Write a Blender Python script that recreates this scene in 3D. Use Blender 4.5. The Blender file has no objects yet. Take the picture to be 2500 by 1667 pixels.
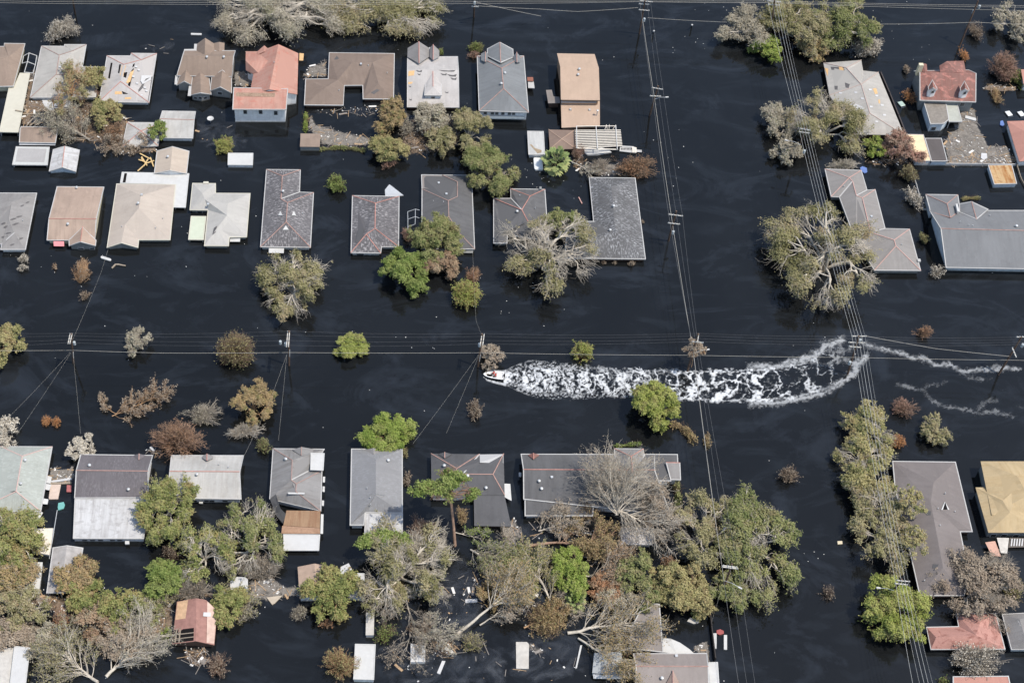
import bpy, bmesh, math, random
import numpy as np
from mathutils import Vector

SC = bpy.context.scene
COL = SC.collection
# ------------------------------------------------------------------ camera
F, CX, CY = 3710.0, 870.0, 833.5          # focal length and principal point, in pixels of a 2500 x 1667 frame
DEP = math.radians(50.5)                  # the helicopter camera looks down this much
CAMP = np.array([-34.5, -214.3, 260.0])
cam_d = bpy.data.cameras.new('camera')
cam_d.sensor_width = 36.0
cam_d.lens = F / 2500 * 36
cam_d.shift_x = (1250 - CX) / 2500
cam_d.clip_start = 1.0
cam_d.clip_end = 6000
cam = bpy.data.objects.new('camera', cam_d)
COL.objects.link(cam)
cam.location = CAMP
cam.rotation_euler = (math.pi / 2 - DEP, 0, 0)
SC.camera = cam
# ------------------------------------------------------------------ light
SUN_DIR = Vector((5.1, -1.5, 11.8)).normalized()
SUN_EL = math.asin(SUN_DIR.z)
world = bpy.data.worlds.new('World')
SC.world = world
world.use_nodes = True
wn = world.node_tree
wn.nodes.clear()
sky = wn.nodes.new('ShaderNodeTexSky')
sky.sky_type = 'NISHITA'
sky.sun_disc = False
sky.sun_elevation = SUN_EL
sky.sun_rotation = math.atan2(SUN_DIR.x, SUN_DIR.y)
sky.air_density = 1.2
sky.dust_density = 1.5
bg = wn.nodes.new('ShaderNodeBackground')
bg.inputs['Strength'].default_value = 0.15
wo = wn.nodes.new('ShaderNodeOutputWorld')
wn.links.new(sky.outputs[0], bg.inputs[0])
wn.links.new(bg.outputs[0], wo.inputs[0])
sun_d = bpy.data.lights.new('sun', 'SUN')
sun_d.energy = 3.4
sun_d.angle = math.radians(0.5)
sun_d.color = (1.0, 0.925, 0.82)
sun = bpy.data.objects.new('sun', sun_d)
COL.objects.link(sun)
sun.rotation_euler = SUN_DIR.to_track_quat('Z', 'Y').to_euler()
SC.view_settings.view_transform = 'Standard'
SC.view_settings.look = 'None'
SC.view_settings.exposure = 0.3
SC.view_settings.gamma = 1.0
SC.render.engine = 'CYCLES'
SC.cycles.max_bounces = 6
SC.cycles.transparent_max_bounces = 12
SC.cycles.caustics_reflective = False
SC.cycles.caustics_refractive = False
# ------------------------------------------------------------------ surveying: a place seen in the frame -> a point at height z
SIN, COS = math.sin(DEP), math.cos(DEP)
RGT = np.array([1.0, 0, 0]); UPV = np.array([0, SIN, COS]); FWD = np.array([0, COS, -SIN])
def ray(u, v):
    return RGT * (u - CX) - UPV * (v - CY) + FWD * F
def at(u, v, z=0.0):
    d = ray(u, v)
    return CAMP + d * ((z - CAMP[2]) / d[2])
def project(P):
    q = np.asarray(P) - CAMP
    w = q @ FWD
    return CX + F * (q @ RGT) / w, CY - F * (q @ UPV) / w
def ppm(p):                                # pixels per metre at a point
    return F / float((np.asarray(p) - CAMP) @ FWD)
S1, S2 = 2333 / 625, 1933 / 625
SHEETS = {}
for i_, n_ in enumerate('1234'):
    SHEETS['A' + n_] = (625 * i_, 0, S1)
    SHEETS['B' + n_] = (625 * i_, 380, S1)
    SHEETS['C' + n_] = (625 * i_, 780, S1)
    SHEETS['D' + n_] = (625 * i_, 1160, S2)
SHEETS['Z'] = (0, 0, 1.0)
def P(s, *c):
    x0, y0, k = SHEETS[s]
    return [(x0 + c[i] / k, y0 + c[i + 1] / k) for i in range(0, len(c), 2)]
# ------------------------------------------------------------------ objects
def tag(o, label=None, cat=None, group=None, kind=None):
    if label: o['label'] = label
    if cat and not kind: kind = 'thing'
    if cat: o['category'] = cat
    if group: o['group'] = group
    if kind: o['kind'] = kind
    return o
def empty(name, loc, label, cat, group=None):
    o = bpy.data.objects.new(name, None)
    o.empty_display_size = 0.5
    COL.objects.link(o)
    o.location = tuple(loc)
    return tag(o, label, cat, group)
def link(name, me, parent=None, mats=()):
    o = bpy.data.objects.new(name, me)
    COL.objects.link(o)
    for m in mats:
        if m: me.materials.append(m)
    if parent: o.parent = parent
    return o
def mesh(name, verts, faces, mat=None, parent=None, uv=None, smooth=False, origin=None):
    """verts in world coordinates; stored relative to the thing's base (its parents' origins)."""
    verts = np.asarray(verts, float).reshape(-1, 3)
    off = np.zeros(3)
    p = parent
    while p is not None:
        off += np.array(p.location); p = p.parent
    if parent is None:
        off = np.array([verts[:, 0].mean(), verts[:, 1].mean(), max(verts[:, 2].min(), 0.0)]) if origin is None else np.asarray(origin, float)
    me = bpy.data.meshes.new(name)
    me.from_pydata([tuple(v - off) for v in verts], [], [tuple(f) for f in faces])
    if uv is not None:
        l = me.uv_layers.new(name='UVMap')
        l.data.foreach_set('uv', np.asarray(uv, np.float32).ravel())
    if smooth: me.shade_smooth()
    me.update()
    o = link(name, me, parent, (mat,))
    if parent is None: o.location = tuple(off)
    return o
class MB:
    """collects boxes, bars and prisms that make up ONE mesh"""
    def __init__(s): s.v, s.f = [], []
    def add(s, v, f):
        n = len(s.v); s.v += [tuple(map(float, p)) for p in v]; s.f += [tuple(i + n for i in q) for q in f]; return s
    def box(s, c, sx, sy, sz, ax=(1, 0, 0), bev=0.0):
        c = np.asarray(c, float); a = np.asarray(ax, float); a = a / np.linalg.norm(a)
        up = np.array([0, 0, 1.0]); b = np.cross(up, a); b /= np.linalg.norm(b); up = np.cross(a, b)
        V = [c + a * sx * i / 2 + b * sy * j / 2 + up * sz * k / 2 for k in (-1, 1) for j in (-1, 1) for i in (-1, 1)]
        return s.add(V, [(0, 2, 3, 1), (4, 5, 7, 6), (0, 1, 5, 4), (2, 6, 7, 3), (0, 4, 6, 2), (1, 3, 7, 5)])
    def bar(s, p, q, r=0.05, n=6, r2=None, cap=True):
        p = np.asarray(p, float); q = np.asarray(q, float); t = q - p; t = t / (np.linalg.norm(t) + 1e-9)
        ref = np.array([0, 0, 1.0]) if abs(t[2]) < .9 else np.array([1.0, 0, 0])
        a = np.cross(t, ref); a /= np.linalg.norm(a); b = np.cross(t, a)
        r2 = r if r2 is None else r2
        V = []
        for c, rr in ((p, r), (q, r2)):
            for k in range(n):
                an = 2 * math.pi * k / n
                V.append(c + rr * (math.cos(an) * a + math.sin(an) * b))
        fs = [(k, (k + 1) % n, n + (k + 1) % n, n + k) for k in range(n)]
        if cap: fs += [tuple(range(n))[::-1], tuple(range(n, 2 * n))]
        return s.add(V, fs)
    def beam(s, p, q, w, h):
        p = np.asarray(p, float); q = np.asarray(q, float); t = q - p
        return s.box((p + q) / 2, np.linalg.norm(t), w, h, ax=t)
    def prism(s, poly, z0, z1, inset=0.0):
        """vertical prism on an xy polygon; z1 may be a list"""
        n = len(poly); zs = z1 if hasattr(z1, '__len__') else [z1] * n
        V = [(p[0], p[1], z0) for p in poly] + [(p[0], p[1], z) for p, z in zip(poly, zs)]
        return s.add(V, [(k, (k + 1) % n, n + (k + 1) % n, n + k) for k in range(n)] + [tuple(range(n))[::-1], tuple(range(n, 2 * n))])
    def lathe(s, c, prof, n=10):
        V = []
        for r, z in prof:
            for k in range(n):
                a = 2 * math.pi * k / n
                V.append((c[0] + r * math.cos(a), c[1] + r * math.sin(a), c[2] + z))
        m = len(prof)
        fs = [(j * n + k, j * n + (k + 1) % n, (j + 1) * n + (k + 1) % n, (j + 1) * n + k) for j in range(m - 1) for k in range(n)]
        return s.add(V, fs + [tuple(range(n))[::-1], tuple(range((m - 1) * n, m * n))])
    def build(s, name, mat, parent=None, smooth=False, origin=None):
        return mesh(name, s.v, s.f, mat, parent, smooth=smooth, origin=origin)
# ------------------------------------------------------------------ materials
MATS = {}
def lin(c):
    """sRGB 0-255 -> linear"""
    o = []
    for x in c[:3]:
        x /= 255
        o.append(x / 12.92 if x <= 0.04045 else ((x + 0.055) / 1.055) ** 2.4)
    return tuple(o) + (1.0,)
class NT:
    def __init__(s, name):
        s.m = bpy.data.materials.new(name); s.m.use_nodes = True
        s.t = s.m.node_tree; s.t.nodes.clear()
        s.out = s.n('ShaderNodeOutputMaterial')
    def n(s, t, **kw):
        x = s.t.nodes.new(t)
        for k, v in kw.items(): setattr(x, k, v)
        return x
    def l(s, a, b): s.t.links.new(a, b)
    def val(s, sock, v):
        if hasattr(v, 'is_linked') or hasattr(v, 'node'): s.l(v, sock)
        else: sock.default_value = v
    def math(s, op, a, b=0.0, c=None, clamp=False):
        x = s.n('ShaderNodeMath', operation=op, use_clamp=clamp)
        s.val(x.inputs[0], a); s.val(x.inputs[1], b)
        if c is not None: s.val(x.inputs[2], c)
        return x.outputs[0]
    def mix(s, f, a, b, blend='MIX'):
        x = s.n('ShaderNodeMix', data_type='RGBA', blend_type=blend)
        s.val(x.inputs[0], f); s.val(x.inputs[6], a); s.val(x.inputs[7], b)
        return x.outputs[2]
    def noise(s, vec, scale, detail=3.0, rough=0.55, dist=0.0):
        x = s.n('ShaderNodeTexNoise')
        x.inputs['Scale'].default_value = scale; x.inputs['Detail'].default_value = detail
        x.inputs['Roughness'].default_value = rough; x.inputs['Distortion'].default_value = dist
        if vec is not None: s.l(vec, x.inputs['Vector'])
        return x.outputs[0]
    def ramp(s, f, a, b, lo=(0, 0, 0, 1), hi=(1, 1, 1, 1)):
        x = s.n('ShaderNodeValToRGB')
        x.color_ramp.elements[0].position = a; x.color_ramp.elements[0].color = lo
        x.color_ramp.elements[1].position = b; x.color_ramp.elements[1].color = hi
        s.l(f, x.inputs[0]); return x.outputs[0]
    def mapping(s, vec, scale=(1, 1, 1), loc=(0, 0, 0)):
        x = s.n('ShaderNodeMapping'); x.inputs['Scale'].default_value = scale; x.inputs['Location'].default_value = loc
        s.l(vec, x.inputs[0]); return x.outputs[0]
    def principled(s, col, rough=0.8, spec=0.3, metal=0.0, normal=None, alpha=None):
        p = s.n('ShaderNodeBsdfPrincipled')
        s.val(p.inputs['Base Color'], col); s.val(p.inputs['Roughness'], rough)
        p.inputs['Specular IOR Level'].default_value = spec; p.inputs['Metallic'].default_value = metal
        if normal is not None: s.l(normal, p.inputs['Normal'])
        if alpha is not None: s.l(alpha, p.inputs['Alpha'])
        s.l(p.outputs[0], s.out.inputs[0]); return p
    def bump(s, h, strength=0.3, dist=0.05):
        b = s.n('ShaderNodeBump'); b.inputs['Strength'].default_value = strength; b.inputs['Distance'].default_value = dist
        s.l(h, b.inputs['Height']); return b.outputs[0]
def wear(c):
    """faded, dusty version of a roof colour"""
    g = sum(c[:3]) / 3
    return lin([(.88 * x + .12 * g) * .91 for x in c[:3]])
def scl(c, k): return (min(c[0] * k, .9), min(c[1] * k, .9), min(c[2] * k, .9), 1.0)
def paint(name, col, var=0.12, rough=0.6, spec=0.3, scale=1.5, dirt=0.25, metal=0.0):
    """a weathered painted surface in object space"""
    if name in MATS: return MATS[name]
    k = NT(name); tc = k.n('ShaderNodeTexCoord').outputs['Object']
    c = lin(col)
    n1 = k.noise(tc, scale, 5.0, 0.6); n2 = k.noise(tc, scale * 0.22, 3.0, 0.6); n3 = k.noise(tc, 14.0, 2.0)
    a = k.mix(k.ramp(n1, 0.3, 0.7), scl(c, 1 - var), scl(c, 1 + var))
    a = k.mix(k.math('MULTIPLY', k.ramp(n2, 0.52, 0.75), dirt), a, scl((c[0] * .55, c[1] * .5, c[2] * .44), 1.0))
    a = k.mix(k.math('MULTIPLY', n3, 0.25), a, scl(c, 0.75))
    k.principled(a, rough, spec, metal, k.bump(n3, 0.15, 0.02))
    MATS[name] = k.m; return k.m
def shingle(name, col, fleck=0.0, fleckcol=None, streak=0.25, blot=0.25, dark=None, rough=0.9, moss=0.0, mosscol=(60, 40, 36)):
    """roof covering; the UV map runs along the eaves (u) and up the slope (v), in metres"""
    if name in MATS: return MATS[name]
    k = NT(name); uv = k.n('ShaderNodeTexCoord').outputs['UV']
    c = wear(col); d = lin(dark) if dark else scl((c[0] * .62, c[1] * .6, c[2] * .6), 1)
    big = k.noise(k.mapping(uv, (0.16, 0.12, 1)), 1.0, 4.0, 0.6, 0.4)
    st = k.noise(k.mapping(uv, (1.1, 0.09, 1)), 1.0, 4.0, 0.65)
    br = k.n('ShaderNodeTexBrick'); k.l(uv, br.inputs['Vector'])
    br.offset = 0.5; br.inputs['Scale'].default_value = 1.0
    br.inputs['Brick Width'].default_value = 0.42; br.inputs['Row Height'].default_value = 0.2
    br.inputs['Mortar Size'].default_value = 0.012; br.inputs['Color1'].default_value = (0, 0, 0, 1)
    br.inputs['Color2'].default_value = (1, 1, 1, 1); br.inputs['Mortar'].default_value = (0, 0, 0, 1)
    gr = k.noise(uv, 9.0, 2.0)
    a = k.mix(k.ramp(big, 0.35, 0.68), scl(c, 1 - blot * .8), scl(c, 1 + blot * .6))
    a = k.mix(k.math('MULTIPLY', k.ramp(st, 0.44, 0.72), streak * 2.0, clamp=True), a, d)
    a = k.mix(k.math('MULTIPLY', br.outputs[0], 0.16), a, scl(c, 1.28))
    a = k.mix(k.math('MULTIPLY', gr, 0.3), a, scl(c, 0.72))
    sn = k.noise(k.mapping(uv, (0.33, 0.27, 1), (21, 13, 0)), 1.0, 6.0, 0.72, 0.8); s2 = k.noise(k.mapping(uv, (0.85, 0.3, 1), (2, 31, 0)), 1.0, 4.0, 0.7, 0.3)
    a = k.mix(k.math('MULTIPLY', k.ramp(sn, 0.55, 0.63), 0.2 + blot * .5, clamp=True), a, scl(c, .7))
    a = k.mix(k.math('MULTIPLY', k.ramp(s2, 0.6, 0.66), 0.18 + streak * .3, clamp=True), a, scl((c[0] * 1.3, c[1] * 1.28, c[2] * 1.25), 1.0))
    if fleck:
        fl = k.noise(k.mapping(uv, (3.4, 1.15, 1)), 1.0, 3.0, 0.6, 0.08)
        pt = k.noise(k.mapping(uv, (0.2, 0.2, 1), (7, 3, 0)), 1.0, 2.0)
        f = k.math('MULTIPLY', k.ramp(fl, 0.5, 0.62), k.math('MULTIPLY', k.ramp(pt, 0.3, 0.6), fleck), clamp=True)
        a = k.mix(f, a, lin(fleckcol or (190, 186, 186)))
    if moss:
        ms = k.noise(k.mapping(uv, (0.5, 0.8, 1), (3, 9, 0)), 1.0, 5.0, 0.7, 0.6)
        a = k.mix(k.math('MULTIPLY', k.ramp(ms, 0.52, 0.66), moss, clamp=True), a, lin(mosscol))
    hgt = k.math('ADD', k.math('MULTIPLY', br.outputs[1], -1.0), gr)
    k.principled(a, rough, 0.2, 0.0, k.bump(hgt, 0.35, 0.03))
    MATS[name] = k.m; return k.m
def siding(name, col):
    """lap siding that darkens towards the water line"""
    if name in MATS: return MATS[name]
    k = NT(name); tc = k.n('ShaderNodeTexCoord').outputs['Object']; c = lin(col)
    w = k.n('ShaderNodeTexWave', wave_type='BANDS', bands_direction='Z', wave_profile='SAW')
    w.inputs['Scale'].default_value = 1.6; k.l(tc, w.inputs[0])
    n1 = k.noise(tc, 0.9, 4.0); n2 = k.noise(k.mapping(tc, (2, 2, .25)), 1.0, 3.0)
    a = k.mix(k.ramp(n1, .35, .7), scl(c, .86), scl(c, 1.05))
    a = k.mix(k.math('MULTIPLY', k.ramp(n2, .5, .8), .35), a, scl((c[0] * .6, c[1] * .55, c[2] * .48), 1))
    z = k.n('ShaderNodeSeparateXYZ'); k.l(tc, z.inputs[0])
    waterline = k.math('SUBTRACT', 1.0, k.math('DIVIDE', z.outputs[2], k.math('ADD', k.math('MULTIPLY', n2, .5), .12)), clamp=True)
    a = k.mix(k.math('MULTIPLY', k.ramp(waterline, .0, .35), .6), a, scl((c[0] * .28, c[1] * .25, c[2] * .2), 1))  # darker band low on the siding, with an uneven upper edge
    k.principled(a, .7, .25, 0, k.bump(w.outputs[1], .4, .03))
    MATS[name] = k.m; return k.m
def glass():
    if 'glass' in MATS: return MATS['glass']
    k = NT('glass'); tc = k.n('ShaderNodeTexCoord').outputs['Object']
    k.principled(k.mix(k.noise(tc, 1.3), (0.01, 0.013, 0.016, 1), (0.05, 0.055, 0.06, 1)), 0.06, 0.6)
    MATS['glass'] = k.m; return k.m
WHITE = paint('white_paint', (190, 190, 187), .06, .55, .3, 1.2, .22)
TRIM = paint('white_trim', (180, 179, 176), .08, .6, .3, 2.0, .3)
DTRIM = paint('dark_trim', (92, 86, 80), .1, .7)
WOOD = paint('weathered_wood', (150, 138, 122), .2, .85, .2, 3.0, .4)
RAW = paint('bare_sheathing', (204, 168, 122), .16, .85, .2, 2.0, .25)
DARK = paint('dark_void', (28, 26, 26), .2, .9, .1)
RIDGE = paint('red_ridge_tile', (180, 132, 121), .22, .85, .15, 1.1, .75)
METAL = paint('galvanised_metal', (196, 198, 198), .1, .4, .5, 2.0, .3, .3)
# ------------------------------------------------------------------ flood water
def water_mat():
    k = NT('flood_water'); tc = k.n('ShaderNodeTexCoord').outputs['Object']
    big = k.noise(tc, 0.022, 4.0, 0.6, 1.0); streak = k.noise(k.mapping(tc, (0.05, 0.11, 1), (3, 1, 0)), 1.0, 4.0, 0.6, 1.5)
    rip = k.noise(k.mapping(tc, (0.5, 1.0, 1)), 1.0, 4.0, 0.6, 0.6)
    c = k.mix(k.ramp(big, 0.35, 0.7), (0.0068, 0.0074, 0.0076, 1), (0.0098, 0.0108, 0.0115, 1))
    film = k.noise(k.mapping(tc, (0.03, 0.05, 1), (11, 5, 0)), 1.0, 6.0, 0.68, 2.2)
    c = k.mix(k.math('MULTIPLY', k.ramp(film, .53, .68), .7), c, (0.021, 0.025, 0.031, 1))  # oily film patches, their bluish sheen painted into the water colour
    c = k.mix(k.math('MULTIPLY', k.ramp(streak, .52, .72), .5), c, (0.020, 0.024, 0.029, 1))  # more of the bluish sheen, painted in as lighter streaks
    r = k.math('ADD', k.math('MULTIPLY', k.ramp(streak, .45, .75), 0.06), 0.03)
    p = k.principled(c, r, 0.5, 0, k.bump(rip, 0.09, 0.12))
    p.inputs['IOR'].default_value = 1.38
    return k.m
S_ = 1500
wv = [(-S_, -S_, 0), (S_, -S_, 0), (S_, S_, 0), (-S_, S_, 0)]
water = mesh('water', wv, [(0, 1, 2, 3)], water_mat(), None, origin=(0, 0, 0))
tag(water, kind='structure')
# ------------------------------------------------------------------ buildings
def offset_poly(p, d):
    p = [np.array(q[:2], float) for q in p]; n = len(p)
    A = sum(p[i][0] * p[(i + 1) % n][1] - p[(i + 1) % n][0] * p[i][1] for i in range(n))
    sg = 1 if A > 0 else -1
    out = []
    for i in range(n):
        e1 = p[i] - p[i - 1]; e2 = p[(i + 1) % n] - p[i]
        e1 = e1 / (np.linalg.norm(e1) + 1e-9); e2 = e2 / (np.linalg.norm(e2) + 1e-9)
        n1 = sg * np.array([e1[1], -e1[0]]); n2 = sg * np.array([e2[1], -e2[0]])
        m = n1 + n2; L = m @ m
        if L < .25: m = n1; k = 1.0
        else: k = 2.0 / L
        out.append(p[i] + m * min(k, 2.0) * d)
    return out
def tri_hit(tris, o, d):
    best = None
    for (a, b, c) in tris:
        e1, e2 = b - a, c - a; h = np.cross(d, e2); det = e1 @ h
        if abs(det) < 1e-9: continue
        s = (o - a) / det; u = s @ h
        if u < -1e-4 or u > 1.0001: continue
        q = np.cross(s, e1); v = d @ q
        if v < -1e-4 or u + v > 1.0001: continue
        t = e2 @ q
        if t > 0 and (best is None or t < best[0]):
            n = np.cross(e1, e2); n /= np.linalg.norm(n)
            best = (t, n)
    return best
RUSED = []; RIDGES = [RIDGE, paint('ridge_tile_faded', (168, 136, 126), .25, .85, .15, 1.1, .8), RIDGE, paint('ridge_tile_dusty', (156, 132, 124), .2, .85, .15, 1.3, .8)]
class Bld:
    def __init__(s, label, u, v, cat='house', name='house', group=None):
        s.root = empty(name, at(u, v, 0), label, cat, group)
        s.rt, s.wt = [], []; s.lastroof = None; RUSED.append(1)
    def gen(s, pts, zs, faces, outline, rm, wm=None, fm=None, ridge=(), valley=(), rcap=None, over=.4, thick=.14, bottom=-1.2, posts=False, rname='roof', fas=.2, mark=None):
        W = [at(u, v, z) for (u, v), z in zip(pts, zs)]
        V = list(W); Fs = []; UV = []
        for f in faces:
            f = list(f); q = [W[i] for i in f]
            n = np.zeros(3)
            for i in range(len(q)):
                a, b = q[i], q[(i + 1) % len(q)]
                n += np.cross(a, b)
            if n[2] < 0: f = f[::-1]; q = q[::-1]; n = -n
            n /= np.linalg.norm(n) + 1e-12
            h = np.cross([0, 0, 1.0], n)
            h = np.array([1.0, 0, 0]) if np.linalg.norm(h) < .03 else h / np.linalg.norm(h)
            sl = np.cross(n, h)
            Fs.append(f); UV += [(p @ h, p @ sl) for p in q]
            for i in range(1, len(q) - 1): s.rt.append((q[0], q[i], q[i + 1]))
        N = len(W)
        V += [w - np.array([0, 0, thick]) for w in W]
        for f in list(Fs):
            Fs.append([i + N for i in f[::-1]]); UV += [(0, 0)] * len(f)
        o = outline; n = len(o)
        A = sum(W[o[i]][0] * W[o[(i + 1) % n]][1] - W[o[(i + 1) % n]][0] * W[o[i]][1] for i in range(n))
        if A < 0: o = o[::-1]
        for i in range(n):
            a, b = o[i], o[(i + 1) % n]
            Fs.append([a, a + N, b + N, b]); UV += [(0, 0)] * 4
        # give each face its own corners so that slopes stay crisp
        roof = mesh(rname, V, Fs, rm, s.root, uv=UV)
        s.lastroof = roof
        loop = [W[i] for i in o]
        if fm:
            oa = offset_poly(loop, .07); ob = offset_poly(loop, -.13)
            m = len(loop); FV = []
            for k in range(m):
                z = loop[k][2]
                FV += [(*oa[k], z + .05), (*oa[k], z - fas), (*ob[k], z - fas), (*ob[k], z + .05)]
            FF = []
            for k in range(m):
                j = (k + 1) % m
                for c in range(4): FF.append((k * 4 + c, k * 4 + (c + 1) % 4, j * 4 + (c + 1) % 4, j * 4 + c))
            mesh('fascia', FV, FF, fm, s.root)
        if wm:
            wi = offset_poly(loop, -over); m = len(loop)
            WV = [(*p, bottom) for p in wi] + [(*wi[k], loop[k][2] - thick - .02) for k in range(m)]
            WF = [(k, (k + 1) % m, m + (k + 1) % m, m + k) for k in range(m)]
            mesh('wall', WV, WF, wm, s.root)
            WV = [np.array(x) for x in WV]
            for f in WF:
                s.wt.append((WV[f[0]], WV[f[1]], WV[f[2]])); s.wt.append((WV[f[0]], WV[f[2]], WV[f[3]]))
        if posts:
            wi = offset_poly(loop, -.25)
            for k in range(len(loop)):
                MB().box((*wi[k], (loop[k][2] - thick + bottom) / 2), .12, .12, loop[k][2] - thick - bottom - .01).build('post', TRIM, s.root)
        for es, m_, nm, w in ((ridge, rcap or RIDGES[len(RUSED) % 4], 'ridge_cap', .17), (valley, TRIM, 'valley_flashing', .26)):
            if not len(es): continue
            mb = MB()
            for a, b in es:
                p, q = W[a] + np.array([0, 0, .05]), W[b] + np.array([0, 0, .05])
                if np.linalg.norm(p - q) > .2: mb.beam(p, q, w, .07)
            mb.build(nm, m_, roof)
        s.W = W
        return s
    def hip(s, p, e, r, rm, wm=None, fm=None, caps=True, **k):
        z = [e] * 4 + (list(r) if hasattr(r, '__len__') else [r, r])
        return s.gen(p, z, [(0, 1, 4), (1, 2, 5, 4), (2, 3, 5), (3, 0, 4, 5)], [0, 1, 2, 3], rm, wm, fm,
                     ridge=[(0, 4), (1, 4), (4, 5), (5, 2), (5, 3)] if caps else (), **k)
    def pyr(s, p, e, r, rm, wm=None, fm=None, caps=False, **k):
        n = len(p) - 1
        return s.gen(p, [e] * n + [r], [(i, (i + 1) % n, n) for i in range(n)], list(range(n)), rm, wm, fm,
                     ridge=[(i, n) for i in range(n)] if caps else (), **k)
    def gab(s, p, e, r, rm, wm=None, fm=None, caps=True, e2=None, **k):
        """p = eave a, ridge a, eave b, eave b', ridge b', eave a' going round"""
        e2 = e if e2 is None else e2
        return s.gen(p, [e, r, e2, e2, r, e], [(0, 1, 4, 5), (1, 2, 3, 4)], [0, 1, 2, 3, 4, 5], rm, wm, fm, ridge=[(1, 4)] if caps else (), **k)
    def flat(s, p, z, rm, wm=None, fm=None, **k):
        z = z if hasattr(z, '__len__') else [z] * len(p)
        return s.gen(p, z, [tuple(range(len(p)))], list(range(len(p))), rm, wm, fm, **k)
    def hit(s, u, v, walls=False):
        d = ray(u, v); d = d / np.linalg.norm(d)
        h = tri_hit(s.wt if walls else s.rt, CAMP, d)
        if not h: return None
        n = h[1] if h[1] @ d < 0 else -h[1]
        return CAMP + d * h[0], n
    def patch(s, p, mat, off=.035, name='roof_patch', th=.03):
        H = [s.hit(u, v) for u, v in p]
        H = [h for h in H if h]
        if len(H) < 3: print('patch miss', s.root.name, p[0]); return
        n = len(H); up = [h[0] + h[1] * off for h in H]; lo = [h[0] + h[1] * (off - th) for h in H]
        A = sum(up[i][0] * up[(i + 1) % n][1] - up[(i + 1) % n][0] * up[i][1] for i in range(n))
        if A < 0: up = up[::-1]; lo = lo[::-1]
        mesh(name, up + lo, [tuple(range(n))] + [(i, i + n, (i + 1) % n + n, (i + 1) % n) for i in range(n)], mat, s.lastroof)
    def vents(s, p, kind='pipe', mat=None):
        for u, v in p:
            h = s.hit(u, v)
            if not h: print('vent miss', s.root['label'], u, v); continue
            c = h[0]; mb = MB()
            if kind == 'pipe': mb.bar(c - (0, 0, .1), c + np.array([0, 0, .45]), .1, 8); nm = 'vent_pipe'
            elif kind == 'turbine': mb.lathe(c, [(.12, -.1), (.14, .22), (.3, .26), (.36, .42), (.28, .58), (.08, .64)], 12); nm = 'roof_turbine'
            elif kind == 'box': mb.box(c + np.array([0, 0, .16]), .5, .5, .42); nm = 'vent_box'
            elif kind == 'chimney':
                mb.box(c + np.array([0, 0, .5]), .7, .8, 1.8); mb.box(c + np.array([0, 0, 1.45]), .86, .96, .14); nm = 'chimney'
            mb.build(nm, mat or METAL, s.lastroof)
    def windows(s, p, w=.9, hgt=1.1, fmat=None):
        for u, v in p:
            h = s.hit(u, v, True)
            if not h: print('window miss', s.root['label'], u, v); continue
            c, n = h; n = np.array([n[0], n[1], 0]); n /= np.linalg.norm(n); t = np.array([-n[1], n[0], 0])
            fr = MB().box(c + n * .04, w + .22, .1, hgt + .22, ax=t).build('window', fmat or TRIM, s.root)
            mb = MB()
            for k in (-1, 1): mb.box(c + n * .1 + np.array([0, 0, k * hgt / 4]), w, .03, hgt / 2 - .05, ax=t)
            mb.build('pane', glass(), fr)
    def slab(s, p, z, th, mat, name):
        """a plate on its own height (awning, small porch roof)"""
        W = [at(u, v, zz) for (u, v), zz in zip(p, z if hasattr(z, '__len__') else [z] * len(p))]
        n = len(W)
        A = sum(W[i][0] * W[(i + 1) % n][1] - W[(i + 1) % n][0] * W[i][1] for i in range(n))
        if A < 0: W = W[::-1]
        V = W + [w - np.array([0, 0, th]) for w in W]
        mesh(name, V, [tuple(range(n)), tuple(range(n, 2 * n))[::-1]] + [(i, i + n, (i + 1) % n + n, (i + 1) % n) for i in range(n)], mat, s.root)

# roof coverings
R_BROWN = shingle('shingle_brown', (148, 126, 112), blot=.2, streak=.2)
R_BROWNG = shingle('shingle_brown_grey', (158, 138, 122), blot=.18, streak=.22)
R_GREYPINK = shingle('shingle_pale_grey', (186, 182, 174), blot=.2, streak=.22)
R_LGREY = shingle('shingle_light_grey', (198, 193, 188), blot=.2, streak=.2)
R_RED = shingle('shingle_coral_red', (200, 151, 133), blot=.22, streak=.25, dark=(150, 84, 70), moss=.5, mosscol=(176, 100, 84))
R_DBROWN = shingle('shingle_dark_brown', (144, 126, 113), blot=.16, streak=.2)
R_GREY = shingle('shingle_mid_grey', (152, 149, 146), blot=.18, streak=.3)
R_BLUEG = shingle('shingle_blue_grey', (134, 138, 140), blot=.18, streak=.3)
R_TAN = shingle('shingle_tan', (198, 170, 146), blot=.1, streak=.1)
R_TAN2 = shingle('shingle_pinkish_tan', (196, 183, 169), blot=.1, streak=.12)
R_CREAM = shingle('shingle_cream', (192, 189, 182), blot=.1, streak=.12)
R_PINKB = shingle('shingle_pink_brown', (184, 160, 142), blot=.25, streak=.4, dark=(138, 122, 110))
R_CURL = shingle('shingle_curled_dark', (108, 106, 108), .75, (168, 165, 165), blot=.2, streak=.3)
R_CURL2 = shingle('shingle_curled_mid', (106, 106, 107), .85, (162, 164, 166), blot=.25, streak=.3)
R_DGREY = shingle('shingle_dark_grey', (106, 106, 107), blot=.2, streak=.35)
R_DGREY2 = shingle('shingle_charcoal', (100, 100, 102), blot=.15, streak=.2)
R_PURP = shingle('shingle_purple_grey', (116, 111, 114), .25, (150, 147, 148), blot=.15, streak=.3)
R_PGREEN = shingle('shingle_pale_green_grey', (176, 181, 172), .35, (190, 196, 190), blot=.12, streak=.2)
R_WEATH = shingle('shingle_weathered_white', (196, 194, 188), blot=.25, streak=.35, dark=(146, 140, 132))
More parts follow.
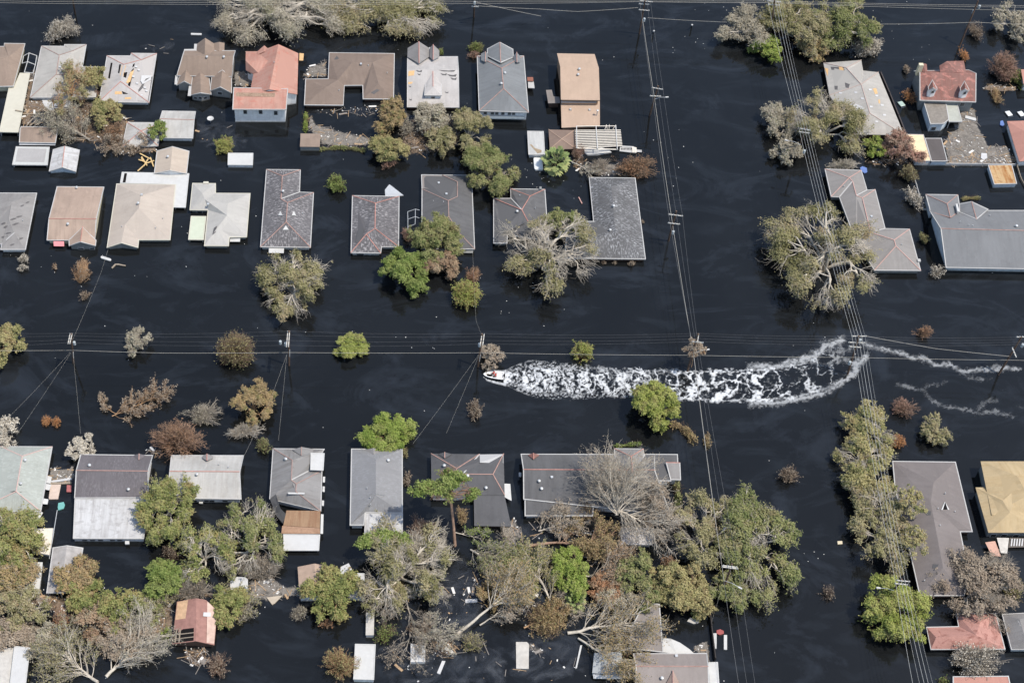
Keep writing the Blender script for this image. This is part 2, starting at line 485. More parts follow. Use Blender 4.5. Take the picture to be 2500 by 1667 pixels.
R_LICH = shingle('membrane_stained_white', (206, 206, 205), blot=.12, streak=.5, dark=(140, 136, 132), moss=.8, mosscol=(150, 148, 146))
R_SPLIT = shingle('shingle_grey_streaked', (150, 148, 146), blot=.15, streak=.5, dark=(108, 104, 100))
R_SMOOTH = shingle('shingle_smooth_grey', (146, 146, 147), .2, (172, 176, 180), blot=.1, streak=.15)
R_REDDK = shingle('shingle_faded_red', (150, 110, 100), blot=.22, streak=.3, dark=(120, 70, 62), moss=.7, mosscol=(188, 130, 118))
R_RED2 = shingle('shingle_bright_red', (198, 142, 126), blot=.12, streak=.15)
R_REDM = shingle('shingle_mossy_red', (200, 146, 132), blot=.2, streak=.2, moss=.7, mosscol=(112, 64, 56))
R_MAUVE = shingle('shingle_mauve', (134, 126, 123), blot=.14, streak=.16)
R_OCHRE = shingle('shingle_ochre', (200, 176, 134), blot=.25, streak=.25, dark=(150, 124, 82))
R_RGREY = shingle('shingle_clean_grey', (152, 148, 144), blot=.1, streak=.2)
R_COOL = shingle('shingle_cool_grey', (132, 134, 136), blot=.12, streak=.2)
R_OLD = shingle('old_felt_grey', (150, 142, 136), blot=.25, streak=.3)
TIN = paint('white_tin', (190, 190, 188), .05, .45, .4, 1.0, .15)
CREAM = paint('cream_sheet', (192, 188, 172), .05, .5, .35, .8, .12)
PGREEN = paint('pale_green_sheet', (186, 192, 172), .08, .6, .3, 1.0, .2)
RUST = paint('rusty_tin', (150, 112, 102), .2, .7, .3, 1.2, .4)
GTIN = paint('grey_tin', (184, 180, 172), .18, .6, .4, 1.0, .5)
CONC = paint('dirty_concrete', (132, 126, 118), .2, .9, .2, 1.4, .4)
W_WHITE = siding('siding_white', (236, 236, 234))
W_GREY = siding('siding_grey', (150, 148, 144))
W_CREAM = siding('siding_cream', (214, 206, 178))
W_BLUE = siding('siding_pale_blue', (206, 216, 222))
W_BRICK = siding('wall_dark_brick', (96, 78, 68))
W_TAN = siding('siding_tan', (170, 142, 118))
W_STONE = siding('render_grey', (136, 138, 136))
FELT = paint('missing_shingle_felt', (96, 94, 94), .12, .9, .2, 1.5)
PINK = paint('pink_canvas', (214, 138, 140), .08, .7)
REDP = paint('red_plastic', (156, 84, 80), .1, .5)
TEAL = paint('teal_plastic', (110, 168, 162), .08, .5)
BLUEP = paint('blue_plastic', (100, 124, 176), .1, .5)
SHEET = paint('white_torn_sheet', (190, 190, 189), .05, .6, .3, 1.2, .2)

# ---------------------------------------------------------------- the far row of houses
b = Bld('brown roofed house cut by the frame edge beside a white tube frame', -10, 170)
b.gen(P('A1', -330, 430, 38, 425, 40, 397, 228, 400, 122, 788, -330, 800, -330, 600, 80, 520), [2, 2, 2, 2, 2, 2, 4, 4],
      [(0, 1, 2, 7, 6), (2, 3, 7), (3, 4, 7), (4, 5, 6, 7)], [0, 1, 2, 3, 4, 5], R_BROWNG, W_CREAM, TRIM)
b = Bld('long cream flat carport roof beside the scum filled yard', 35, 250, 'carport', 'carport')
b.flat(P('A1', 183, 668, 272, 671, 166, 1207, -6, 1203, 84, 792, 132, 786), 1.5, CREAM, None, CREAM, posts=True, thick=.18)
b.slab(P('A1', 140, 1000, 205, 1012, 203, 1020, 136, 1008), 1.75, .12, WOOD, 'plank')

b = Bld('pale grey hip roofed house with leaning thin trees in front', 150, 180)
b.gen(P('A1', 378, 422, 586, 424, 588, 408, 787, 408, 752, 610, 910, 613, 872, 887, 275, 891, 540, 505, 660, 467, 512, 682, 800, 690),
      [1.2] * 8 + [3.0, 2.6, 3.2, 2.6], [(0, 1, 2, 9, 8), (2, 3, 9), (3, 4, 10, 8, 9), (4, 5, 11, 10), (5, 6, 11), (6, 7, 10, 11), (7, 0, 8, 10)],
      list(range(8)), R_GREYPINK, W_WHITE, TRIM, ridge=[(0, 8), (8, 9), (9, 3), (8, 10), (10, 7), (10, 11)])
b.vents(P('A1', 548, 620, 625, 605), 'box')

b = Bld('grey hip roofed house with torn shingles and exposed timber on its roof', 310, 190)
b.gen(P('A1', 975, 510, 1190, 511, 1197, 487, 1428, 490, 1358, 937, 902, 930, 1127, 590, 1287, 548, 1100, 745, 1345, 640),
      [1.2] * 6 + [3.0, 2.8, 3.0, 2.2], [(0, 1, 2, 7, 6), (2, 3, 7), (3, 4, 8, 6, 7), (4, 5, 8), (5, 0, 6, 8)], [0, 1, 2, 3, 4, 5],
      R_LGREY, W_WHITE, TRIM, ridge=[(0, 6), (6, 7), (7, 2), (7, 3), (8, 4), (8, 5)])
b.patch(P('A1', 1282, 790, 1330, 720, 1392, 700, 1352, 930, 1258, 925, 1262, 820), FELT)
b.patch(P('A1', 1112, 598, 1150, 600, 1122, 700, 1092, 690), RAW); b.patch(P('A1', 1190, 660, 1222, 640, 1180, 765, 1150, 755), RAW)
b.patch(P('A1', 1010, 575, 1026, 575, 1002, 720, 986, 712), DARK); b.patch(P('A1', 1088, 590, 1104, 590, 1088, 670, 1076, 668), DARK, .05)
b.patch(P('A1', 1212, 590, 1230, 580, 1185, 790, 1166, 780), DARK, .05); b.patch(P('A1', 1130, 665, 1160, 660, 1150, 710, 1126, 705), DARK, .06)
b.patch(P('A1', 1048, 836, 1108, 836, 1112, 860, 1046, 862), RAW); b.patch(P('A1', 1110, 832, 1170, 858, 1120, 860), DARK)
b.patch(P('A1', 1140, 890, 1195, 888, 1196, 905, 1134, 905), RAW)
b.patch(P('A1', 1190, 560, 1250, 545, 1275, 555, 1230, 590, 1195, 600), SHEET); b.patch(P('A1', 1290, 690, 1380, 690, 1375, 730, 1300, 770, 1280, 740), SHEET, .06)
for q in ((1240, 610), (1265, 640), (1215, 700), (1320, 800), (1290, 870), (1335, 830), (1250, 760)):
    b.patch(P('A1', q[0] - 12, q[1] - 8, q[0] + 12, q[1] - 6, q[0] + 10, q[1] + 8, q[0] - 10, q[1] + 7), SHEET, .08)

b = Bld('brown roofed cottage with three small front gables', 500, 170)
b.gab(P('A1', 1680, 462, 1664, 508, 1612, 690, 2112, 700, 2130, 515, 2145, 464), 3.4, 6.0, R_BROWNG, W_GREY, TRIM, False, e2=2.6)
b.gab(P('A1', 1797, 400, 1870, 348, 1950, 398, 1962, 520, 1866, 506, 1790, 470), 3.4, 5.6, R_BROWNG, W_GREY, None, False, rname='gable_roof')
b.gab(P('A1', 1950, 395, 1998, 384, 2046, 394, 2044, 465, 1998, 468, 1952, 462), 3.2, 3.8, R_BROWNG, W_GREY, None, False, rname='gable_roof')
b.gab(P('A1', 1640, 680, 1698, 622, 1757, 680, 1745, 775, 1680, 742, 1610, 778), 2.2, 3.6, R_BROWNG, W_GREY, TRIM, False, rname='gable_roof')
b.gab(P('A1', 1750, 700, 1826, 650, 1905, 700, 1925, 862, 1830, 848, 1735, 868), 1.9, 3.3, R_BROWNG, W_GREY, TRIM, False, rname='gable_roof')
b.gab(P('A1', 1930, 700, 2026, 640, 2110, 700, 2112, 850, 2008, 795, 1915, 828), 2.2, 3.8, R_BROWNG, W_GREY, TRIM, False, rname='gable_roof')
b.windows(P('A1', 1782, 892, 1826, 892, 1870, 892), .8, .7); b.windows(P('A1', 2005, 850), 1.0, .8)
b.slab(P('A1', 1598, 690, 1620, 690, 1612, 772, 1590, 770), 2.3, .15, TRIM, 'gutter'); b.slab(P('A1', 1722, 785, 1745, 785, 1740, 875, 1710, 875), 2.0, .15, TRIM, 'gutter')
b.vents(P('A1', 1886, 530, 2040, 530), 'turbine')
b.slab(P('A1', 1770, 402, 1797, 402, 1790, 465, 1677, 464, 1678, 450, 1768, 448), 3.3, .2, TRIM, 'gutter')

b = Bld('coral red roofed house with white two storey rear addition', 660, 190)
b.gab(P('A2', 12, 478, 205, 405, 386, 488, 376, 862, 122, 815, -60, 870), 3.4, 6.6, R_RED, W_WHITE, None, False)
b.gab(P('A2', -93, 640, -95, 555, -93, 470, 60, 470, 170, 560, 100, 745), 3.3, 5.4, R_RED, W_WHITE, None, False, rname='gable_roof')
b.gab(P('A2', 14, 470, 75, 416, 140, 470, 140, 500, 75, 470, 14, 500), 4.0, 4.8, R_RED, W_WHITE, None, False, rname='gable_roof')
b.gab(P('A2', -203, 800, -205, 838, -213, 998, 275, 1000, 287, 850, 291, 812), 5.2, 5.7, R_RED, W_WHITE, TRIM, False, e2=4.6, rname='addition_roof')
b.patch(P('A2', -180, 846, 175, 850, 170, 886, -185, 880), paint('bare_roof_board', (150, 128, 110), .3, .9, .2, 2.5, .7))
b.slab(P('A2', 396, 486, 436, 490, 430, 553, 394, 552), 3.0, .15, RAW, 'side_roof')
b.windows(P('A2', -98, 1020, 42, 1020, 180, 1030), .8, 1.2); b.windows(P('A2', -60, 662), .9, .8)
b.vents(P('A2', 165, 575), 'pipe')

b = Bld('dark brown U shaped hip roofed house', 860, 190)
b.gen(P('A2', 668, 482, 1262, 490, 1255, 905, 975, 903, 972, 780, 805, 782, 795, 962, 440, 958, 452, 722, 658, 720, 880, 568, 1062, 568, 1118, 768, 632, 800, 745, 730),
      [1.3] * 10 + [3.6, 3.6, 3.0, 2.9, 2.7], [(0, 1, 11, 10), (1, 2, 12, 11), (2, 3, 12), (3, 4, 11, 12), (4, 5, 14, 10, 11), (5, 6, 13, 14), (6, 7, 13), (7, 8, 13), (8, 9, 14, 13), (9, 0, 10, 14)],
      list(range(10)), R_DBROWN, W_BRICK, TRIM)
b.vents(P('A2', 957, 590), 'box'); b.vents(P('A2', 1024, 604, 756, 830, 1195, 672), 'pipe')
b.patch(P('A2', 712, 545, 735, 510, 758, 535, 740, 545), FELT); b.patch(P('A2', 1045, 845, 1100, 815, 1130, 822, 1075, 862), FELT)

b = Bld('grey roofed house with a white front dormer and torn shingles', 1055, 190)
b.gab(P('A2', 1380, 520, 1379, 638, 1378, 977, 1851, 981, 1846, 636, 1838, 518), 2.6, 5.2, R_LGREY, W_BRICK, TRIM, False, e2=1.3)
b.gab(P('A2', 1382, 440, 1485, 380, 1580, 442, 1584, 515, 1486, 580, 1380, 520), 3.2, 5.0, R_GREY, W_WHITE, None, rname='gable_roof')
b.gab(P('A2', 1584, 438, 1615, 408, 1671, 462, 1670, 520, 1614, 547, 1580, 520), 3.6, 4.5, R_GREY, W_WHITE, None, rname='gable_roof')
b.gen(P('A2', 1545, 700, 1690, 700, 1692, 872, 1536, 870, 1612, 648, 1614, 792), [3.9, 3.9, 3.4, 3.4, 5.0, 4.4], [(0, 4, 5, 3), (4, 1, 2, 5), (5, 2, 3)], [0, 4, 1, 2, 3], R_LGREY, W_BLUE, TRIM, ridge=[(4, 5)], over=.2, rname='dormer')
b.windows(P('A2', 1613, 893), .8, .7)
b.patch(P('A2', 1392, 650, 1445, 645, 1440, 690, 1385, 695), RAW); b.patch(P('A2', 1388, 750, 1430, 748, 1420, 765, 1386, 770), RAW)
for q in ((1455, 650, 60, 10), (1660, 648, 160, 8), (1680, 680, 60, 10), (1740, 690, 90, 12), (1770, 720, 60, 12), (1720, 845, 35, 7), (1390, 790, 25, 8), (1395, 910, 25, 9), (1470, 680, 30, 9)):
    x, y, w, h = q
    b.patch(P('A2', x, y - h, x + w * .6, y - h * .2, x + w, y - h, x + w * .9, y + h, x + w * .3, y + h * .7), FELT, .04)
b.slab(P('A2', 1562, 440, 1590, 432, 1586, 520, 1564, 520), 3.0, .3, SHEET, 'gutter')

b = Bld('blue grey hip roofed house with red ridges and a row of front windows', 1225, 200)
b.hip(P('A2', 2015, 512, 2440, 512, 2484, 1026, 2033, 1012, 2240, 625, 2256, 810), 3.0, [5.8, 5.8], R_BLUEG, W_WHITE, TRIM)
b.gab(P('A2', 2108, 448, 2222, 387, 2342, 452, 2346, 522, 2230, 572, 2108, 512), 3.8, 5.6, R_BLUEG, W_WHITE, TRIM, rname='gable_roof')
b.gab(P('A2', 2050, 492, 2090, 472, 2112, 490, 2112, 550, 2090, 566, 2052, 552), 4.0, 4.6, R_BLUEG, W_WHITE, None, rname='dormer')
b.gab(P('A2', 2345, 512, 2376, 478, 2406, 512, 2406, 570, 2378, 570, 2345, 562), 4.0, 4.8, R_BLUEG, W_WHITE, None, rname='dormer')
b.windows(P('A2', 2090, 1030, 2155, 1032, 2195, 1034, 2250, 1035, 2310, 1036, 2348, 1036), .7, .8)
b.slab(P('A2', 2060, 1058, 2440, 1062, 2445, 1085, 2055, 1082), 1.4, .15, paint('blue_grey_paint', (110, 122, 132), .1), 'porch_roof')
b.vents(P('A2', 2268, 675, 2235, 772), 'turbine')
b.slab(P('A3', 145, 742, 198, 746, 206, 805, 148, 802), 1.4, .2, TRIM, 'side_awning'); b.slab(P('A3', 138, 705, 192, 705, 195, 740, 142, 738), 1.8, .2, paint('brown_awning', (140, 92, 76)), 'side_awning')

b = Bld('tall tan roofed house standing alone at the street corner', 1415, 220)
b.gab(P('A3', 410, 488, 440, 612, 446, 910, 801, 915, 791, 622, 753, 495), 4.4, 5.6, R_TAN, W_TAN, None, False)
b.flat(P('A3', 446, 938, 770, 938, 772, 922, 800, 922, 801, 1150, 452, 1165), [2.6, 2.6, 2.6, 2.6, 1.2, 1.2], R_TAN, W_TAN, None, rname='lower_roof')
b.slab(P('A3', 450, 915, 770, 920, 770, 934, 448, 932), 3.6, .25, paint('grey_flashing', (140, 142, 146)), 'flashing')
b.gen(P('A3', 310, 822, 362, 820, 378, 880, 432, 884, 440, 940, 330, 942), [1.9] * 6, [(0, 1, 2, 5), (2, 3, 4, 5)], [0, 1, 2, 3, 4, 5], R_OLD, W_BRICK, None, rname='lean_to_roof')
b.vents(P('A3', 602, 690, 612, 640), 'turbine'); b.vents(P('A3', 532, 1003, 706, 1007), 'box')
c = b.hit(*P('A3', 772, 1055)[0])[0]; MB().bar(c, c + np.array([0, 0, 1.6]), .12, 8).lathe(c + np.array([0, 0, 1.55]), [(.28, 0), (.3, .25), (.1, .35)]).build('flue_pipe', METAL, b.lastroof)

b = Bld('small brown hip roofed pavilion beside the white slatted pergola', 1370, 340, 'pavilion', 'pavilion')
b.pyr(P('A3', 333, 1182, 570, 1187, 580, 1358, 345, 1362, 452, 1270), 1.3, 2.3, R_BROWN, W_BRICK, None, True, rcap=paint('tan_ridge', (168, 144, 126)), over=.3)
b = Bld('pale flat roofed shed with a dirty streak left of the pavilion', 1310, 350, 'shed', 'shed')
b.flat(P('A3', 141, 1197, 287, 1199, 299, 1410, 152, 1410), [1.5, 1.5, 1.3, 1.3], shingle('grey_white_sheet_roof', (206, 206, 202), blot=.15, streak=.5, dark=(150, 150, 146)), W_WHITE, TRIM, over=.2)
b.patch(P('A3', 160, 1318, 178, 1318, 210, 1352, 270, 1370, 268, 1392, 232, 1400, 200, 1362), paint('mud_streak', (150, 134, 112), .3, .9, .2, 3))

# ---------------------------------------------------------------- outbuildings behind the far row
b = Bld('small brown gabled garage behind the cream carport', 95, 335, 'garage', 'garage')
b.gab(P('A1', 193, 1155, 182, 1180, 176, 1300, 505, 1305, 527, 1178, 535, 1162), 1.6, 2.2, R_BROWNG, W_CREAM, TRIM, False, e2=1.2)
b.slab(P('A1', 176, 1296, 505, 1300, 504, 1325, 175, 1322), [1.1, 1.1, .6, .6], .1, SHEET, 'gutter')
b = Bld('low grey canopy roof with wide white rim', 75, 382, 'canopy', 'canopy')
b.gen(P('A1', 147, 1338, 450, 1342, 432, 1505, 113, 1502), [1.0] * 4, [(0, 1, 2, 3)], [0, 1, 2, 3], paint('white_canopy_rim', (184, 186, 182), .05), None, TRIM, posts=True, thick=.3)
b.patch(P('A1', 163, 1352, 425, 1358, 404, 1480, 140, 1476), paint('grey_screen', (160, 158, 156), .08, .8), .03)
b = Bld('white gabled shed with a single red ridge line', 155, 390, 'shed', 'shed')
b.gab(P('A1', 485, 1365, 590, 1333, 725, 1370, 691, 1566, 566, 1525, 448, 1562), 1.0, 2.0, R_LICH, W_BLUE, TRIM, rcap=RIDGE, over=.25)
b = Bld('low whitish hip roof half buried in brown debris', 340, 330, 'shed', 'shed')
b.pyr(P('A1', 1160, 1117, 1475, 1120, 1440, 1330, 1112, 1342, 1285, 1195), .8, 2.2, R_WEATH, W_WHITE, TRIM, True)
b = Bld('white gabled garage with a red ridge running side to side', 432, 305, 'garage', 'garage')
b.gab(P('A1', 1480, 1013, 1457, 1085, 1470, 1258, 1757, 1262, 1770, 1094, 1783, 1018), 1.4, 2.7, R_WEATH, W_WHITE, TRIM)
b = Bld('beige gabled garage behind the big beige house', 418, 390, 'garage', 'garage')
b.gab(P('A1', 1430, 1378, 1572, 1337, 1724, 1380, 1701, 1584, 1550, 1555, 1405, 1582), 1.2, 2.6, shingle('shingle_beige', (200, 184, 166), blot=.1, streak=.2), W_WHITE, TRIM, False, over=.25)
b.vents(P('A1', 1530, 1437), 'turbine')
b = Bld('plain white box trailer roof beside a round green bush', 585, 388, 'trailer', 'trailer')
b.flat(P('A1', 2080, 1397, 2306, 1398, 2302, 1505, 2077, 1503), 1.0, WHITE, W_WHITE, WHITE, over=.05)
b = Bld('small brown gabled shed with a grey front wall', 757, 345, 'shed', 'shed')
b.gab(P('A2', 405, 1218, 405, 1262, 400, 1338, 581, 1340, 585, 1264, 587, 1220), 1.6, 1.9, R_BROWNG, W_STONE, None, False, e2=1.5, over=.1)

# ---------------------------------------------------------------- the middle row facing the street
b = Bld('grey hip roofed house cut by the left edge', 20, 540)
b.gen(P('B1', -200, 340, 335, 342, 232, 857, 5, 857, 16, 806, -200, 800, 105, 425, 78, 580, 130, 705), [1.3] * 6 + [3.0, 3.0, 2.5],
      [(0, 1, 6), (1, 2, 8, 7, 6), (2, 3, 8), (3, 4, 7, 8), (4, 5, 0, 6, 7)], [0, 1, 2, 3, 4, 5], R_GREY, W_WHITE, TRIM, valley=[(4, 8)])
b.vents(P('B1', 268, 692), 'box'); b.vents(P('B1', 208, 598), 'pipe')
for q in ((180, 460, 40), (230, 430, 38), (90, 580, 60), (140, 560, 60), (10, 740, 60), (40, 710, 60), (150, 760, 60), (85, 815, 45), (110, 625, 60), (10, 620, 40), (30, 650, 40)):
    x, y, w = q; b.patch(P('B1', x, y + 4, x + w * .5, y - 10, x + w, y - 12, x + w, y - 4, x + w * .4, y + 8), FELT)

b = Bld('brown gabled house with a pink awning and gabled porch', 180, 535)
b.gab(P('B1', 520, 283, 445, 575, 428, 770, 864, 772, 878, 578, 948, 287), 1.8, 4.2, R_PINKB, W_CREAM, TRIM, True, e2=1.6)
b.gab(P('B1', 628, 770, 754, 648, 876, 772, 870, 822, 733, 785, 630, 822), 1.6, 3.2, R_PINKB, W_STONE, TRIM, rname='porch_roof')
b.slab(P('B1', 487, 780, 583, 782, 585, 826, 490, 824), [1.4, 1.4, .9, .9], .06, PINK, 'awning')
b.windows(P('B1', 738, 845), 1.3, .5); b.windows(P('B1', 840, 845), 1.0, .5)
b.vents(P('B1', 700, 300, 620, 632), 'turbine')

b = Bld('big beige hip roofed house with a white lean-to behind', 340, 520)
b.gen(P('B1', 1063, 258, 1600, 265, 1550, 768, 1265, 768, 1257, 840, 1105, 795, 975, 838, 1285, 365, 1265, 480, 1140, 630), [1.2] * 5 + [2.3, 1.2, 3.8, 3.8, 2.6],
      [(0, 1, 7), (1, 2, 8, 7), (2, 3, 9, 8), (3, 4, 5, 9), (5, 6, 0, 7, 8, 9)], [0, 1, 2, 3, 4, 5, 6], R_TAN2, W_STONE, CREAM)
b.flat(P('B1', 1113, 152, 1722, 165, 1690, 473, 1586, 470, 1606, 262, 1096, 250), 1.0, WHITE, None, WHITE, posts=True, rname='lean_to_roof')
b.patch(P('B1', 1134, 162, 1158, 162, 1143, 252, 1117, 252), DARK)
b.vents(P('B1', 1292, 362), 'box'); b.vents(P('B1', 1260, 442), 'turbine'); b.vents(P('B1', 1486, 577, 1418, 664, 1112, 650), 'pipe')

b = Bld('cream cross shaped hip roofed house with a pale green porch', 520, 530)
b.gen(P('B1', 1755, 253, 1965, 255, 1965, 343, 2280, 345, 2248, 742, 2090, 745, 2083, 823, 1862, 822, 1895, 497, 1730, 495, 1845, 345, 1868, 400, 2075, 437, 2068, 545, 1978, 660),
      [1.3] * 10 + [2.7, 2.7, 3.3, 3.3, 2.6], [(0, 1, 10), (1, 2, 11, 10), (2, 3, 12, 11), (3, 4, 13, 12), (4, 5, 14, 13), (5, 6, 14), (6, 7, 14), (7, 8, 11, 12, 13, 14), (8, 9, 10, 11), (9, 0, 10)],
      list(range(10)), R_CREAM, W_STONE, CREAM)
b.flat(P('B1', 1742, 553, 1878, 555, 1855, 767, 1717, 765), 1.0, PGREEN, None, CREAM, posts=True, rname='porch_roof')
b.slab(P('B1', 2097, 748, 2190, 750, 2186, 784, 2095, 784), [.9, .9, .6, .6], .1, WHITE, 'awning')
b.slab(P('B1', 1855, 236, 1900, 236, 1902, 252, 1850, 252), 1.6, .4, CREAM, 'chimney_cap')
b.windows(P('B1', 1820, 512), 1.2, .6); b.vents(P('B1', 1897, 448), 'box')
b.patch(P('B1', 1950, 660, 1978, 640, 1965, 700, 1935, 725), FELT)

b = Bld('dark shingled hip roofed house with three white triangular vents', 695, 520)
b.gen(P('B2', 95, 127, 405, 130, 398, 333, 525, 338, 497, 838, 40, 832, 240, 187, 228, 395, 287, 430, 275, 605), [1.3] * 6 + [3.0, 3.0, 3.5, 3.5],
      [(0, 1, 6), (1, 2, 7, 6), (2, 3, 8, 7), (3, 4, 9, 8), (4, 5, 9), (5, 0, 6, 7, 8, 9)], list(range(6)), R_CURL, W_WHITE, TRIM,
      ridge=[(0, 6), (1, 6), (6, 7), (7, 8), (8, 3), (8, 9), (9, 4), (9, 5)], valley=[(2, 7)])
for q in ((225, 530, 18), (342, 530, 20), (272, 660, 28)):
    x, y, w = q; b.patch(P('B2', x - w, y + 20, x, y - 20, x + w, y + 20), WHITE, .25, 'gable_vent', .22)
b.slab(P('B2', 118, 843, 256, 845, 252, 888, 116, 886), [1.0, 1.0, .75, .75], .12, WHITE, 'porch_roof'); b.vents(P('B2', 246, 333), 'turbine'); b.vents(P('B2', 426, 532), 'pipe')

b = Bld('dark shingled hip roofed house beside a crumpled tin sheet', 915, 550)
b.gen(P('B2', 878, 365, 1305, 372, 1300, 832, 1145, 832, 1137, 890, 865, 885, 1088, 435, 1085, 665, 1005, 718), [1.2] * 6 + [3.2, 3.2, 2.8],
      [(0, 1, 6), (1, 2, 7, 6), (2, 3, 8, 7), (3, 4, 8), (4, 5, 8), (5, 0, 6, 7, 8)], list(range(6)), R_CURL, W_WHITE, TRIM,
      ridge=[(0, 6), (1, 6), (6, 7), (7, 2), (7, 8), (8, 4), (8, 5)])
b.vents(P('B2', 1106, 412), 'pipe'); b.windows(P('B2', 950, 900), 1.6, .5)
b.patch(P('B2', 930, 680, 985, 660, 975, 740, 940, 800, 905, 790), R_DGREY)

b = Bld('grey roofed house with red ridges and an old flat corner, behind the two round trees', 1090, 520)
b.gen(P('B2', 1508, 175, 1965, 180, 1993, 852, 1510, 850, 1512, 305, 1698, 178, 1835, 240, 1835, 375, 1752, 412, 1757, 555, 1845, 700), [1.3] * 6 + [3.0, 3.0, 3.6, 3.6, 2.9],
      [(5, 1, 6), (1, 2, 10, 9, 8, 7, 6), (2, 3, 10), (3, 4, 8, 9, 10), (4, 0, 5, 6, 7, 8)], [0, 5, 1, 2, 3, 4], R_DGREY, W_WHITE, TRIM,
      ridge=[(5, 6), (6, 7), (7, 8), (8, 4), (8, 9), (9, 10), (10, 2), (9, 3)])
b.patch(P('B2', 1514, 182, 1695, 184, 1690, 306, 1518, 302), R_OLD); b.vents(P('B2', 1665, 255, 1735, 355), 'box'); b.vents(P('B2', 1618, 422, 1708, 430, 1708, 482), 'pipe')
b.slab(P('B2', 1885, 856, 1982, 858, 1976, 888, 1885, 886), [.9, .9, .5, .5], .1, W_STONE, 'porch_roof')

b = Bld('grey roofed house half hidden by the fallen bare tree', 1275, 530)
b.gen(P('B3', -168, 390, -10, 390, -12, 303, 300, 308, 333, 780, -40, 720, -45, 800, -168, 798, 165, 370, 90, 495, 145, 600, -110, 720), [1.3] * 8 + [2.7, 3.2, 3.2, 2.0],
      [(2, 3, 8), (1, 2, 8, 9), (0, 1, 9, 11), (3, 4, 10, 9, 8), (4, 5, 11, 9, 10), (5, 6, 7, 11), (7, 0, 11)], list(range(8)), R_DGREY, W_STONE, TRIM,
      ridge=[(2, 8), (3, 8), (8, 9), (9, 10), (0, 9)], valley=[(1, 9)])
b.vents(P('B3', 46, 517), 'turbine'); b.vents(P('B3', 210, 484, 70, 370), 'pipe'); b.slab(P('B3', 250, 283, 270, 283, 270, 305, 250, 305), 1.8, .7, W_STONE, 'chimney')

b = Bld('grey L shaped house with curled shingles and pale eaves at the corner', 1500, 540)
b.gen(P('B3', 703, 200, 1123, 205, 1217, 943, 478, 935, 508, 600, 743, 600, 905, 285, 945, 700, 700, 770), [1.3] * 6 + [3.4, 3.6, 3.0],
      [(0, 1, 6), (1, 2, 7, 6), (2, 3, 8, 7), (3, 4, 8), (4, 5, 7, 8), (5, 0, 6, 7)], list(range(6)), R_CURL2, W_BRICK, TRIM)
b.vents(P('B3', 925, 468, 893, 687), 'turbine'); b.vents(P('B3', 955, 600), 'pipe')

# ---------------------------------------------------------------- the right hand blocks
b = Bld('damaged pale grey house with a white torn sheet on its roof', 2095, 240)
b.gen(P('A4', 505, 575, 850, 549, 866, 645, 1006, 660, 1242, 1233, 800, 1226, 560, 870, 715, 620, 850, 770, 930, 1035), [1.6] * 7 + [3.6, 4.0, 3.6],
      [(0, 1, 7), (1, 2, 8, 7), (2, 3, 8), (3, 4, 9, 8), (4, 5, 9), (5, 6, 8, 9), (6, 0, 7, 8)], list(range(7)), R_GREYPINK, W_BRICK, None,
      ridge=[(0, 7), (1, 7), (7, 8), (8, 3), (8, 9), (9, 4), (9, 5), (8, 6)], rcap=paint('faded_ridge', (180, 160, 150)))
b.patch(P('A4', 790, 945, 880, 985, 830, 1090, 768, 1160, 700, 1110, 690, 1060), SHEET, .08)
b.patch(P('A4', 570, 612, 690, 615, 700, 650, 690, 700, 640, 640, 580, 640), FELT); b.patch(P('A4', 515, 620, 550, 630, 545, 700, 520, 690), RAW, .06)
b.patch(P('A4', 645, 612, 690, 614, 688, 660, 655, 660), RAW, .07); b.patch(P('A4', 640, 650, 665, 660, 660, 745, 642, 735), FELT); b.patch(P('A4', 700, 755, 745, 770, 735, 805, 708, 800), FELT)
b.patch(P('A4', 955, 810, 985, 805, 1000, 855, 975, 860), RAW); b.patch(P('A4', 1005, 910, 1020, 910, 1022, 945, 1008, 945), RAW); b.patch(P('A4', 605, 785, 635, 785, 635, 820, 608, 818), FELT)
for q in ((930, 820), (990, 875), (940, 975), (1040, 960), (1060, 1050), (840, 1155), (990, 1110), (660, 850), (800, 845), (750, 960), (860, 900)):
    b.patch(P('A4', q[0] - 14, q[1] - 9, q[0] + 14, q[1] - 6, q[0] + 12, q[1] + 9, q[0] - 12, q[1] + 8), SHEET, .07)

b = Bld('faded red roofed two storey house with twin white dormers', 2310, 240)
b.gen(P('A4', 1383, 660, 1897, 670, 1894, 932, 1384, 916, 1330, 648, 1830, 640), [6.8, 6.8, 3.8, 3.8, 4.0, 4.0], [(0, 1, 2, 3), (0, 4, 5, 1)], [0, 4, 5, 1, 2, 3], R_REDDK, W_STONE, TRIM, over=.5)
b.gab(P('A4', 1562, 600, 1630, 560, 1785, 556, 1805, 668, 1735, 662, 1570, 668), 6.0, 6.8, R_REDDK, W_WHITE, None, False, rname='gable_roof', bottom=2.5)
b.gab(P('A4', 1385, 600, 1425, 580, 1447, 588, 1452, 655, 1430, 658, 1390, 655), 6.4, 7.0, R_REDDK, W_STONE, None, False, rname='gable_roof', bottom=2.5)
b.windows(P('A4', 1770, 952), 1.0, 1.0)
for x, y in ((1498, 730), (1790, 740)):
    b.gab(P('A4', x - 38, y + 66, x, y, x + 42, y + 78, x + 40, y + 92, x + 8, y + 72, x - 34, y + 90), 6.4, 7.4, R_REDDK, W_WHITE, TRIM, False, rname='dormer', over=.12, bottom=4.2)
    b.windows(P('A4', x + 2, y + 108), .7, .8)
b.flat(P('A4', 1420, 930, 1620, 930, 1648, 1090, 1600, 1128, 1480, 1130), 2.7, CONC, W_BLUE, TRIM, over=.15, rname='annex_roof')
b.flat(P('A4', 1622, 940, 1722, 938, 1768, 1110, 1650, 1110), 2.4, paint('grey_green_deck', (168, 170, 160), .1), None, TRIM, posts=True, rname='carport_roof')
b.windows(P('A4', 1508, 1172), 1.0, .9)
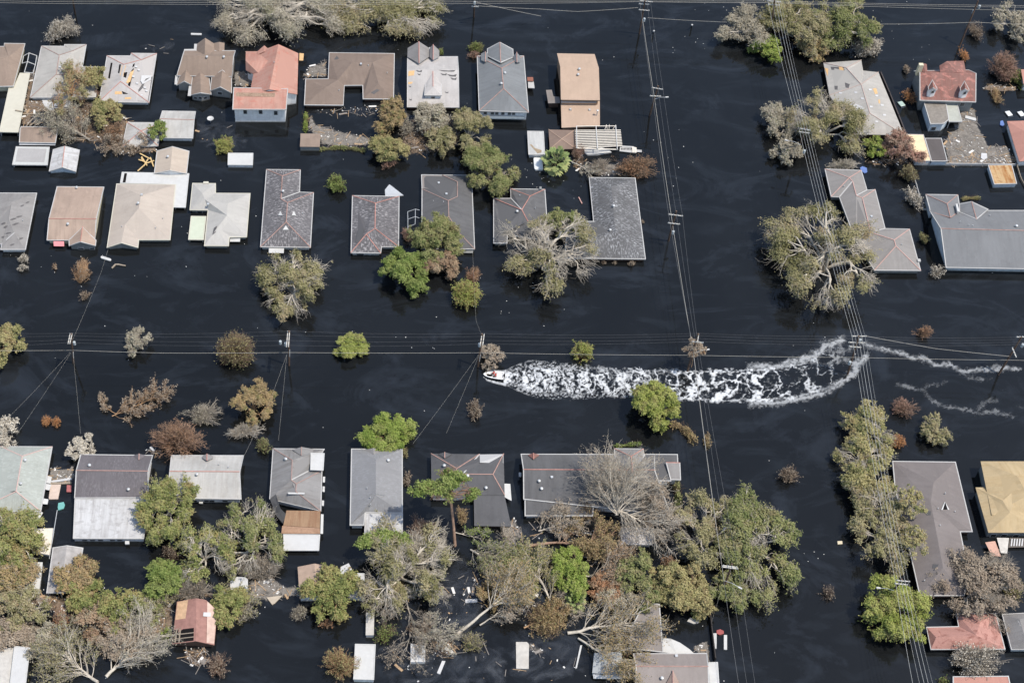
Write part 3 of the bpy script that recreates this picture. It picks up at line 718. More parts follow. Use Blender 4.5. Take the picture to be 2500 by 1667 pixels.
c = at(*P('A4', 1378, 640)[0], 6.8); MB().box(c + np.array([0, 0, .2]), 1.1, .9, 3.4).build('chimney', W_CREAM, b.root)

b = Bld('low shed with a peeling cream half and a dark half', 2260, 360, 'shed', 'shed')
b.flat(P('A4', 1255, 1226, 1416, 1229, 1486, 1466, 1345, 1470), 1.5, paint('peeling_cream', (226, 200, 164), .12, .8, .2, .7, .6), W_BLUE, TRIM, over=.1)
b.flat(P('A4', 1430, 1262, 1580, 1262, 1634, 1470, 1490, 1470), 1.6, shingle('dark_roll_roof', (104, 98, 96), blot=.1, streak=.2), W_BLUE, TRIM, over=.1, rname='lower_roof')
b = Bld('bright red roof running out at the right edge', 2490, 340)
b.gen(P('A4', 2178, 1106, 2700, 1090, 2760, 1440, 2290, 1472, 2480, 1280), [2.0] * 4 + [4.2], [(0, 1, 4), (1, 2, 4), (2, 3, 4), (3, 0, 4)], [0, 1, 2, 3], R_RED2, W_WHITE, None)
b = Bld('small corner of a red roof behind the round green shrub', 2500, 185)
b.flat(P('A4', 2305, 635, 2500, 630, 2500, 760, 2330, 770), 2.5, R_RED2, W_WHITE, None)
b = Bld('flat roof of bare orange boards on a pale frame', 2447, 427, 'shed', 'shed')
b.flat(P('B4', 2007, 88, 2222, 85, 2267, 256, 2062, 261), 1.4, shingle('orange_boards', (208, 172, 122), blot=.15, streak=1.0, dark=(150, 98, 50), moss=.6, mosscol=(122, 76, 42)), W_BLUE, TRIM, over=.1)

b = Bld('long clean grey house with stepped hips and pink ridges behind the big oak', 2120, 540)
b.gen(P('B4', 518, 122, 850, 135, 903, 315, 977, 310, 1068, 665, 1290, 670, 1392, 1048, 970, 1045, 800, 780, 650, 378, 575, 375, 740, 203, 770, 235, 805, 365, 860, 387, 935, 700, 1150, 770, 1165, 825),
      [1.5] * 11 + [3.2, 3.2, 3.2, 3.0, 3.2, 3.4, 3.4],
      [(10, 0, 11), (0, 1, 11), (1, 2, 13, 12, 11), (2, 3, 14, 13), (3, 4, 15, 14), (4, 5, 16, 15), (5, 6, 17, 16), (6, 7, 17), (7, 8, 15, 16, 17), (8, 9, 12, 13, 14, 15), (9, 10, 11, 12)],
      list(range(11)), R_RGREY, W_STONE, TRIM, ridge=[(0, 11), (1, 11), (10, 11), (11, 12), (12, 13), (13, 14), (14, 3), (14, 15), (15, 16), (16, 5), (16, 17), (17, 6), (17, 7)], valley=[(2, 13), (4, 15), (9, 12)], rcap=paint('pink_ridge', (188, 152, 142)))
b.vents(P('B4', 940, 560), 'box'); b.vents(P('B4', 1215, 815, 690, 285), 'pipe'); b.slab(P('B4', 1362, 940, 1388, 940, 1394, 962, 1366, 964), 2.0, .5, TRIM, 'meter_box')

b = Bld('large cool grey gabled house cut by the right edge', 2420, 570)
b.gab(P('B4', 1472, 500, 1575, 665, 1622, 1020, 2620, 1038, 2600, 690, 2600, 500), 2.6, 5.6, R_COOL, W_BLUE, TRIM, e2=2.0, over=.9)
b.hip(P('B4', 1437, 354, 1730, 358, 1752, 500, 1480, 512, 1632, 440, 1662, 566), 2.6, [4.2, 4.0], R_COOL, W_BLUE, TRIM, rname='wing_roof')
b.gen(P('B4', 1745, 440, 1855, 420, 2005, 490, 1900, 580, 1745, 515), [3.0, 4.2, 3.0, 4.0, 3.0], [(0, 1, 3, 4), (1, 2, 3)], [0, 1, 2, 3, 4], R_COOL, W_BLUE, TRIM, ridge=[(1, 3)], rname='gable_roof', bottom=2.0)
b.slab(P('B4', 1710, 440, 1728, 438, 1746, 506, 1728, 512), 4.2, .6, WHITE, 'chimney')
b.vents(P('B4', 2260, 650), 'turbine'); b.vents(P('B4', 1750, 612, 1862, 645, 2018, 550, 1825, 640), 'pipe')

# ---------------------------------------------------------------- the near row
b = Bld('pale green grey hip roofed house with white side awnings', 60, 1160)
b.gen(P('C1', -240, 1155, 5, 1155, 476, 1158) + P('D1', 308, 272, -200, 277) + P('C1', 203, 1245) + P('D1', 122, 122), [1.4] * 5 + [3.4, 3.4],
      [(1, 2, 5), (2, 3, 6, 5), (3, 4, 6), (4, 0, 1, 5, 6)], [0, 1, 2, 3, 4], R_PGREEN, W_WHITE, TRIM, ridge=[(1, 5), (2, 5), (5, 6), (6, 3), (6, 4)], rcap=paint('pale_pink_ridge', (196, 166, 158)))
b.flat(P('D1', -60, 282, 292, 282, 236, 385, -60, 380), [1.0, 1.0, .8, .8], PGREEN, None, TRIM, rname='porch_roof')
for q in ((350, 0, 392, 12, 380, 62, 345, 55), (350, 62, 388, 70, 372, 112, 338, 105), (322, 172, 366, 180, 358, 218, 318, 215), (262, 322, 312, 345, 290, 385, 240, 370), (300, 270, 325, 280, 268, 380, 240, 370)):
    b.slab(P('D1', *q), [1.2, .9, .9, 1.2], .08, WHITE, 'awning')
b.vents(P('C1', 232, 1288, 193, 1502), 'turbine'); b.vents(P('C1', 97, 1262), 'pipe')
b.patch(P('D1', 75, 124, 120, 117, 168, 128, 120, 130), DARK)
b = Bld('small rusty white tin roof next to a long pole', 105, 1315, 'shed', 'shed')
b.flat(P('D1', 240, 400, 408, 398, 372, 600, 240, 575), [1.2, 1.2, .9, .9], paint('stained_white_tin', (218, 210, 196), .12, .6, .4, 1.5, .6), W_WHITE, None, over=.1)
b = Bld('pale roof strip under the trees at the left edge', 75, 1415, 'shed', 'shed')
b.flat(P('D1', 150, 650, 322, 655, 294, 888, 110, 880), [1.2, 1.2, 1.0, 1.0], paint('pale_grey_sheet', (196, 196, 192), .1), W_WHITE, None, over=.1)

b = Bld('purple grey gabled house with a stained white flat rear roof', 270, 1190)
b.gab(P('C1', 736, 1228, 694, 1374) + P('D1', 563, 170, 1120, 168) + P('C1', 1350, 1380, 1392, 1236), 2.4, 4.6, R_PURP, W_WHITE, TRIM, e2=2.0)
b.flat(P('D1', 566, 176, 1116, 172, 1086, 478, 553, 476), [1.8, 1.8, 1.4, 1.4], R_LICH, W_WHITE, TRIM, rname='rear_roof', over=.15)
b.gab(P('C1', 1225, 1232, 1268, 1222, 1320, 1234, 1330, 1240, 1266, 1278, 1216, 1245), 2.6, 3.2, R_PURP, None, None, rname='dormer')
b.windows(P('D1', 640, 488, 700, 488, 760, 488, 850, 488, 905, 488), .9, .4); b.slab(P('D1', 944, 494, 976, 494, 976, 518, 944, 518), .9, .3, WHITE, 'cooler_box')
b.vents(P('C1', 818, 1335, 1172, 1555), 'turbine')

b = Bld('weathered white gabled house with thin red ridge', 505, 1165)
b.gab(P('C1', 1562, 1236, 1546, 1382) + P('D1', 1264, 172, 1822, 180) + P('C1', 2185, 1386, 2220, 1238), 2.0, 4.0, R_WEATH, W_WHITE, TRIM)
b.gab(P('C1', 1845, 1240, 1886, 1222, 1940, 1240, 1940, 1262, 1886, 1285, 1845, 1262), 2.8, 3.3, R_GREY, None, None, rname='dormer')
b.windows(P('D1', 1470, 192, 1560, 192, 1600, 193, 1700, 193), .9, .5); b.slab(P('D1', 1504, 196, 1532, 197, 1531, 211, 1503, 210), .8, .3, WHITE, 'cooler_box')
b.vents(P('C1', 1795, 1418, 1678, 1488), 'turbine'); b.vents(P('C1', 1995, 1325, 2080, 1350), 'pipe')

b = Bld('streaked grey house with a rusty tiled porch and white tin lean-to', 725, 1190)
b.gen(P('C2', 155, 1175, 622, 1180) + P('D2', 490, 270, 103, 178) + P('C2', 502, 1368, 602, 1376, 330, 1280, 322, 1462, 368, 1496) + P('D2', 300, 122), [1.8] * 6 + [4.2, 4.2, 4.0, 4.0],
      [(0, 1, 6), (1, 4, 7, 6), (4, 5, 8, 7), (5, 2, 9, 8), (2, 3, 9), (3, 0, 6, 7, 8, 9)], [0, 1, 4, 5, 2, 3], R_SPLIT, W_WHITE, TRIM,
      ridge=[(0, 6), (6, 7), (7, 8), (8, 5), (8, 9), (9, 2)], valley=[(4, 7)])
b.gab(P('C2', 385, 1182, 415, 1160, 522, 1178, 522, 1230, 412, 1238, 330, 1184), 2.4, 3.4, R_SPLIT, None, None, rname='gable_roof')
b.flat(P('C2', 500, 1215, 622, 1219, 612, 1372, 498, 1368), 3.0, WHITE, None, WHITE, rname='flat_roof', bottom=1.5, fas=.1)
b.gen(P('D2', 105, 178, 150, 140, 185, 250, 225, 290, 205, 365, 150, 300), [2.0, 3.0, 2.8, 2.4, 1.0, 1.4], [(0, 1, 2, 5), (2, 3, 4, 5)], [0, 1, 2, 3, 4, 5], R_DGREY, None, None, rname='collapsed_roof')
b.flat(P('D2', 230, 264, 486, 268, 482, 396, 206, 378), [2.0, 2.0, 1.5, 1.5], shingle('rusty_tiles', (172, 138, 106), blot=.2, streak=.8, dark=(130, 98, 76)), None, None, rname='porch_roof')
b.flat(P('D2', 198, 380, 482, 398, 484, 440, 190, 438), [1.5, 1.5, 1.3, 1.3], paint('brown_boards', (158, 128, 106), .2, .9, .2, 2, .5), W_WHITE, None, rname='porch_roof', over=.1)
b.flat(P('D2', 208, 446, 482, 448, 474, 566, 210, 565), [1.2, 1.2, .9, .9], TIN, None, WHITE, posts=True, rname='lean_to_roof')
for q in ((505, 10, 522, 10, 520, 52, 504, 52), (503, 82, 520, 84, 518, 125, 501, 122), (498, 188, 514, 190, 512, 230, 497, 228), (490, 292, 510, 294, 506, 440, 486, 440)):
    b.slab(P('D2', *q), [1.5, 1.2, 1.2, 1.5], .07, WHITE, 'awning')
b.slab(P('D2', 240, 128, 368, 130, 365, 142, 244, 140), 3.9, .1, WHITE, 'gable_vent'); b.vents(P('C2', 272, 1278), 'turbine')

b = Bld('smooth grey hip roofed house with a stained flat corner', 915, 1190)
b.gen(P('C2', 870, 1178, 1334, 1180) + P('D2', 1106, 282, 824, 280, 815, 376, 710, 376) + P('C2', 1093, 1272) + P('D2', 905, 150, 770, 300), [1.8] * 6 + [3.8, 3.8, 2.2],
      [(0, 1, 6), (1, 2, 7, 6), (2, 3, 7), (3, 4, 5, 7), (5, 0, 6, 7)], [0, 1, 2, 3, 4, 5], R_SMOOTH, W_WHITE, TRIM)
b.gab(P('C2', 1020, 1180, 1068, 1170, 1122, 1180, 1158, 1186, 1075, 1248, 990, 1186), 2.0, 3.0, R_GREY, None, None, False, rname='gable_roof')
b.flat(P('D2', 828, 282, 1107, 288, 1105, 470, 818, 462), [1.7, 1.7, 1.3, 1.3], R_LICH, W_WHITE, TRIM, rname='rear_roof', over=.1)
b.slab(P('D2', 840, 152, 905, 138, 975, 152), [3.4, 4.0, 3.4], .08, WHITE, 'gable_vent'); b.vents(P('D2', 838, 102, 862, 172, 866, 224), 'pipe'); b.vents(P('C2', 1205, 1290), 'turbine')

b = Bld('charcoal house with bright red ridges behind the snapped pine', 1130, 1180)
b.gen(P('C2', 1595, 1220, 2037, 1226, 2257, 1222) + P('D2', 1878, 150, 1640, 150, 1500, 168, 1325, 163) + P('C2', 1830, 1357, 1885, 1408, 2160, 1410) + P('D2', 1480, 40), [1.8] * 7 + [4.2, 3.9, 3.6, 3.8],
      [(0, 1, 7), (1, 2, 9, 8, 7), (2, 3, 9), (3, 4, 8, 9), (4, 5, 10, 7, 8), (5, 6, 10), (6, 0, 7, 10)], [0, 1, 2, 3, 4, 5, 6], R_DGREY2, W_WHITE, None,
      ridge=[(0, 7), (1, 7), (8, 9), (9, 2), (9, 3), (10, 6), (7, 10)], valley=[(1, 8)])
b.patch(P('C2', 2038, 1230, 2254, 1226, 2252, 1306, 2040, 1304), R_LICH)
b.flat(P('D2', 1645, 152, 1876, 150, 1928, 385, 1648, 381), [1.7, 1.7, 1.3, 1.3], R_DGREY2, W_BRICK, None, rname='rear_roof')
b.slab(P('D2', 1875, 62, 1920, 64, 1930, 192, 1868, 160), [1.6, 1.3, 1.2, 1.5], .08, WHITE, 'awning'); b.gab(P('C2', 1660, 1224, 1720, 1207, 1785, 1224, 1780, 1230, 1720, 1262, 1665, 1230), 2.2, 2.9, R_DGREY2, None, None, rname='gable_roof')
b.vents(P('C2', 1715, 1338, 1928, 1430, 2095, 1540), 'turbine'); b.slab(P('D2', 1335, 168, 1440, 170, 1440, 182, 1335, 180), 1.0, .2, TRIM, 'porch_roof')

b = Bld('long grey house lying under the huge bare fallen tree', 1470, 1190)
b.gab(P('C3', 82, 1225, 104, 1366) + P('D3', 88, 180, 1200, 300) + P('C3', 1300, 1370, 1300, 1228), 2.0, 4.0, R_DGREY, W_WHITE, TRIM)
b.flat(P('D3', 97, 160, 620, 168, 610, 306, 98, 305), [1.9, 1.9, 1.4, 1.4], R_DGREY, W_WHITE, TRIM, rname='rear_roof')
b.hip(P('C3', 932, 1175, 1197, 1178, 1202, 1480, 962, 1480, 1086, 1246, 1102, 1400), 2.4, 4.6, R_GREY, W_WHITE, TRIM, rname='wing_roof')
b.flat(P('C3', 1205, 1226, 1508, 1228, 1512, 1310, 1420, 1312, 1448, 1470, 1205, 1468), 2.2, R_DGREY, W_WHITE, TRIM, rname='flat_roof')
b.gen(P('C3', 1405, 1303, 1530, 1305, 1537, 1460, 1445, 1458), [2.9, 2.9, 2.3, 2.3], [(0, 1, 2, 3)], [0, 1, 2, 3], R_GREY, W_WHITE, TRIM, ridge=[(0, 1)], rname='porch_roof')
b.flat(P('D3', 822, 395, 1062, 400, 1062, 522, 826, 522), 1.5, R_LGREY, W_WHITE, TRIM, rname='rear_roof')
b.vents(P('C3', 362, 1440), 'box'); b.vents(P('C3', 246, 1478, 268, 1548), 'turbine'); b.slab(P('C3', 62, 1392, 84, 1392, 84, 1426, 62, 1426), 1.6, .3, TRIM, 'meter_box')
b.gab(P('C3', 150, 1228, 195, 1216, 244, 1228, 246, 1236, 196, 1272, 148, 1236), 2.4, 3.1, R_REDDK, None, None, rname='dormer')

# ---------------------------------------------------------------- sheds in the near back yards
b = Bld('grey striped carport roof under tan branches', 155, 1380, 'carport', 'carport')
b.gab(P('D1', 400, 546, 506, 530, 627, 548, 562, 880, 455, 885, 352, 888), 1.4, 2.2, paint('grey_striped_sheet', (160, 156, 152), .25, .7, .3, .8, .6), None, TRIM, False, posts=True)
b = Bld('white L shaped roof in the lower left corner', 30, 1620)
b.flat(P('D1', 0, 1305, 110, 1302, 75, 1640, -40, 1640), 1.6, GTIN, W_WHITE, TRIM)
b.flat(P('D1', 110, 1288, 226, 1302, 185, 1640, 68, 1640), 2.0, TIN, W_WHITE, WHITE, rname='white_roof')
b = Bld('rusty red shed with its rafters showing through', 475, 1515, 'shed', 'shed')
b.gen(P('D1', 1336, 952, 1482, 926, 1480, 1250, 1300, 1272, 1556, 940, 1642, 1020, 1618, 1280), [1.6, 2.9, 2.9, 1.6, 2.6, 1.7, 1.7],
      [(0, 1, 2, 3), (1, 4, 5, 6, 2)], [0, 1, 4, 5, 6, 2, 3], RUST, W_BRICK, None)
b.patch(P('D1', 1318, 1095, 1468, 1080, 1466, 1095, 1316, 1112), DARK); b.patch(P('D1', 1314, 1168, 1464, 1150, 1462, 1246, 1304, 1266), DARK)
b.patch(P('D1', 1316, 1112, 1466, 1096, 1464, 1140, 1312, 1152), GTIN, .06); b.patch(P('D1', 1340, 955, 1420, 940, 1400, 1080, 1324, 1090), paint('tan_sheet', (196, 162, 128), .2), .03)
for k in range(5):
    x = 1330 + k * 28; b.patch(P('D1', x, 1166, x + 9, 1165, x - 2, 1262, x - 11, 1263), WOOD, .09, 'rafter', .08)
for y in (1196, 1228): b.patch(P('D1', 1312, y + 6, 1464, y - 12, 1464, y - 6, 1311, y + 12), WOOD, .1, 'batten', .05)
b.patch(P('D1', 1565, 950, 1638, 1020, 1616, 1270, 1560, 1262), paint('bleached_rust', (196, 170, 156), .2, .7, .3, 1.2, .5), .03)
b.patch(P('D1', 1536, 1034, 1592, 1036, 1590, 1068, 1532, 1064), SHEET, .1)
b = Bld('white round cornered tank roof among green branches', 580, 1432, 'tank', 'tank')
b.flat(P('D1', 1740, 790, 1770, 764, 1850, 766, 1872, 784, 1868, 905, 1845, 921, 1750, 915, 1735, 895), 1.3, TIN, W_WHITE, None, over=.05)
b = Bld('brown striped gabled roof behind the yellow green tree', 765, 1415, 'shed', 'shed')
b.gab(P('D2', 314, 690, 442, 665, 566, 688, 560, 925, 450, 905, 330, 930), 1.4, 2.5, paint('brown_striped_tin', (168, 146, 128), .2, .6, .35, .8, .5), W_WHITE, None, False, over=.2)
b = Bld('torn white metal roofs behind the big bare tree', 870, 1425, 'shed', 'shed')
b.flat(P('D2', 640, 690, 700, 662, 740, 735, 820, 738, 818, 930, 700, 915, 630, 800), [1.6, 1.6, 1.7, 1.7, 1.3, 1.3, 1.4], SHEET, W_WHITE, None, over=.1)
b.patch(P('D2', 640, 770, 690, 770, 680, 860, 640, 850), GTIN); b.patch(P('D2', 735, 770, 790, 772, 788, 835, 750, 810), paint('brown_hole', (110, 80, 60), .3))
b = Bld('small striped tin shed above the white trailer', 903, 1522, 'shed', 'shed')
b.flat(P('D2', 832, 1036, 893, 1036, 890, 1205, 828, 1205), 1.2, GTIN, W_WHITE, None, over=.08)
b = Bld('long plain white trailer roof beside an olive bush', 890, 1620, 'trailer', 'trailer')
b.flat(P('D2', 750, 1273, 901, 1276, 889, 1540, 737, 1536), [1.3] * 4, WHITE, W_WHITE, WHITE, over=.04)
b = Bld('small white shed roof beneath bare fallen branches', 1020, 1595, 'shed', 'shed')
b.flat(P('D2', 1168, 1268, 1278, 1285, 1278, 1405, 1166, 1408), 1.0, TIN, W_WHITE, None, over=.06)
b = Bld('grey brown roof slope behind the gabled house at the bottom edge', 1580, 1540)
b.gen(P('D3', 1000, 962, 1113, 972, 1141, 1334, 888, 1306, 900, 1150), [3.0, 3.0, 2.2, 2.2, 2.6], [(0, 1, 2, 3, 4)], [0, 1, 2, 3, 4], R_OLD, W_BRICK, TRIM)
b = Bld('grey gabled house with a thin red ridge at the bottom edge', 1640, 1640)
b.gab(P('D3', 916, 1345, 936, 1440, 930, 1720, 1490, 1720, 1482, 1441, 1470, 1343), 2.2, 4.0, shingle('shingle_taupe', (158, 148, 142), blot=.1, streak=.15), W_WHITE, TRIM, e2=1.6)
b.gab(P('D3', 1090, 1720, 1215, 1470, 1340, 1720, 1340, 1740, 1215, 1740, 1090, 1740), 2.0, 4.0, shingle('shingle_warm_taupe', (176, 152, 138), blot=.1), None, None, rname='gable_roof')
b.flat(P('D3', 1486, 1412, 1552, 1410, 1572, 1720, 1492, 1720), 1.6, WHITE, W_WHITE, WHITE, rname='side_roof', over=.05)
b.vents(P('D3', 1130, 1535), 'turbine'); b.vents(P('D3', 1240, 1365), 'box')
b = Bld('pale blue grey shed roof with a broken white front edge', 1480, 1620, 'shed', 'shed')
b.flat(P('D3', 620, 1340, 830, 1330, 832, 1510, 606, 1490), [1.6, 1.6, 1.2, 1.2], paint('blue_grey_sheet', (150, 154, 156), .1), W_WHITE, None, over=.1)
b.slab(P('D3', 612, 1500, 830, 1508, 826, 1535, 616, 1532), [1.0, 1.0, .5, .5], .1, SHEET, 'eave_board')

# ---------------------------------------------------------------- near right block
b = Bld('large mauve roofed house behind the row of leaning trees', 2290, 1290)
b.gen(P('C4', 1135, 1290, 1708, 1297) + P('D4', 1543, 425, 1452, 425, 1512, 720, 1482, 908, 1146, 907, 1110, 745, 960, 100) + P('C4', 1510, 1480) + P('D4', 1228, 200, 1322, 695), [1.6] * 9 + [3.8, 4.0, 3.8],
      [(0, 1, 9), (1, 2, 3, 10, 9), (3, 4, 11, 10), (4, 5, 11), (5, 6, 11), (6, 7, 8, 10, 11), (8, 0, 9, 10)], list(range(9)), R_MAUVE, W_BRICK, TRIM)
b.patch(P('D4', 1308, 262, 1330, 205, 1354, 262), DARK, .3, 'roof_hatch', .28); b.patch(P('D4', 1300, 265, 1312, 265, 1330, 206, 1326, 206), WHITE, .34, 'hatch_trim', .3); b.patch(P('D4', 1330, 206, 1336, 208, 1362, 264, 1350, 264), WHITE, .34, 'hatch_trim', .3)
for q in ((1335, 140), (1408, 278), (1296, 382), (1280, 255), (1178, 798)): b.vents(P('D4', *q), 'pipe')
b.slab(P('D4', 1455, 630, 1498, 628, 1498, 660, 1460, 665), 3.6, 1.4, W_CREAM, 'chimney')
b.patch(P('D4', 1190, 270, 1230, 270, 1228, 300, 1195, 300), R_DGREY); b.patch(P('D4', 1245, 670, 1290, 672, 1270, 705, 1240, 700), R_DGREY)

b = Bld('ochre hip roofed two storey house at the right edge', 2450, 1230)
b.gen(P('C4', 1938, 1290, 2560, 1290) + P('D4', 2080, 300, 1690, 300) + P('C4', 2275, 1425) + P('D4', 1960, 150), [3.0] * 4 + [4.8, 4.8],
      [(0, 1, 4), (1, 2, 5, 4), (2, 3, 5), (3, 0, 4, 5)], [0, 1, 2, 3], R_OCHRE, W_STONE, None)
b.gen(P('D4', 1567, 90, 1845, 92, 2060, 96, 2080, 432, 1664, 431, 1772, 190, 1838, 130, 1872, 190, 1826, 280), [2.3] * 5 + [4.0, 4.1, 4.0, 4.0],
      [(0, 1, 6, 5), (1, 2, 7, 6), (2, 3, 8, 7), (3, 4, 8), (4, 0, 5, 8), (5, 6, 7, 8)], [0, 1, 2, 3, 4], R_OCHRE, W_STONE, None, rname='wing_roof')
b.slab(P('D4', 1640, 505, 1715, 495, 1760, 612, 1690, 605), [1.2, 1.2, .7, .7], .08, paint('pinkish_tin', (190, 150, 132), .15), 'awning')
b.slab(P('D4', 1728, 470, 1820, 472, 1806, 588, 1758, 585), [1.4, 1.4, .8, .8], .08, GTIN, 'awning')
b.slab(P('D4', 1826, 470, 2000, 472, 2000, 540, 1815, 545), [1.1, 1.1, .6, .6], .08, DTRIM, 'porch_roof')
for k in range(5): b.slab(P('D4', 1838 + k * 20, 478, 1848 + k * 20, 478, 1842 + k * 20, 532, 1832 + k * 20, 532), [1.25, 1.25, .75, .75], .08, SHEET, 'porch_slat')
b.windows(P('D4', 1700, 452, 1780, 452, 1870, 455), 1.0, 1.0)
b = Bld('small mossy red L shaped roof near the lower right corner', 2360, 1545)
b.gen(P('D4', 1422, 1040, 1720, 1040, 1790, 1311, 1230, 1312, 1197, 1145, 1440, 1140, 1602, 1110, 1570, 1205, 1270, 1222), [1.4] * 6 + [2.8, 3.2, 2.6],
      [(0, 1, 6), (1, 2, 7, 6), (2, 3, 8, 7), (3, 4, 8), (4, 5, 7, 8), (5, 0, 6, 7)], list(range(6)), R_REDM, W_BRICK, TRIM)
b = Bld('grey roof with a white patch at the lower right edge', 2480, 1540)
b.gen(P('D4', 1768, 1048, 2100, 1030, 2150, 1310, 1838, 1313, 1900, 1085, 1950, 1250), [1.6] * 4 + [3.2, 3.2], [(0, 1, 4), (1, 2, 5, 4), (2, 3, 5), (3, 0, 4, 5)], [0, 1, 2, 3], R_GREY, W_BLUE, TRIM)
b.patch(P('D4', 1885, 1095, 1960, 1060, 1960, 1130, 1910, 1140), SHEET)
b = Bld('red roof peeking in at the bottom edge below the grey bush', 2395, 1660)
b.flat(P('D4', 1397, 1518, 1815, 1514, 1850, 1680, 1400, 1680), [2.2, 2.2, 1.4, 1.4], R_RED2, W_BRICK, TRIM)
# ------------------------------------------------------------------ plants
def np_mesh(name, V, Fq, mat, parent, attr=None, smooth=False, tri=False):
    """fast mesh from arrays; V in world coordinates"""
    off = np.zeros(3); p = parent
    while p is not None:
        off += np.array(p.location); p = p.parent
    V = (np.asarray(V) - off).astype(np.float32); Fq = np.asarray(Fq, np.int32); k = Fq.shape[1]
    me = bpy.data.meshes.new(name)
    me.vertices.add(len(V)); me.vertices.foreach_set('co', V.ravel())
    me.loops.add(Fq.size); me.loops.foreach_set('vertex_index', Fq.ravel())
    me.polygons.add(len(Fq)); me.polygons.foreach_set('loop_start', np.arange(0, Fq.size, k, dtype=np.int32))
    if attr is not None:
        a = me.attributes.new('tint', 'FLOAT', 'FACE'); a.data.foreach_set('value', attr.astype(np.float32))
    me.update(calc_edges=True)
    if smooth: me.shade_smooth()
    return link(name, me, parent, (mat,))
def tubes(paths, radii, sides=3):
    """paths (M,n,3), radii (M,n) -> verts, quads"""
    M, n, _ = paths.shape
    t = np.gradient(paths, axis=1); t /= np.linalg.norm(t, axis=2, keepdims=True) + 1e-9
    ref = np.where(np.abs(t[..., 2:3]) < .85, np.array([0, 0, 1.0]), np.array([1.0, 0, 0]))
    a = np.cross(t, ref); a /= np.linalg.norm(a, axis=2, keepdims=True) + 1e-9
    b = np.cross(t, a)
    an = np.arange(sides) * 2 * math.pi / sides
    V = paths[:, :, None, :] + radii[:, :, None, None] * (np.cos(an)[None, None, :, None] * a[:, :, None, :] + np.sin(an)[None, None, :, None] * b[:, :, None, :])
    idx = np.arange(M * n * sides).reshape(M, n, sides)
    q = np.stack([idx[:, :-1, :], np.roll(idx[:, :-1, :], -1, 2), np.roll(idx[:, 1:, :], -1, 2), idx[:, 1:, :]], -1).reshape(-1, 4)
    return V.reshape(-1, 3), q
def cat(parts):
    V, Q, n = [], [], 0
    for v, q in parts:
        V.append(v); Q.append(q + n); n += len(v)
    return np.concatenate(V), np.concatenate(Q)
def curve(rng, A, B, n, wob, up=0.0):
    """bent limbs from A (M,3) to B (M,3)"""
    s = np.linspace(0, 1, n)[None, :, None]
    L = np.linalg.norm(B - A, axis=1)[:, None, None]
    p = A[:, None] * (1 - s) + B[:, None] * s
    ctl = rng.normal(0, 1, (len(A), 1, 3)) * L * wob; ctl[..., 2] += L[..., 0] * up
    p = p + ctl * (s * (1 - s) * 4)
    p[:, 1:-1] += rng.normal(0, 1, (len(A), n - 2, 3)) * L * wob * .3
    return p
def leaves(rng, C, size, aspect=1.0, upbias=.6, droop=0.0, base=None):
    N = len(C)
    nrm = rng.normal(0, 1, (N, 3)); nrm[:, 2] = np.abs(nrm[:, 2]) + upbias
    if base is not None: nrm = nrm * .45 + base + (0, 0, .25)
    nrm /= np.linalg.norm(nrm, axis=1, keepdims=True)
    d = rng.normal(0, 1, (N, 3)); d[:, 2] -= droop; d -= (d * nrm).sum(1, keepdims=True) * nrm; d /= np.linalg.norm(d, axis=1, keepdims=True) + 1e-9
    e = np.cross(nrm, d); s = size * rng.uniform(.6, 1.35, (N, 1))
    a, b = d * s * aspect, e * s / aspect
    bend = nrm * s * rng.uniform(-.3, .3, (N, 1))
    V = np.stack([C - a * .5, C - b * .5 + bend, C + a * .5, C + b * .5 + bend], 1).reshape(-1, 3)
    return V, np.arange(N * 4).reshape(-1, 4)
def leaf_mat(name, cols):
    if name in MATS: return MATS[name]
    k = NT(name); at_ = k.n('ShaderNodeAttribute', attribute_name='tint')
    r = k.n('ShaderNodeValToRGB'); cr = r.color_ramp
    for i, c in enumerate(cols):
        e = cr.elements[i] if i < 2 else cr.elements.new(i / (len(cols) - 1))
        e.position = i / (len(cols) - 1); e.color = c
    k.l(at_.outputs['Fac'], r.inputs[0])
    d = k.n('ShaderNodeBsdfDiffuse'); t = k.n('ShaderNodeBsdfTranslucent'); mx = k.n('ShaderNodeMixShader')
    k.l(r.outputs[0], d.inputs[0]); k.l(r.outputs[0], t.inputs[0]); mx.inputs[0].default_value = .28
    k.l(d.outputs[0], mx.inputs[1]); k.l(t.outputs[0], mx.inputs[2]); k.l(mx.outputs[0], k.out.inputs[0])
    MATS[name] = k.m; return k.m
def bark(name, col, var=.25):
    if name in MATS: return MATS[name]
    k = NT(name); tc = k.n('ShaderNodeTexCoord').outputs['Object']; c = lin(col)
    a = k.mix(k.ramp(k.noise(tc, .8, 3), .35, .7), scl(c, 1 - var), scl(c, 1 + var))
    k.principled(a, .9, .1); MATS[name] = k.m; return k.m
def C4(*v, k=.86): return tuple(lin([1.06 * (k * x + (1 - k) * (sum(c) / 3)) for x in c]) for c in v)
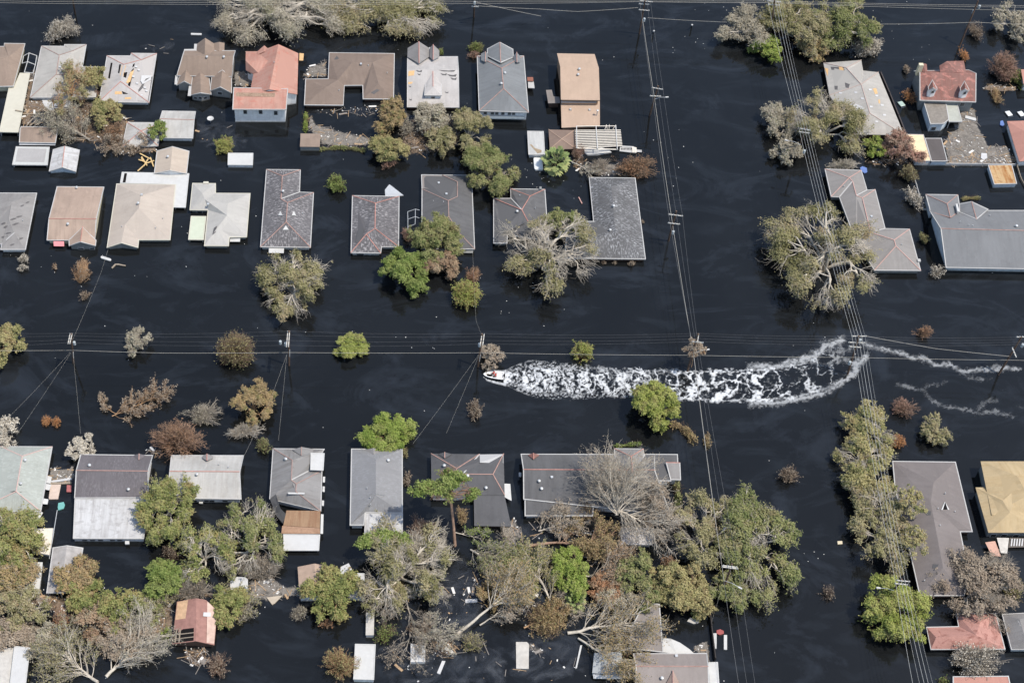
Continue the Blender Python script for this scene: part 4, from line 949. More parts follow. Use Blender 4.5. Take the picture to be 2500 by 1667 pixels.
PAL = {
    'oak':    C4((116, 114, 74), (142, 138, 96), (162, 154, 114), (154, 138, 108)),
    'oakg':   C4((104, 114, 68), (130, 136, 84), (150, 150, 100), (138, 128, 92)),
    'grey':   C4((140, 132, 114), (164, 156, 136), (182, 174, 154), (132, 132, 102)),
    'pale':   C4((166, 158, 142), (194, 186, 170), (208, 200, 184), (148, 140, 122)),
    'green':  C4((92, 112, 54), (120, 138, 70), (148, 160, 90), (112, 122, 70)),
    'lime':   C4((122, 136, 58), (150, 160, 74), (174, 178, 96), (136, 128, 80), k=.8),
    'bright': C4((108, 130, 56), (134, 152, 68), (156, 168, 88), (134, 138, 78)),
    'olive':  C4((110, 118, 74), (156, 150, 98), (174, 164, 114), (142, 124, 88)),
    'yolive': C4((108, 118, 66), (136, 142, 82), (158, 156, 98), (150, 132, 88)),
    'brown':  C4((132, 108, 86), (158, 130, 104), (170, 146, 118), (150, 138, 112)),
    'rust':   C4((150, 108, 78), (172, 126, 92), (164, 134, 104), (142, 118, 96)),
    'orange': C4((178, 114, 66), (200, 136, 82), (206, 152, 102), (166, 126, 94)),
    'redbr':  C4((150, 112, 98), (168, 128, 112), (156, 134, 116), (140, 120, 104)),
    'taupe':  C4((144, 128, 110), (166, 150, 130), (152, 138, 120), (176, 162, 142)),
    'gold':   C4((120, 122, 78), (172, 148, 102), (164, 142, 108), (140, 130, 92)),
    'palm':   C4((100, 126, 74), (134, 152, 94), (170, 174, 112), (192, 186, 126)),
}
BK_G = bark('bark_grey', (150, 142, 130)); BK_P = bark('bark_pale', (188, 180, 166)); BK_B = bark('bark_brown', (122, 104, 88)); BK_T = bark('bark_tan', (172, 140, 108)); BK_R = bark('bark_reddish', (150, 124, 106))
SEED = [11]
def place(sh, cx, cy, rx, ry, flat, zc=None, zk=.8):
    u, v = P(sh, cx, cy)[0]; k = SHEETS[sh][2]
    p0 = at(u, v, 3.0); sc = ppm(p0); R = 1.06 * rx / k / sc; Ry = 1.06 * ry / k / sc
    rz = flat * min(R, Ry)
    ryw = math.sqrt(max(Ry ** 2 - (rz * COS) ** 2, (.4 * Ry) ** 2)) / SIN
    zc = rz * zk if zc is None else zc
    return at(u, v, zc), np.array([R, ryw, rz]), R
def lobes(rng, d, amp):
    """uneven outline: radius factor for directions d (N,3)"""
    f = np.ones(len(d))
    for _ in range(7):
        w = rng.normal(0, 1, 3); w /= np.linalg.norm(w)
        f += amp * rng.uniform(.6, 1.4) * np.maximum(0, (d @ w - .35)) * rng.choice([-1.2, .8])
    for _ in range(4):
        w = rng.normal(0, 3.6, 3); f += amp * .3 * np.sin(d @ w + rng.uniform(0, 6))
    return np.clip(f, .4, 1.3)
def tree(label, sh, cx, cy, rx, ry, pal='oak', fol=1.0, bk=None, twig=1.0, flat=.62, zc=None, size=.34, asp=1.25, amp=.5, droop=.3, cat_='tree', name='tree', group=None, limb=1.0, gap=.0, dens=1.0, foot=None):
    """spreading tree: trunk, limbs, branches and twigs to the edge of an uneven crown, leaf clumps along the outer twigs"""
    SEED[0] += 1; rng = np.random.default_rng(SEED[0]); bk = bk or BK_G
    C, R3, R = place(sh, cx, cy, rx, ry, flat, zc)
    root = empty(name, (C[0], C[1], 0), label, cat_, group)
    zf = max(.2, C[2] - R3[2] * .8); fork = np.array([C[0], C[1], zf])
    parts = []
    tr = max(.12, .045 * R) * limb
    ft = np.array([C[0] + .3, C[1] - .2, -1.5]) if foot is None else at(*P(sh, *foot)[0], 0) - (0, 0, 1.0)
    if foot is not None: root.location = (ft[0], ft[1], 0)
    tp = np.array([[ft, ft * .6 + fork * .4 + (.1, .15, 0), fork + (0, 0, .3)]]); parts.append(tubes(tp, np.array([[tr * 1.5, tr * 1.2, tr]]), 7))
    n1 = int(rng.integers(7, 11)) if R > 3 else 6
    th = np.linspace(0, 2 * math.pi, n1, endpoint=False) + rng.uniform(-.45, .45, n1)
    el = rng.uniform(-.3, .85, n1); d1 = np.stack([np.cos(th) * np.cos(el), np.sin(th) * np.cos(el), np.sin(el)], 1)
    d1 = np.concatenate([d1, [[.1, .05, 1.0], [-.25, .2, .8]]]); n1 += 2
    rl = rng.uniform(.42 - .22 * amp, .42 + .16 * amp, n1); dist = rng.uniform(.66 - .3 * amp, .8 + .06 * amp, n1)
    far = np.minimum(dist, 1.04 - rl * .72); far[-2:] *= .55
    T1 = C + d1 * R3 * far[:, None]
    A1 = np.repeat(fork[None], n1, 0)
    p1 = curve(rng, A1, T1, 6, .1, .12)
    parts.append(tubes(p1, np.linspace(1, .45, 6)[None] * tr * rng.uniform(.6, .95, (n1, 1)), 5))
    def child(Pp, cen, rad, k, lo, hi, outw, wob, jit=None):
        """k shoots from each branch: they end in a blob of radius rad round cen"""
        M = len(cen); src = np.repeat(np.arange(M), k); s = rng.uniform(.5, 1.0, M * k); n = Pp.shape[1]
        fi = s * (n - 1); i0 = np.minimum(fi.astype(int), n - 2); fr = (fi - i0)[:, None]
        A = Pp[src, i0] * (1 - fr) + Pp[src, i0 + 1] * fr
        o = (cen[src] - C) / R3; o /= np.linalg.norm(o, axis=1, keepdims=True) + 1e-6
        q = rng.normal(0, 1, (M * k, 3)); q /= np.linalg.norm(q, axis=1, keepdims=True); q = q + o * outw; q /= np.linalg.norm(q, axis=1, keepdims=True)
        B = cen[src] + q * R3 * (rad[src] * rng.uniform(lo, hi, M * k))[:, None]
        B[:, 2] = np.maximum(B[:, 2], .25)
        return curve(rng, A, B, 4, wob, .05), B, src
    p2, T2, s2 = child(p1, T1, rl, 6, .45, .95, .45, .12)
    parts.append(tubes(p2, np.linspace(1, .42, 4)[None] * tr * rng.uniform(.3, .48, (len(T2), 1)), 4))
    rl2 = rl[s2] * rng.uniform(.4, .62, len(s2))
    p3, T3, s3 = child(p2, T2, rl2, 5 if R > 2.2 else 4, .5, 1.1, .5, .13)
    r3 = max(.03, tr * .14)
    parts.append(tubes(p3, np.linspace(1, .5, 4)[None] * r3 * rng.uniform(.6, 1.3, (len(T3), 1)), 3))
    kt = max(1, int(round((2.4 if fol > .3 else 4.0) * twig * min(1.5, max(.7, R / 5)))))
    p4, T4, s4 = child(p3, T3, rl2[s3] * .7, kt, .5, 1.5, .9, .13)
    T4[:, 2] -= droop * rng.uniform(0, .1, len(T4)) * R
    p4[:, -1] = T4; p4[:, -2, 2] -= droop * .03 * R
    if twig > 0: parts.append(tubes(p4, np.linspace(1, .6, 4)[None] * max(.02, min(.04, r3 * .4)) * np.ones((len(T4), 1)), 3))
    V, Q = cat(parts); np_mesh('trunk', V, Q, bk, root)
    if fol > 0:
        # leaf clumps sit on the ends of the branches and twigs; clumps drop out where the crown is torn open
        w = rng.normal(0, 1.5 / R, (3, 3)); gp = lambda q: sum(np.sin((q - C) @ w[i] * 3 + i * 2.1) for i in range(3)) / 3
        cc = np.concatenate([T2, T3]); cr = np.concatenate([rl2 * rng.uniform(.4, .85, len(T2)), rl2[s3] * rng.uniform(.22, .55, len(T3))]) * R + .06
        gv = gp(cc); g0 = np.quantile(gv, min(.9, gap + max(0, .45 - fol) * .8)); ok = gv >= g0; cc, cr = cc[ok], cr[ok]
        sel = rng.random(len(cc)) < np.where(np.arange(len(cc)) < ok[:len(T2)].sum(), 1.0, min(1, .3 + fol * .6)); cc, cr = cc[sel], cr[sel]
        area = (2.4 * math.pi * cr ** 2)
        cnt = np.maximum(3, (min(1.35, .35 + fol) * 1.15 * dens * area / (size * size * .5))).astype(int)
        if cnt.sum() > 30000: cnt = np.maximum(2, (cnt * 30000 / cnt.sum()).astype(int))
        j = np.repeat(np.arange(len(cc)), cnt); N = len(j)
        dd = rng.normal(0, 1, (N, 3)); dd /= np.linalg.norm(dd, axis=1, keepdims=True); dd[:, 2] = np.where(dd[:, 2] < -.35, -dd[:, 2], dd[:, 2])
        pos = cc[j] + dd * (cr[j] * rng.uniform(.45, 1.15, N) * (1 + .25 * rng.normal(0, 1, N)))[:, None] * np.array([1, 1, .75])
        pos += rng.normal(0, .1, (N, 3))
        pos[:, 2] -= droop * rng.exponential(.12, N) * cr[j] * 2
        pos[:, 2] = np.maximum(pos[:, 2], .1)
        LV, LQ = leaves(rng, pos, size, asp, .35, droop * 2, base=dd)
        g4 = np.where(gp(T4) >= g0)[0]
        if twig > 0 and len(g4):
            M = int(min(9000, (N * .35 if fol > .3 else N * .9) * dens)); q = rng.choice(g4, M); u_ = rng.uniform(.3, 1.12, M)[:, None]
            fp = p4[q, 1] * (1 - u_) + p4[q, -1] * u_ + rng.normal(0, .05 + .012 * R, (M, 3)); fp[:, 2] = np.maximum(fp[:, 2], .1)
            LV2, LQ2 = leaves(rng, fp, size * .85, asp * 1.25, .6, droop * 2)
            LV = np.concatenate([LV, LV2]); LQ = np.concatenate([LQ, LQ2 + N * 4])
        tc = rng.normal(0, .24, len(cc)); w1 = rng.normal(0, 1.1, 3) / max(R * .3, .5)
        tint = .45 + .2 * np.sin((cc[j] - C) @ w1) + tc[j] + rng.normal(0, .13, N)
        if len(LQ) > N: tint = np.concatenate([tint, .55 + .2 * np.sin((fp - C) @ w1) + rng.normal(0, .2, len(LQ) - N)])
        np_mesh('crown', LV, LQ, leaf_mat('leaf_' + pal, PAL[pal]), root, np.clip(tint, 0, 1))
    return root
def bush(label, sh, cx, cy, rx, ry, pal='brown', fol=1.0, bk=None, flat=.85, size=.2, asp=1.5, stems=1.0, amp=.7, cat_='bush', name='bush', group=None, tilt=(0, 0), zc=None, fan=None):
    """rounded shrub: stems fan out from the foot to an uneven dome and carry twigs and small leaves"""
    SEED[0] += 1; rng = np.random.default_rng(SEED[0]); bk = bk or BK_B
    C, R3, R = place(sh, cx, cy, rx, ry, flat, zc, .7)
    root = empty(name, (C[0], C[1], 0), label, cat_, group)
    foot = np.array([C[0] + tilt[0] * R, C[1] + tilt[1] * R, -.4])
    n = int(max(60, min(520, 150 * R)) * stems)
    d = rng.normal(0, 1, (n, 3)); d /= np.linalg.norm(d, axis=1, keepdims=True); d[:, 2] = np.where(d[:, 2] < -.3, -d[:, 2], d[:, 2])
    if fan is not None:
        a0, wdt = fan; ang = math.radians(a0) + rng.normal(0, math.radians(wdt) * .5, n); hz = np.sqrt(1 - d[:, 2] ** 2)
        d[:, 0] = np.cos(ang) * hz; d[:, 1] = np.sin(ang) * hz
    if amp > .2:                                                          # lopsided: part of the dome has died back
        a_ = rng.uniform(0, 6.3); w_ = np.array([math.cos(a_), math.sin(a_), .2]); d = d[rng.random(n) < np.where(d @ w_ > .45, .22, 1.0)]; n = len(d)
    sl = rng.integers(1 << 30); lob = lambda q: lobes(np.random.default_rng(sl), q, amp)
    T = C + d * R3 * lob(d)[:, None] * (1.06 - .5 * rng.random((n, 1)) ** 1.6)
    A = foot + rng.normal(0, .06 * R, (n, 3)) * (1, 1, .3)
    p = curve(rng, A, T, 5, .06, .08)
    parts = [tubes(p, np.linspace(1, .5, 5)[None] * max(.02, .013 * R) * rng.uniform(.7, 1.6, (n, 1)), 3)]
    k = 4; src = np.repeat(np.arange(n), k); s = rng.uniform(.45, .95, n * k)
    fi = s * 4; i0 = np.minimum(fi.astype(int), 3); fr = (fi - i0)[:, None]
    A2 = p[src, i0] * (1 - fr) + p[src, i0 + 1] * fr
    d2 = d[src] + rng.normal(0, .55, (n * k, 3)); d2 /= np.linalg.norm(d2, axis=1, keepdims=True)
    T2 = A2 + d2 * R * rng.uniform(.12, .3, (n * k, 1))
    p2 = curve(rng, A2, T2, 3, .08)
    parts.append(tubes(p2, np.linspace(1, .6, 3)[None] * max(.015, .007 * R) * np.ones((n * k, 1)), 3))
    V, Q = cat(parts); np_mesh('stems', V, Q, bk, root)
    if fol > 0:
        N = int(min(9000, fol * 3.0 * math.pi * R3[0] * (R3[1] + R3[2]) * .8 / size ** 2))
        j = rng.integers(0, n * k, N); s = rng.uniform(.2, 1.05, N)[:, None]
        base = A2[j] * (1 - s) + T2[j] * s + rng.normal(0, .04 * R + .05, (N, 3))
        LV, LQ = leaves(rng, base, size, asp, .5, .3)
        w1 = rng.normal(0, 1, 3) / max(.3 * R, .3)
        tint = .5 + .2 * np.sin((base - C) @ w1) + rng.normal(0, .22, N)
        np_mesh('foliage', LV, LQ, leaf_mat('leaf_' + pal, PAL[pal]), root, np.clip(tint, 0, 1))
    return root
def fallen(label, sh, bx, by, tx, ty, spread, pal='brown', fol=.4, bk=None, z0=.4, z1=1.6, start=.35, n=26, r=.3, size=.25, name='fallen_tree', cat_='fallen tree', droop=.3, dens=1.0):
    """an uprooted or broken tree lying in the water: a trunk from its broken foot to its top, with limbs fanning out"""
    SEED[0] += 1; rng = np.random.default_rng(SEED[0]); bk = bk or BK_G
    A = at(*P(sh, bx, by)[0], z0); B = at(*P(sh, tx, ty)[0], z1); L = np.linalg.norm(B - A); ax = (B - A) / L
    root = empty(name, (A[0], A[1], 0), label, cat_)
    side = np.cross(ax, [0, 0, 1.0]); side /= np.linalg.norm(side); up = np.cross(side, ax)
    tp = curve(rng, A[None], B[None], 8, .03); parts = [tubes(tp, np.linspace(1, .3, 8)[None] * r, 7)]
    s = np.linspace(start, .95, n) + rng.uniform(-.03, .03, n); s = np.clip(s, .05, 1)
    fi = s * 7; i0 = np.minimum(fi.astype(int), 6); fr = (fi - i0)[:, None]
    O = tp[0, i0] * (1 - fr) + tp[0, i0 + 1] * fr
    sc = ppm(A); W = spread / SHEETS[sh][2] / sc
    an = rng.choice([-1, 1], n) * rng.uniform(.1, 1.0, n); upk = rng.uniform(-.1, .6, n)
    D = ax * rng.uniform(.5, 1.1, (n, 1)) + side * an[:, None] + up * upk[:, None]; D /= np.linalg.norm(D, axis=1, keepdims=True)
    T = O + D * W * rng.uniform(.6, 1.1, (n, 1)); T[:, 2] = np.maximum(T[:, 2], .15)
    p1 = curve(rng, O, T, 5, .07, .05); parts.append(tubes(p1, np.linspace(1, .35, 5)[None] * r * rng.uniform(.22, .42, (n, 1)), 4))
    def sub(pp, DD, k, ln, rr, sp):
        M = len(pp); m = pp.shape[1]; src = np.repeat(np.arange(M), k); s = rng.uniform(.3, 1, M * k); fi = s * (m - 1); i0 = np.minimum(fi.astype(int), m - 2); fr = (fi - i0)[:, None]
        O = pp[src, i0] * (1 - fr) + pp[src, i0 + 1] * fr
        D = DD[src] + rng.normal(0, sp, (M * k, 3)); D /= np.linalg.norm(D, axis=1, keepdims=True)
        T = O + D * W * ln * rng.uniform(.5, 1.2, (M * k, 1)); T[:, 2] = np.maximum(T[:, 2], .08)
        p = curve(rng, O, T, 4, .08); parts.append(tubes(p, np.linspace(1, .5, 4)[None] * rr * rng.uniform(.7, 1.3, (M * k, 1)), 3))
        return p, D
    p2, D2 = sub(p1, D, 6, .45, max(.03, r * .11), .4)
    p3, D3 = sub(p2, D2, 5, .22, max(.022, r * .06), .5)
    V, Q = cat(parts); np_mesh('trunk', V, Q, bk, root)
    if fol > 0:
        N = int(min(12000, fol * 60 * len(p3) * dens / 6)); j = rng.integers(0, len(p3), N); s = rng.uniform(.2, 1.1, N)[:, None]
        base = p3[j, 0] * (1 - s) + p3[j, -1] * s + rng.normal(0, .12 + .02 * W, (N, 3)); base[:, 2] = np.maximum(base[:, 2], .06)
        LV, LQ = leaves(rng, base, size, 1.5, .4, droop)
        np_mesh('crown', LV, LQ, leaf_mat('leaf_' + pal, PAL[pal]), root, np.clip(.5 + rng.normal(0, .28, N), 0, 1))
    return root
def hedge(label, pts, w, h, pal, size=.28, dens=1.0, name='hedge', cat_='hedge', bk=None):
    """a line of clipped or matted growth along the given run"""
    SEED[0] += 1; rng = np.random.default_rng(SEED[0])
    W = np.array([at(u, v, 0) for u, v in pts]); seg = np.linalg.norm(np.diff(W, axis=0), axis=1); tot = seg.sum()
    root = empty(name, tuple(W.mean(0)), label, cat_)
    def along(t):
        t = t * tot; o = np.zeros((len(t), 3)); acc = 0
        for i, l in enumerate(seg):
            m = (t >= acc) & (t <= acc + l + 1e-6); f = ((t[m] - acc) / l)[:, None]; o[m] = W[i] * (1 - f) + W[i + 1] * f; acc += l
        return o
    n = int(tot * 14); b0 = along(rng.uniform(0, 1, n)); t0 = b0 + rng.normal(0, 1, (n, 3)) * (w * .35, w * .35, .1) + np.stack([np.zeros(n), np.zeros(n), rng.uniform(.4, 1, n) * h], 1)
    b0[:, 2] = -.3
    V, Q = tubes(curve(rng, b0, t0, 4, .1), np.linspace(1, .5, 4)[None] * .035 * np.ones((n, 1)), 3); np_mesh('stems', V, Q, bk or BK_B, root)
    N = int(min(9000, dens * 3 * tot * (w + h) / size ** 2)); t = rng.uniform(0, 1, N); c = along(t)
    a = rng.normal(0, 1, (N, 3)); a /= np.linalg.norm(a, axis=1, keepdims=True); a[:, 2] = np.abs(a[:, 2])
    lump = .75 + .35 * np.sin(t * tot * 1.7 + 1) * np.sin(t * tot * .7)
    c = c + a * np.array([w * .5, w * .5, h]) * (rng.uniform(.55, 1.05, N) * lump)[:, None]
    LV, LQ = leaves(rng, c, size, 1.3, .5, .2)
    np_mesh('foliage', LV, LQ, leaf_mat('leaf_' + pal, PAL[pal]), root, np.clip(.5 + .2 * np.sin(t * tot) + rng.normal(0, .2, N), 0, 1))
    return root
def palm(label, sh, cx, cy, r, hz=2.6, nf=34):
    SEED[0] += 1; rng = np.random.default_rng(SEED[0])
    u, v = P(sh, cx, cy)[0]; C = at(u, v, hz); R = r / SHEETS[sh][2] / ppm(C)
    root = empty('palm', (C[0], C[1], 0), label, 'palm')
    MB().bar((C[0], C[1], -1.5), tuple(C), .26, 9, .2).build('trunk', BK_B, root)
    V, Q, tint, n = [], [], [], 0
    for i in range(nf):
        a = i * 2.4; e = 1.1 - 1.9 * (i / nf) + rng.normal(0, .1); d = np.array([math.cos(a) * math.cos(e), math.sin(a) * math.cos(e), math.sin(e)])
        ln = R * rng.uniform(.55, .7); hub = C + d * ln; hub[2] -= (i / nf) * .3 * R
        st = np.array([[C, C * .5 + hub * .5 + (0, 0, .1), hub]]); tv, tq = tubes(st, np.full((1, 3), .035), 3); V.append(tv); Q.append(tq + n); n += len(tv); tint += [.6] * len(tq)
        sd = np.cross(d, [0, 0, 1.0]); sd /= np.linalg.norm(sd) + 1e-9; up = np.cross(sd, d)
        for j in range(11):                                            # fan leaflets
            b = (j - 5) / 5 * 1.35; dd = d * math.cos(b) + sd * math.sin(b); l2 = R * .5 * (1 - .25 * abs(b)) * rng.uniform(.85, 1.1)
            tip = hub + dd * l2 - np.array([0, 0, 1]) * l2 * rng.uniform(.15, .5); w = np.cross(dd, up); w /= np.linalg.norm(w) + 1e-9; wd = .09 * R
            mid = (hub + tip) / 2 + up * .05
            V.append(np.array([hub, mid + w * wd, tip, mid - w * wd])); Q.append(np.array([[0, 1, 2, 3]]) + n); n += 4; tint.append(np.clip(.25 + .55 * i / nf + rng.normal(0, .12), 0, 1))
    np_mesh('fronds', np.concatenate(V), np.concatenate(Q), leaf_mat('leaf_palm', PAL['palm']), root, np.array(tint))
    return root
if True:
    # ---- along the top edge
    tree('huge bare grey oak with drooping limbs at the top edge, left of its greener twin', 'A2', 170, 110, 520, 290, 'grey', .30, BK_P, 1.5, .5, amp=.4, droop=.9, size=.3, asp=1.8, limb=1.1, gap=.3)
    tree('huge grey green oak at the top edge, right of its barer twin', 'A2', 1230, 120, 470, 250, 'oak', .62, BK_P, 1.3, .5, amp=.45, droop=.8, size=.32, asp=1.6, gap=.2)
    bush('pale grey dense bush alone in the water at upper left', 'A1', 540, 285, 160, 112, 'pale', .8, BK_G, size=.22)
    tree('thin leaning broken tree in front of the pale grey house', 'A1', 640, 800, 150, 280, 'oak', .16, BK_T, .7, .6, zc=4, amp=.6, gap=.3)
    tree('bushy green tree with scattered leaves beside the torn shingle house', 'A1', 965, 1030, 135, 130, 'olive', .55, BK_B, 1, .7, amp=.5)
    tree('small green leafed branch resting against the pale grey roof', 'A1', 850, 700, 110, 95, 'olive', .3, BK_B, .8, .6, zc=3.4)
    bush('brown round shrub squeezed between two pale grey roofs', 'A1', 876, 850, 38, 58, 'redbr', .8, flat=1)
    fallen('tangle of uprooted branches behind the white gabled shed', 'A1', 820, 1280, 560, 1120, 210, 'grey', .35, BK_G, start=.1, n=34, r=.28)
    bush('rusty orange dead shrub beside the half buried roof', 'A1', 1050, 1200, 110, 100, 'rust', .7)
    fallen('heap of brown palm fronds below the half buried roof', 'A1', 1420, 1340, 980, 1330, 120, 'taupe', .5, BK_B, start=.0, n=30, r=.14, z1=.6)
    tree('feathery green young tree growing against the white gabled garage', 'A1', 1440, 1185, 78, 105, 'green', .55, BK_B, .8, .8, zc=3.0, cat_='young tree', size=.25)
    bush('yellow green round bush by the white box trailer', 'A1', 2018, 1335, 90, 85, 'lime', 1.6, BK_T, stems=.6, amp=.4)
    bush('small round clipped green bush beside the blue grey house', 'A2', 2005, 435, 68, 45, 'green', 1.3, size=.18, amp=.15)
    bush('brown shrub under the round clipped bush', 'A2', 1985, 515, 55, 38, 'redbr', .7)
    bush('sliver of green bush behind the grey house with the dormer', 'A2', 1680, 472, 28, 38, 'green', 1.0)
    hedge('tall green hedge column above the small brown shed', P('A2', 455, 1060, 450, 1200), 1.6, 2.0, 'bright', .25)
    hedge('low grey green hedge along the flooded yard of the U shaped house', P('A2', 580, 1370, 740, 1352, 880, 1360, 990, 1380), 1.4, 1.0, 'oakg', .26)
    tree('tall brown green tree in front of the U shaped house', 'A2', 1240, 1080, 135, 190, 'gold', .6, BK_B, 1, .8, amp=.5, size=.28)
    tree('ragged olive tree with reddish flowers near its foot', 'A2', 1200, 1370, 150, 130, 'olive', .6, BK_B, 1, .7, amp=.5, size=.28)
    bush('reddish flowering shrub at the foot of the ragged olive tree', 'A2', 1210, 1500, 70, 48, 'redbr', .8)
    bush('grey twiggy shrub between the brown green tree and the pale tree', 'A2', 1385, 1180, 70, 130, 'grey', .3, BK_G)
    tree('pale half bare tree in front of the grey house with the dormer', 'A2', 1600, 1080, 150, 140, 'grey', .28, BK_P, 1, .7, amp=.5)
    tree('pale leafy tree left of the dense grey green tree', 'A2', 1690, 1290, 120, 150, 'oak', .6, BK_P, 1, .7, amp=.4)
    tree('large olive grey tree in front of the blue grey house', 'A2', 1960, 1190, 180, 215, 'oak', .8, BK_P, 1, .7, amp=.4, size=.3)
    tree('dense dark grey green tree overlapping the grey roofed house', 'B2', 2120, 130, 220, 205, 'oakg', 1.0, BK_G, 1, .75, amp=.35, size=.3)
    # ---- top right
    tree('grey bare tree left of the power line at the top right', 'A3', 2170, 260, 250, 210, 'grey', .3, BK_P, 1.3, .6, amp=.4, droop=.6)
    tree('bright green tree among grey trees beneath the power line', 'A4', -20, 440, 130, 130, 'bright', .7, BK_B, 1, .7, amp=.5)
    tree('broad grey green oak under the power line at the top edge', 'A4', 250, 230, 260, 260, 'oak', .45, BK_P, 1.4, .6, amp=.45, droop=.6)
    tree('broad green oak right of the power line at the top edge', 'A4', 680, 230, 280, 280, 'oakg', .55, BK_P, 1.4, .6, amp=.45, droop=.6)
    tree('small brown tinged tree in front of the two oaks under the power line', 'A4', 400, 440, 130, 110, 'gold', .45, BK_P, 1, .6, amp=.5)
    bush('whitish grey bush beside the big oaks', 'A4', 950, 430, 140, 110, 'pale', .9, BK_G, size=.25)
    bush('tan shrub left of the faded red house', 'A4', 1260, 622, 46, 56, 'taupe', .8)
    bush('orange brown shrub behind the faded red house', 'A4', 1782, 500, 58, 64, 'orange', .7)
    bush('orange shrub at the left wall of the faded red house', 'A4', 1275, 890, 58, 64, 'orange', .9)
    bush('large brown red dying shrub right of the faded red house', 'A4', 2120, 620, 120, 125, 'redbr', .8, BK_R)
    bush('round dark green shrub at the far right edge', 'A4', 2262, 700, 62, 62, 'green', 1.3, amp=.1, size=.2)
    bush('small green shrub under the round dark green one', 'A4', 2318, 785, 34, 40, 'bright', 1)
    tree('grey half bare tree in the upper right corner', 'A4', 2240, 230, 150, 200, 'grey', .45, BK_P, 1.1, .65, amp=.45)
    bush('brownish vine hanging round the upper right pole', 'A4', 1900, 290, 65, 85, 'taupe', .5)
    bush('brown vine on the wall right of the driveway', 'A4', 2090, 900, 40, 130, 'gold', .35, BK_T)
    tree('large grey oak leaning over the damaged house', 'A4', 520, 1130, 320, 280, 'oak', .33, BK_P, 1.5, .6, amp=.5, gap=.3, droop=.5)
    tree('small bare tree left of the power line pole', 'A4', 110, 1110, 140, 160, 'grey', .25, BK_P, 1.2, .6, amp=.6)
    tree('bare grey tree below the street lamp', 'A4', 180, 1400, 120, 120, 'grey', .3, BK_P, 1.3, .7, amp=.3)
    tree('bright green tree below the damaged house', 'A4', 980, 1350, 95, 110, 'bright', .8, BK_B, 1, .7, amp=.4)
    tree('brown bare tree over the peeling cream shed', 'A4', 1230, 1370, 180, 160, 'redbr', .2, BK_R, 1.4, .7, amp=.4)
    bush('grey green growth beneath the brown bare tree', 'B4', 1260, 170, 80, 85, 'oak', .8)
    bush('grey twiggy shrub at the top of the long clean grey house', 'B4', 680, 85, 120, 45, 'grey', .5, BK_P)
    bush('grey green oval shrub at the pale fence', 'B4', 1325, 400, 82, 100, 'pale', .9, BK_G, size=.25)
    bush('small green grey shrub between the two grey houses', 'B4', 1420, 758, 56, 52, 'oakg', .9, size=.2)
    bush('small grey shrub in front of the two grey houses', 'B4', 1532, 1058, 66, 54, 'pale', .7, BK_G)
    hedge('low trimmed olive hedge behind the cool grey house', P('B4', 1770, 400, 1850, 390, 1920, 395), 1.4, 1.0, 'olive', .2)
    tree('big sparse oak with white limbs beneath the power line', 'B4', 540, 930, 430, 420, 'oak', .34, BK_P, 1.5, .55, amp=.6, droop=.6, gap=.35, limb=1.1)
    # ---- the middle street
    bush('upper of two pale ball shrubs before the left grey house', 'B1', 218, 948, 52, 36, 'pale', 1.0, BK_G, size=.2)
    bush('lower of two pale ball shrubs before the left grey house', 'B1', 210, 1027, 46, 35, 'pale', .9, BK_G, size=.2)
    bush('tiny dry twig sticking out of the water left of the fan shaped shrub', 'B1', 498, 1020, 30, 34, 'taupe', .3, BK_T, stems=.5)
    bush('bare fan shaped shrub in the open water', 'B1', 735, 1075, 85, 105, 'taupe', .22, BK_T, tilt=(-.1, -.7), fan=(70, 110))
    bush('round brown twig ball below the fan shaped shrub', 'B1', 765, 1280, 65, 54, 'taupe', .4, BK_B)
    bush('green grey shrub beside a heap of broken boards', 'B2', 715, 265, 84, 88, 'green', 1.6, size=.24, stems=.6)
    tree('dense bright green tree in front of the row', 'B2', 1370, 1035, 188, 200, 'green', 1.25, BK_B, .7, .8, amp=.3, size=.28, droop=.1)
    tree('brownish green dense tree behind the bright green one', 'B2', 1640, 790, 195, 205, 'oakg', 1.2, BK_B, .7, .8, amp=.3, size=.28, droop=.1)
    tree('bronze leaved low tree at the foot of the brownish green tree', 'B2', 1690, 1000, 130, 140, 'brown', 1.0, BK_B, .7, .8, amp=.35, size=.26)
    bush('dead reddish shrub beside the white awning frame', 'B2', 1375, 740, 62, 88, 'redbr', .5, BK_R)
    bush('lime green round bush standing in the street', 'B2', 1903, 1260, 134, 122, 'lime', 1.9, BK_T, amp=.12, size=.24, stems=.6)
    bush('brown dead twigs above the lime green bush', 'B2', 1968, 1078, 62, 66, 'redbr', .25, BK_T, tilt=(-.2, -.6))
    tree('half bare oak with twisted pale limbs in the open water', 'B2', 340, 1180, 310, 275, 'oak', .32, BK_P, 1.2, .6, amp=.85, gap=.42, droop=.3, limb=1.1)
    tree('great bare oak with white branches before the L shaped house', 'B3', 320, 900, 390, 350, 'oak', .27, BK_P, 1.4, .55, amp=.55, gap=.5, droop=.2, limb=1.25)
    tree('two leafy tops above the great bare oak', 'B3', 450, 620, 150, 120, 'oakg', .5, BK_P, .8, .7, amp=.7, gap=.3)
    palm('fan palm with yellowing lower fronds beside the white box', 'A3', 400, 1455, 135)
    bush('rust brown brush pile behind the L shaped house', 'B3', 1090, 105, 185, 95, 'rust', .6, BK_B, flat=.5)
    bush('grey brown brush pile left of the rust brown one', 'B3', 800, 110, 110, 70, 'taupe', .4, BK_G, flat=.5)
    fallen('thin bare fallen branch beside the fan palm', 'B3', 540, 55, 730, 190, 100, 'grey', .06, BK_P, n=12, r=.13, start=.3, z1=.5)
    bush('brown dead vine between the palm and the pergola', 'A3', 590, 1400, 70, 75, 'redbr', .4, BK_R)
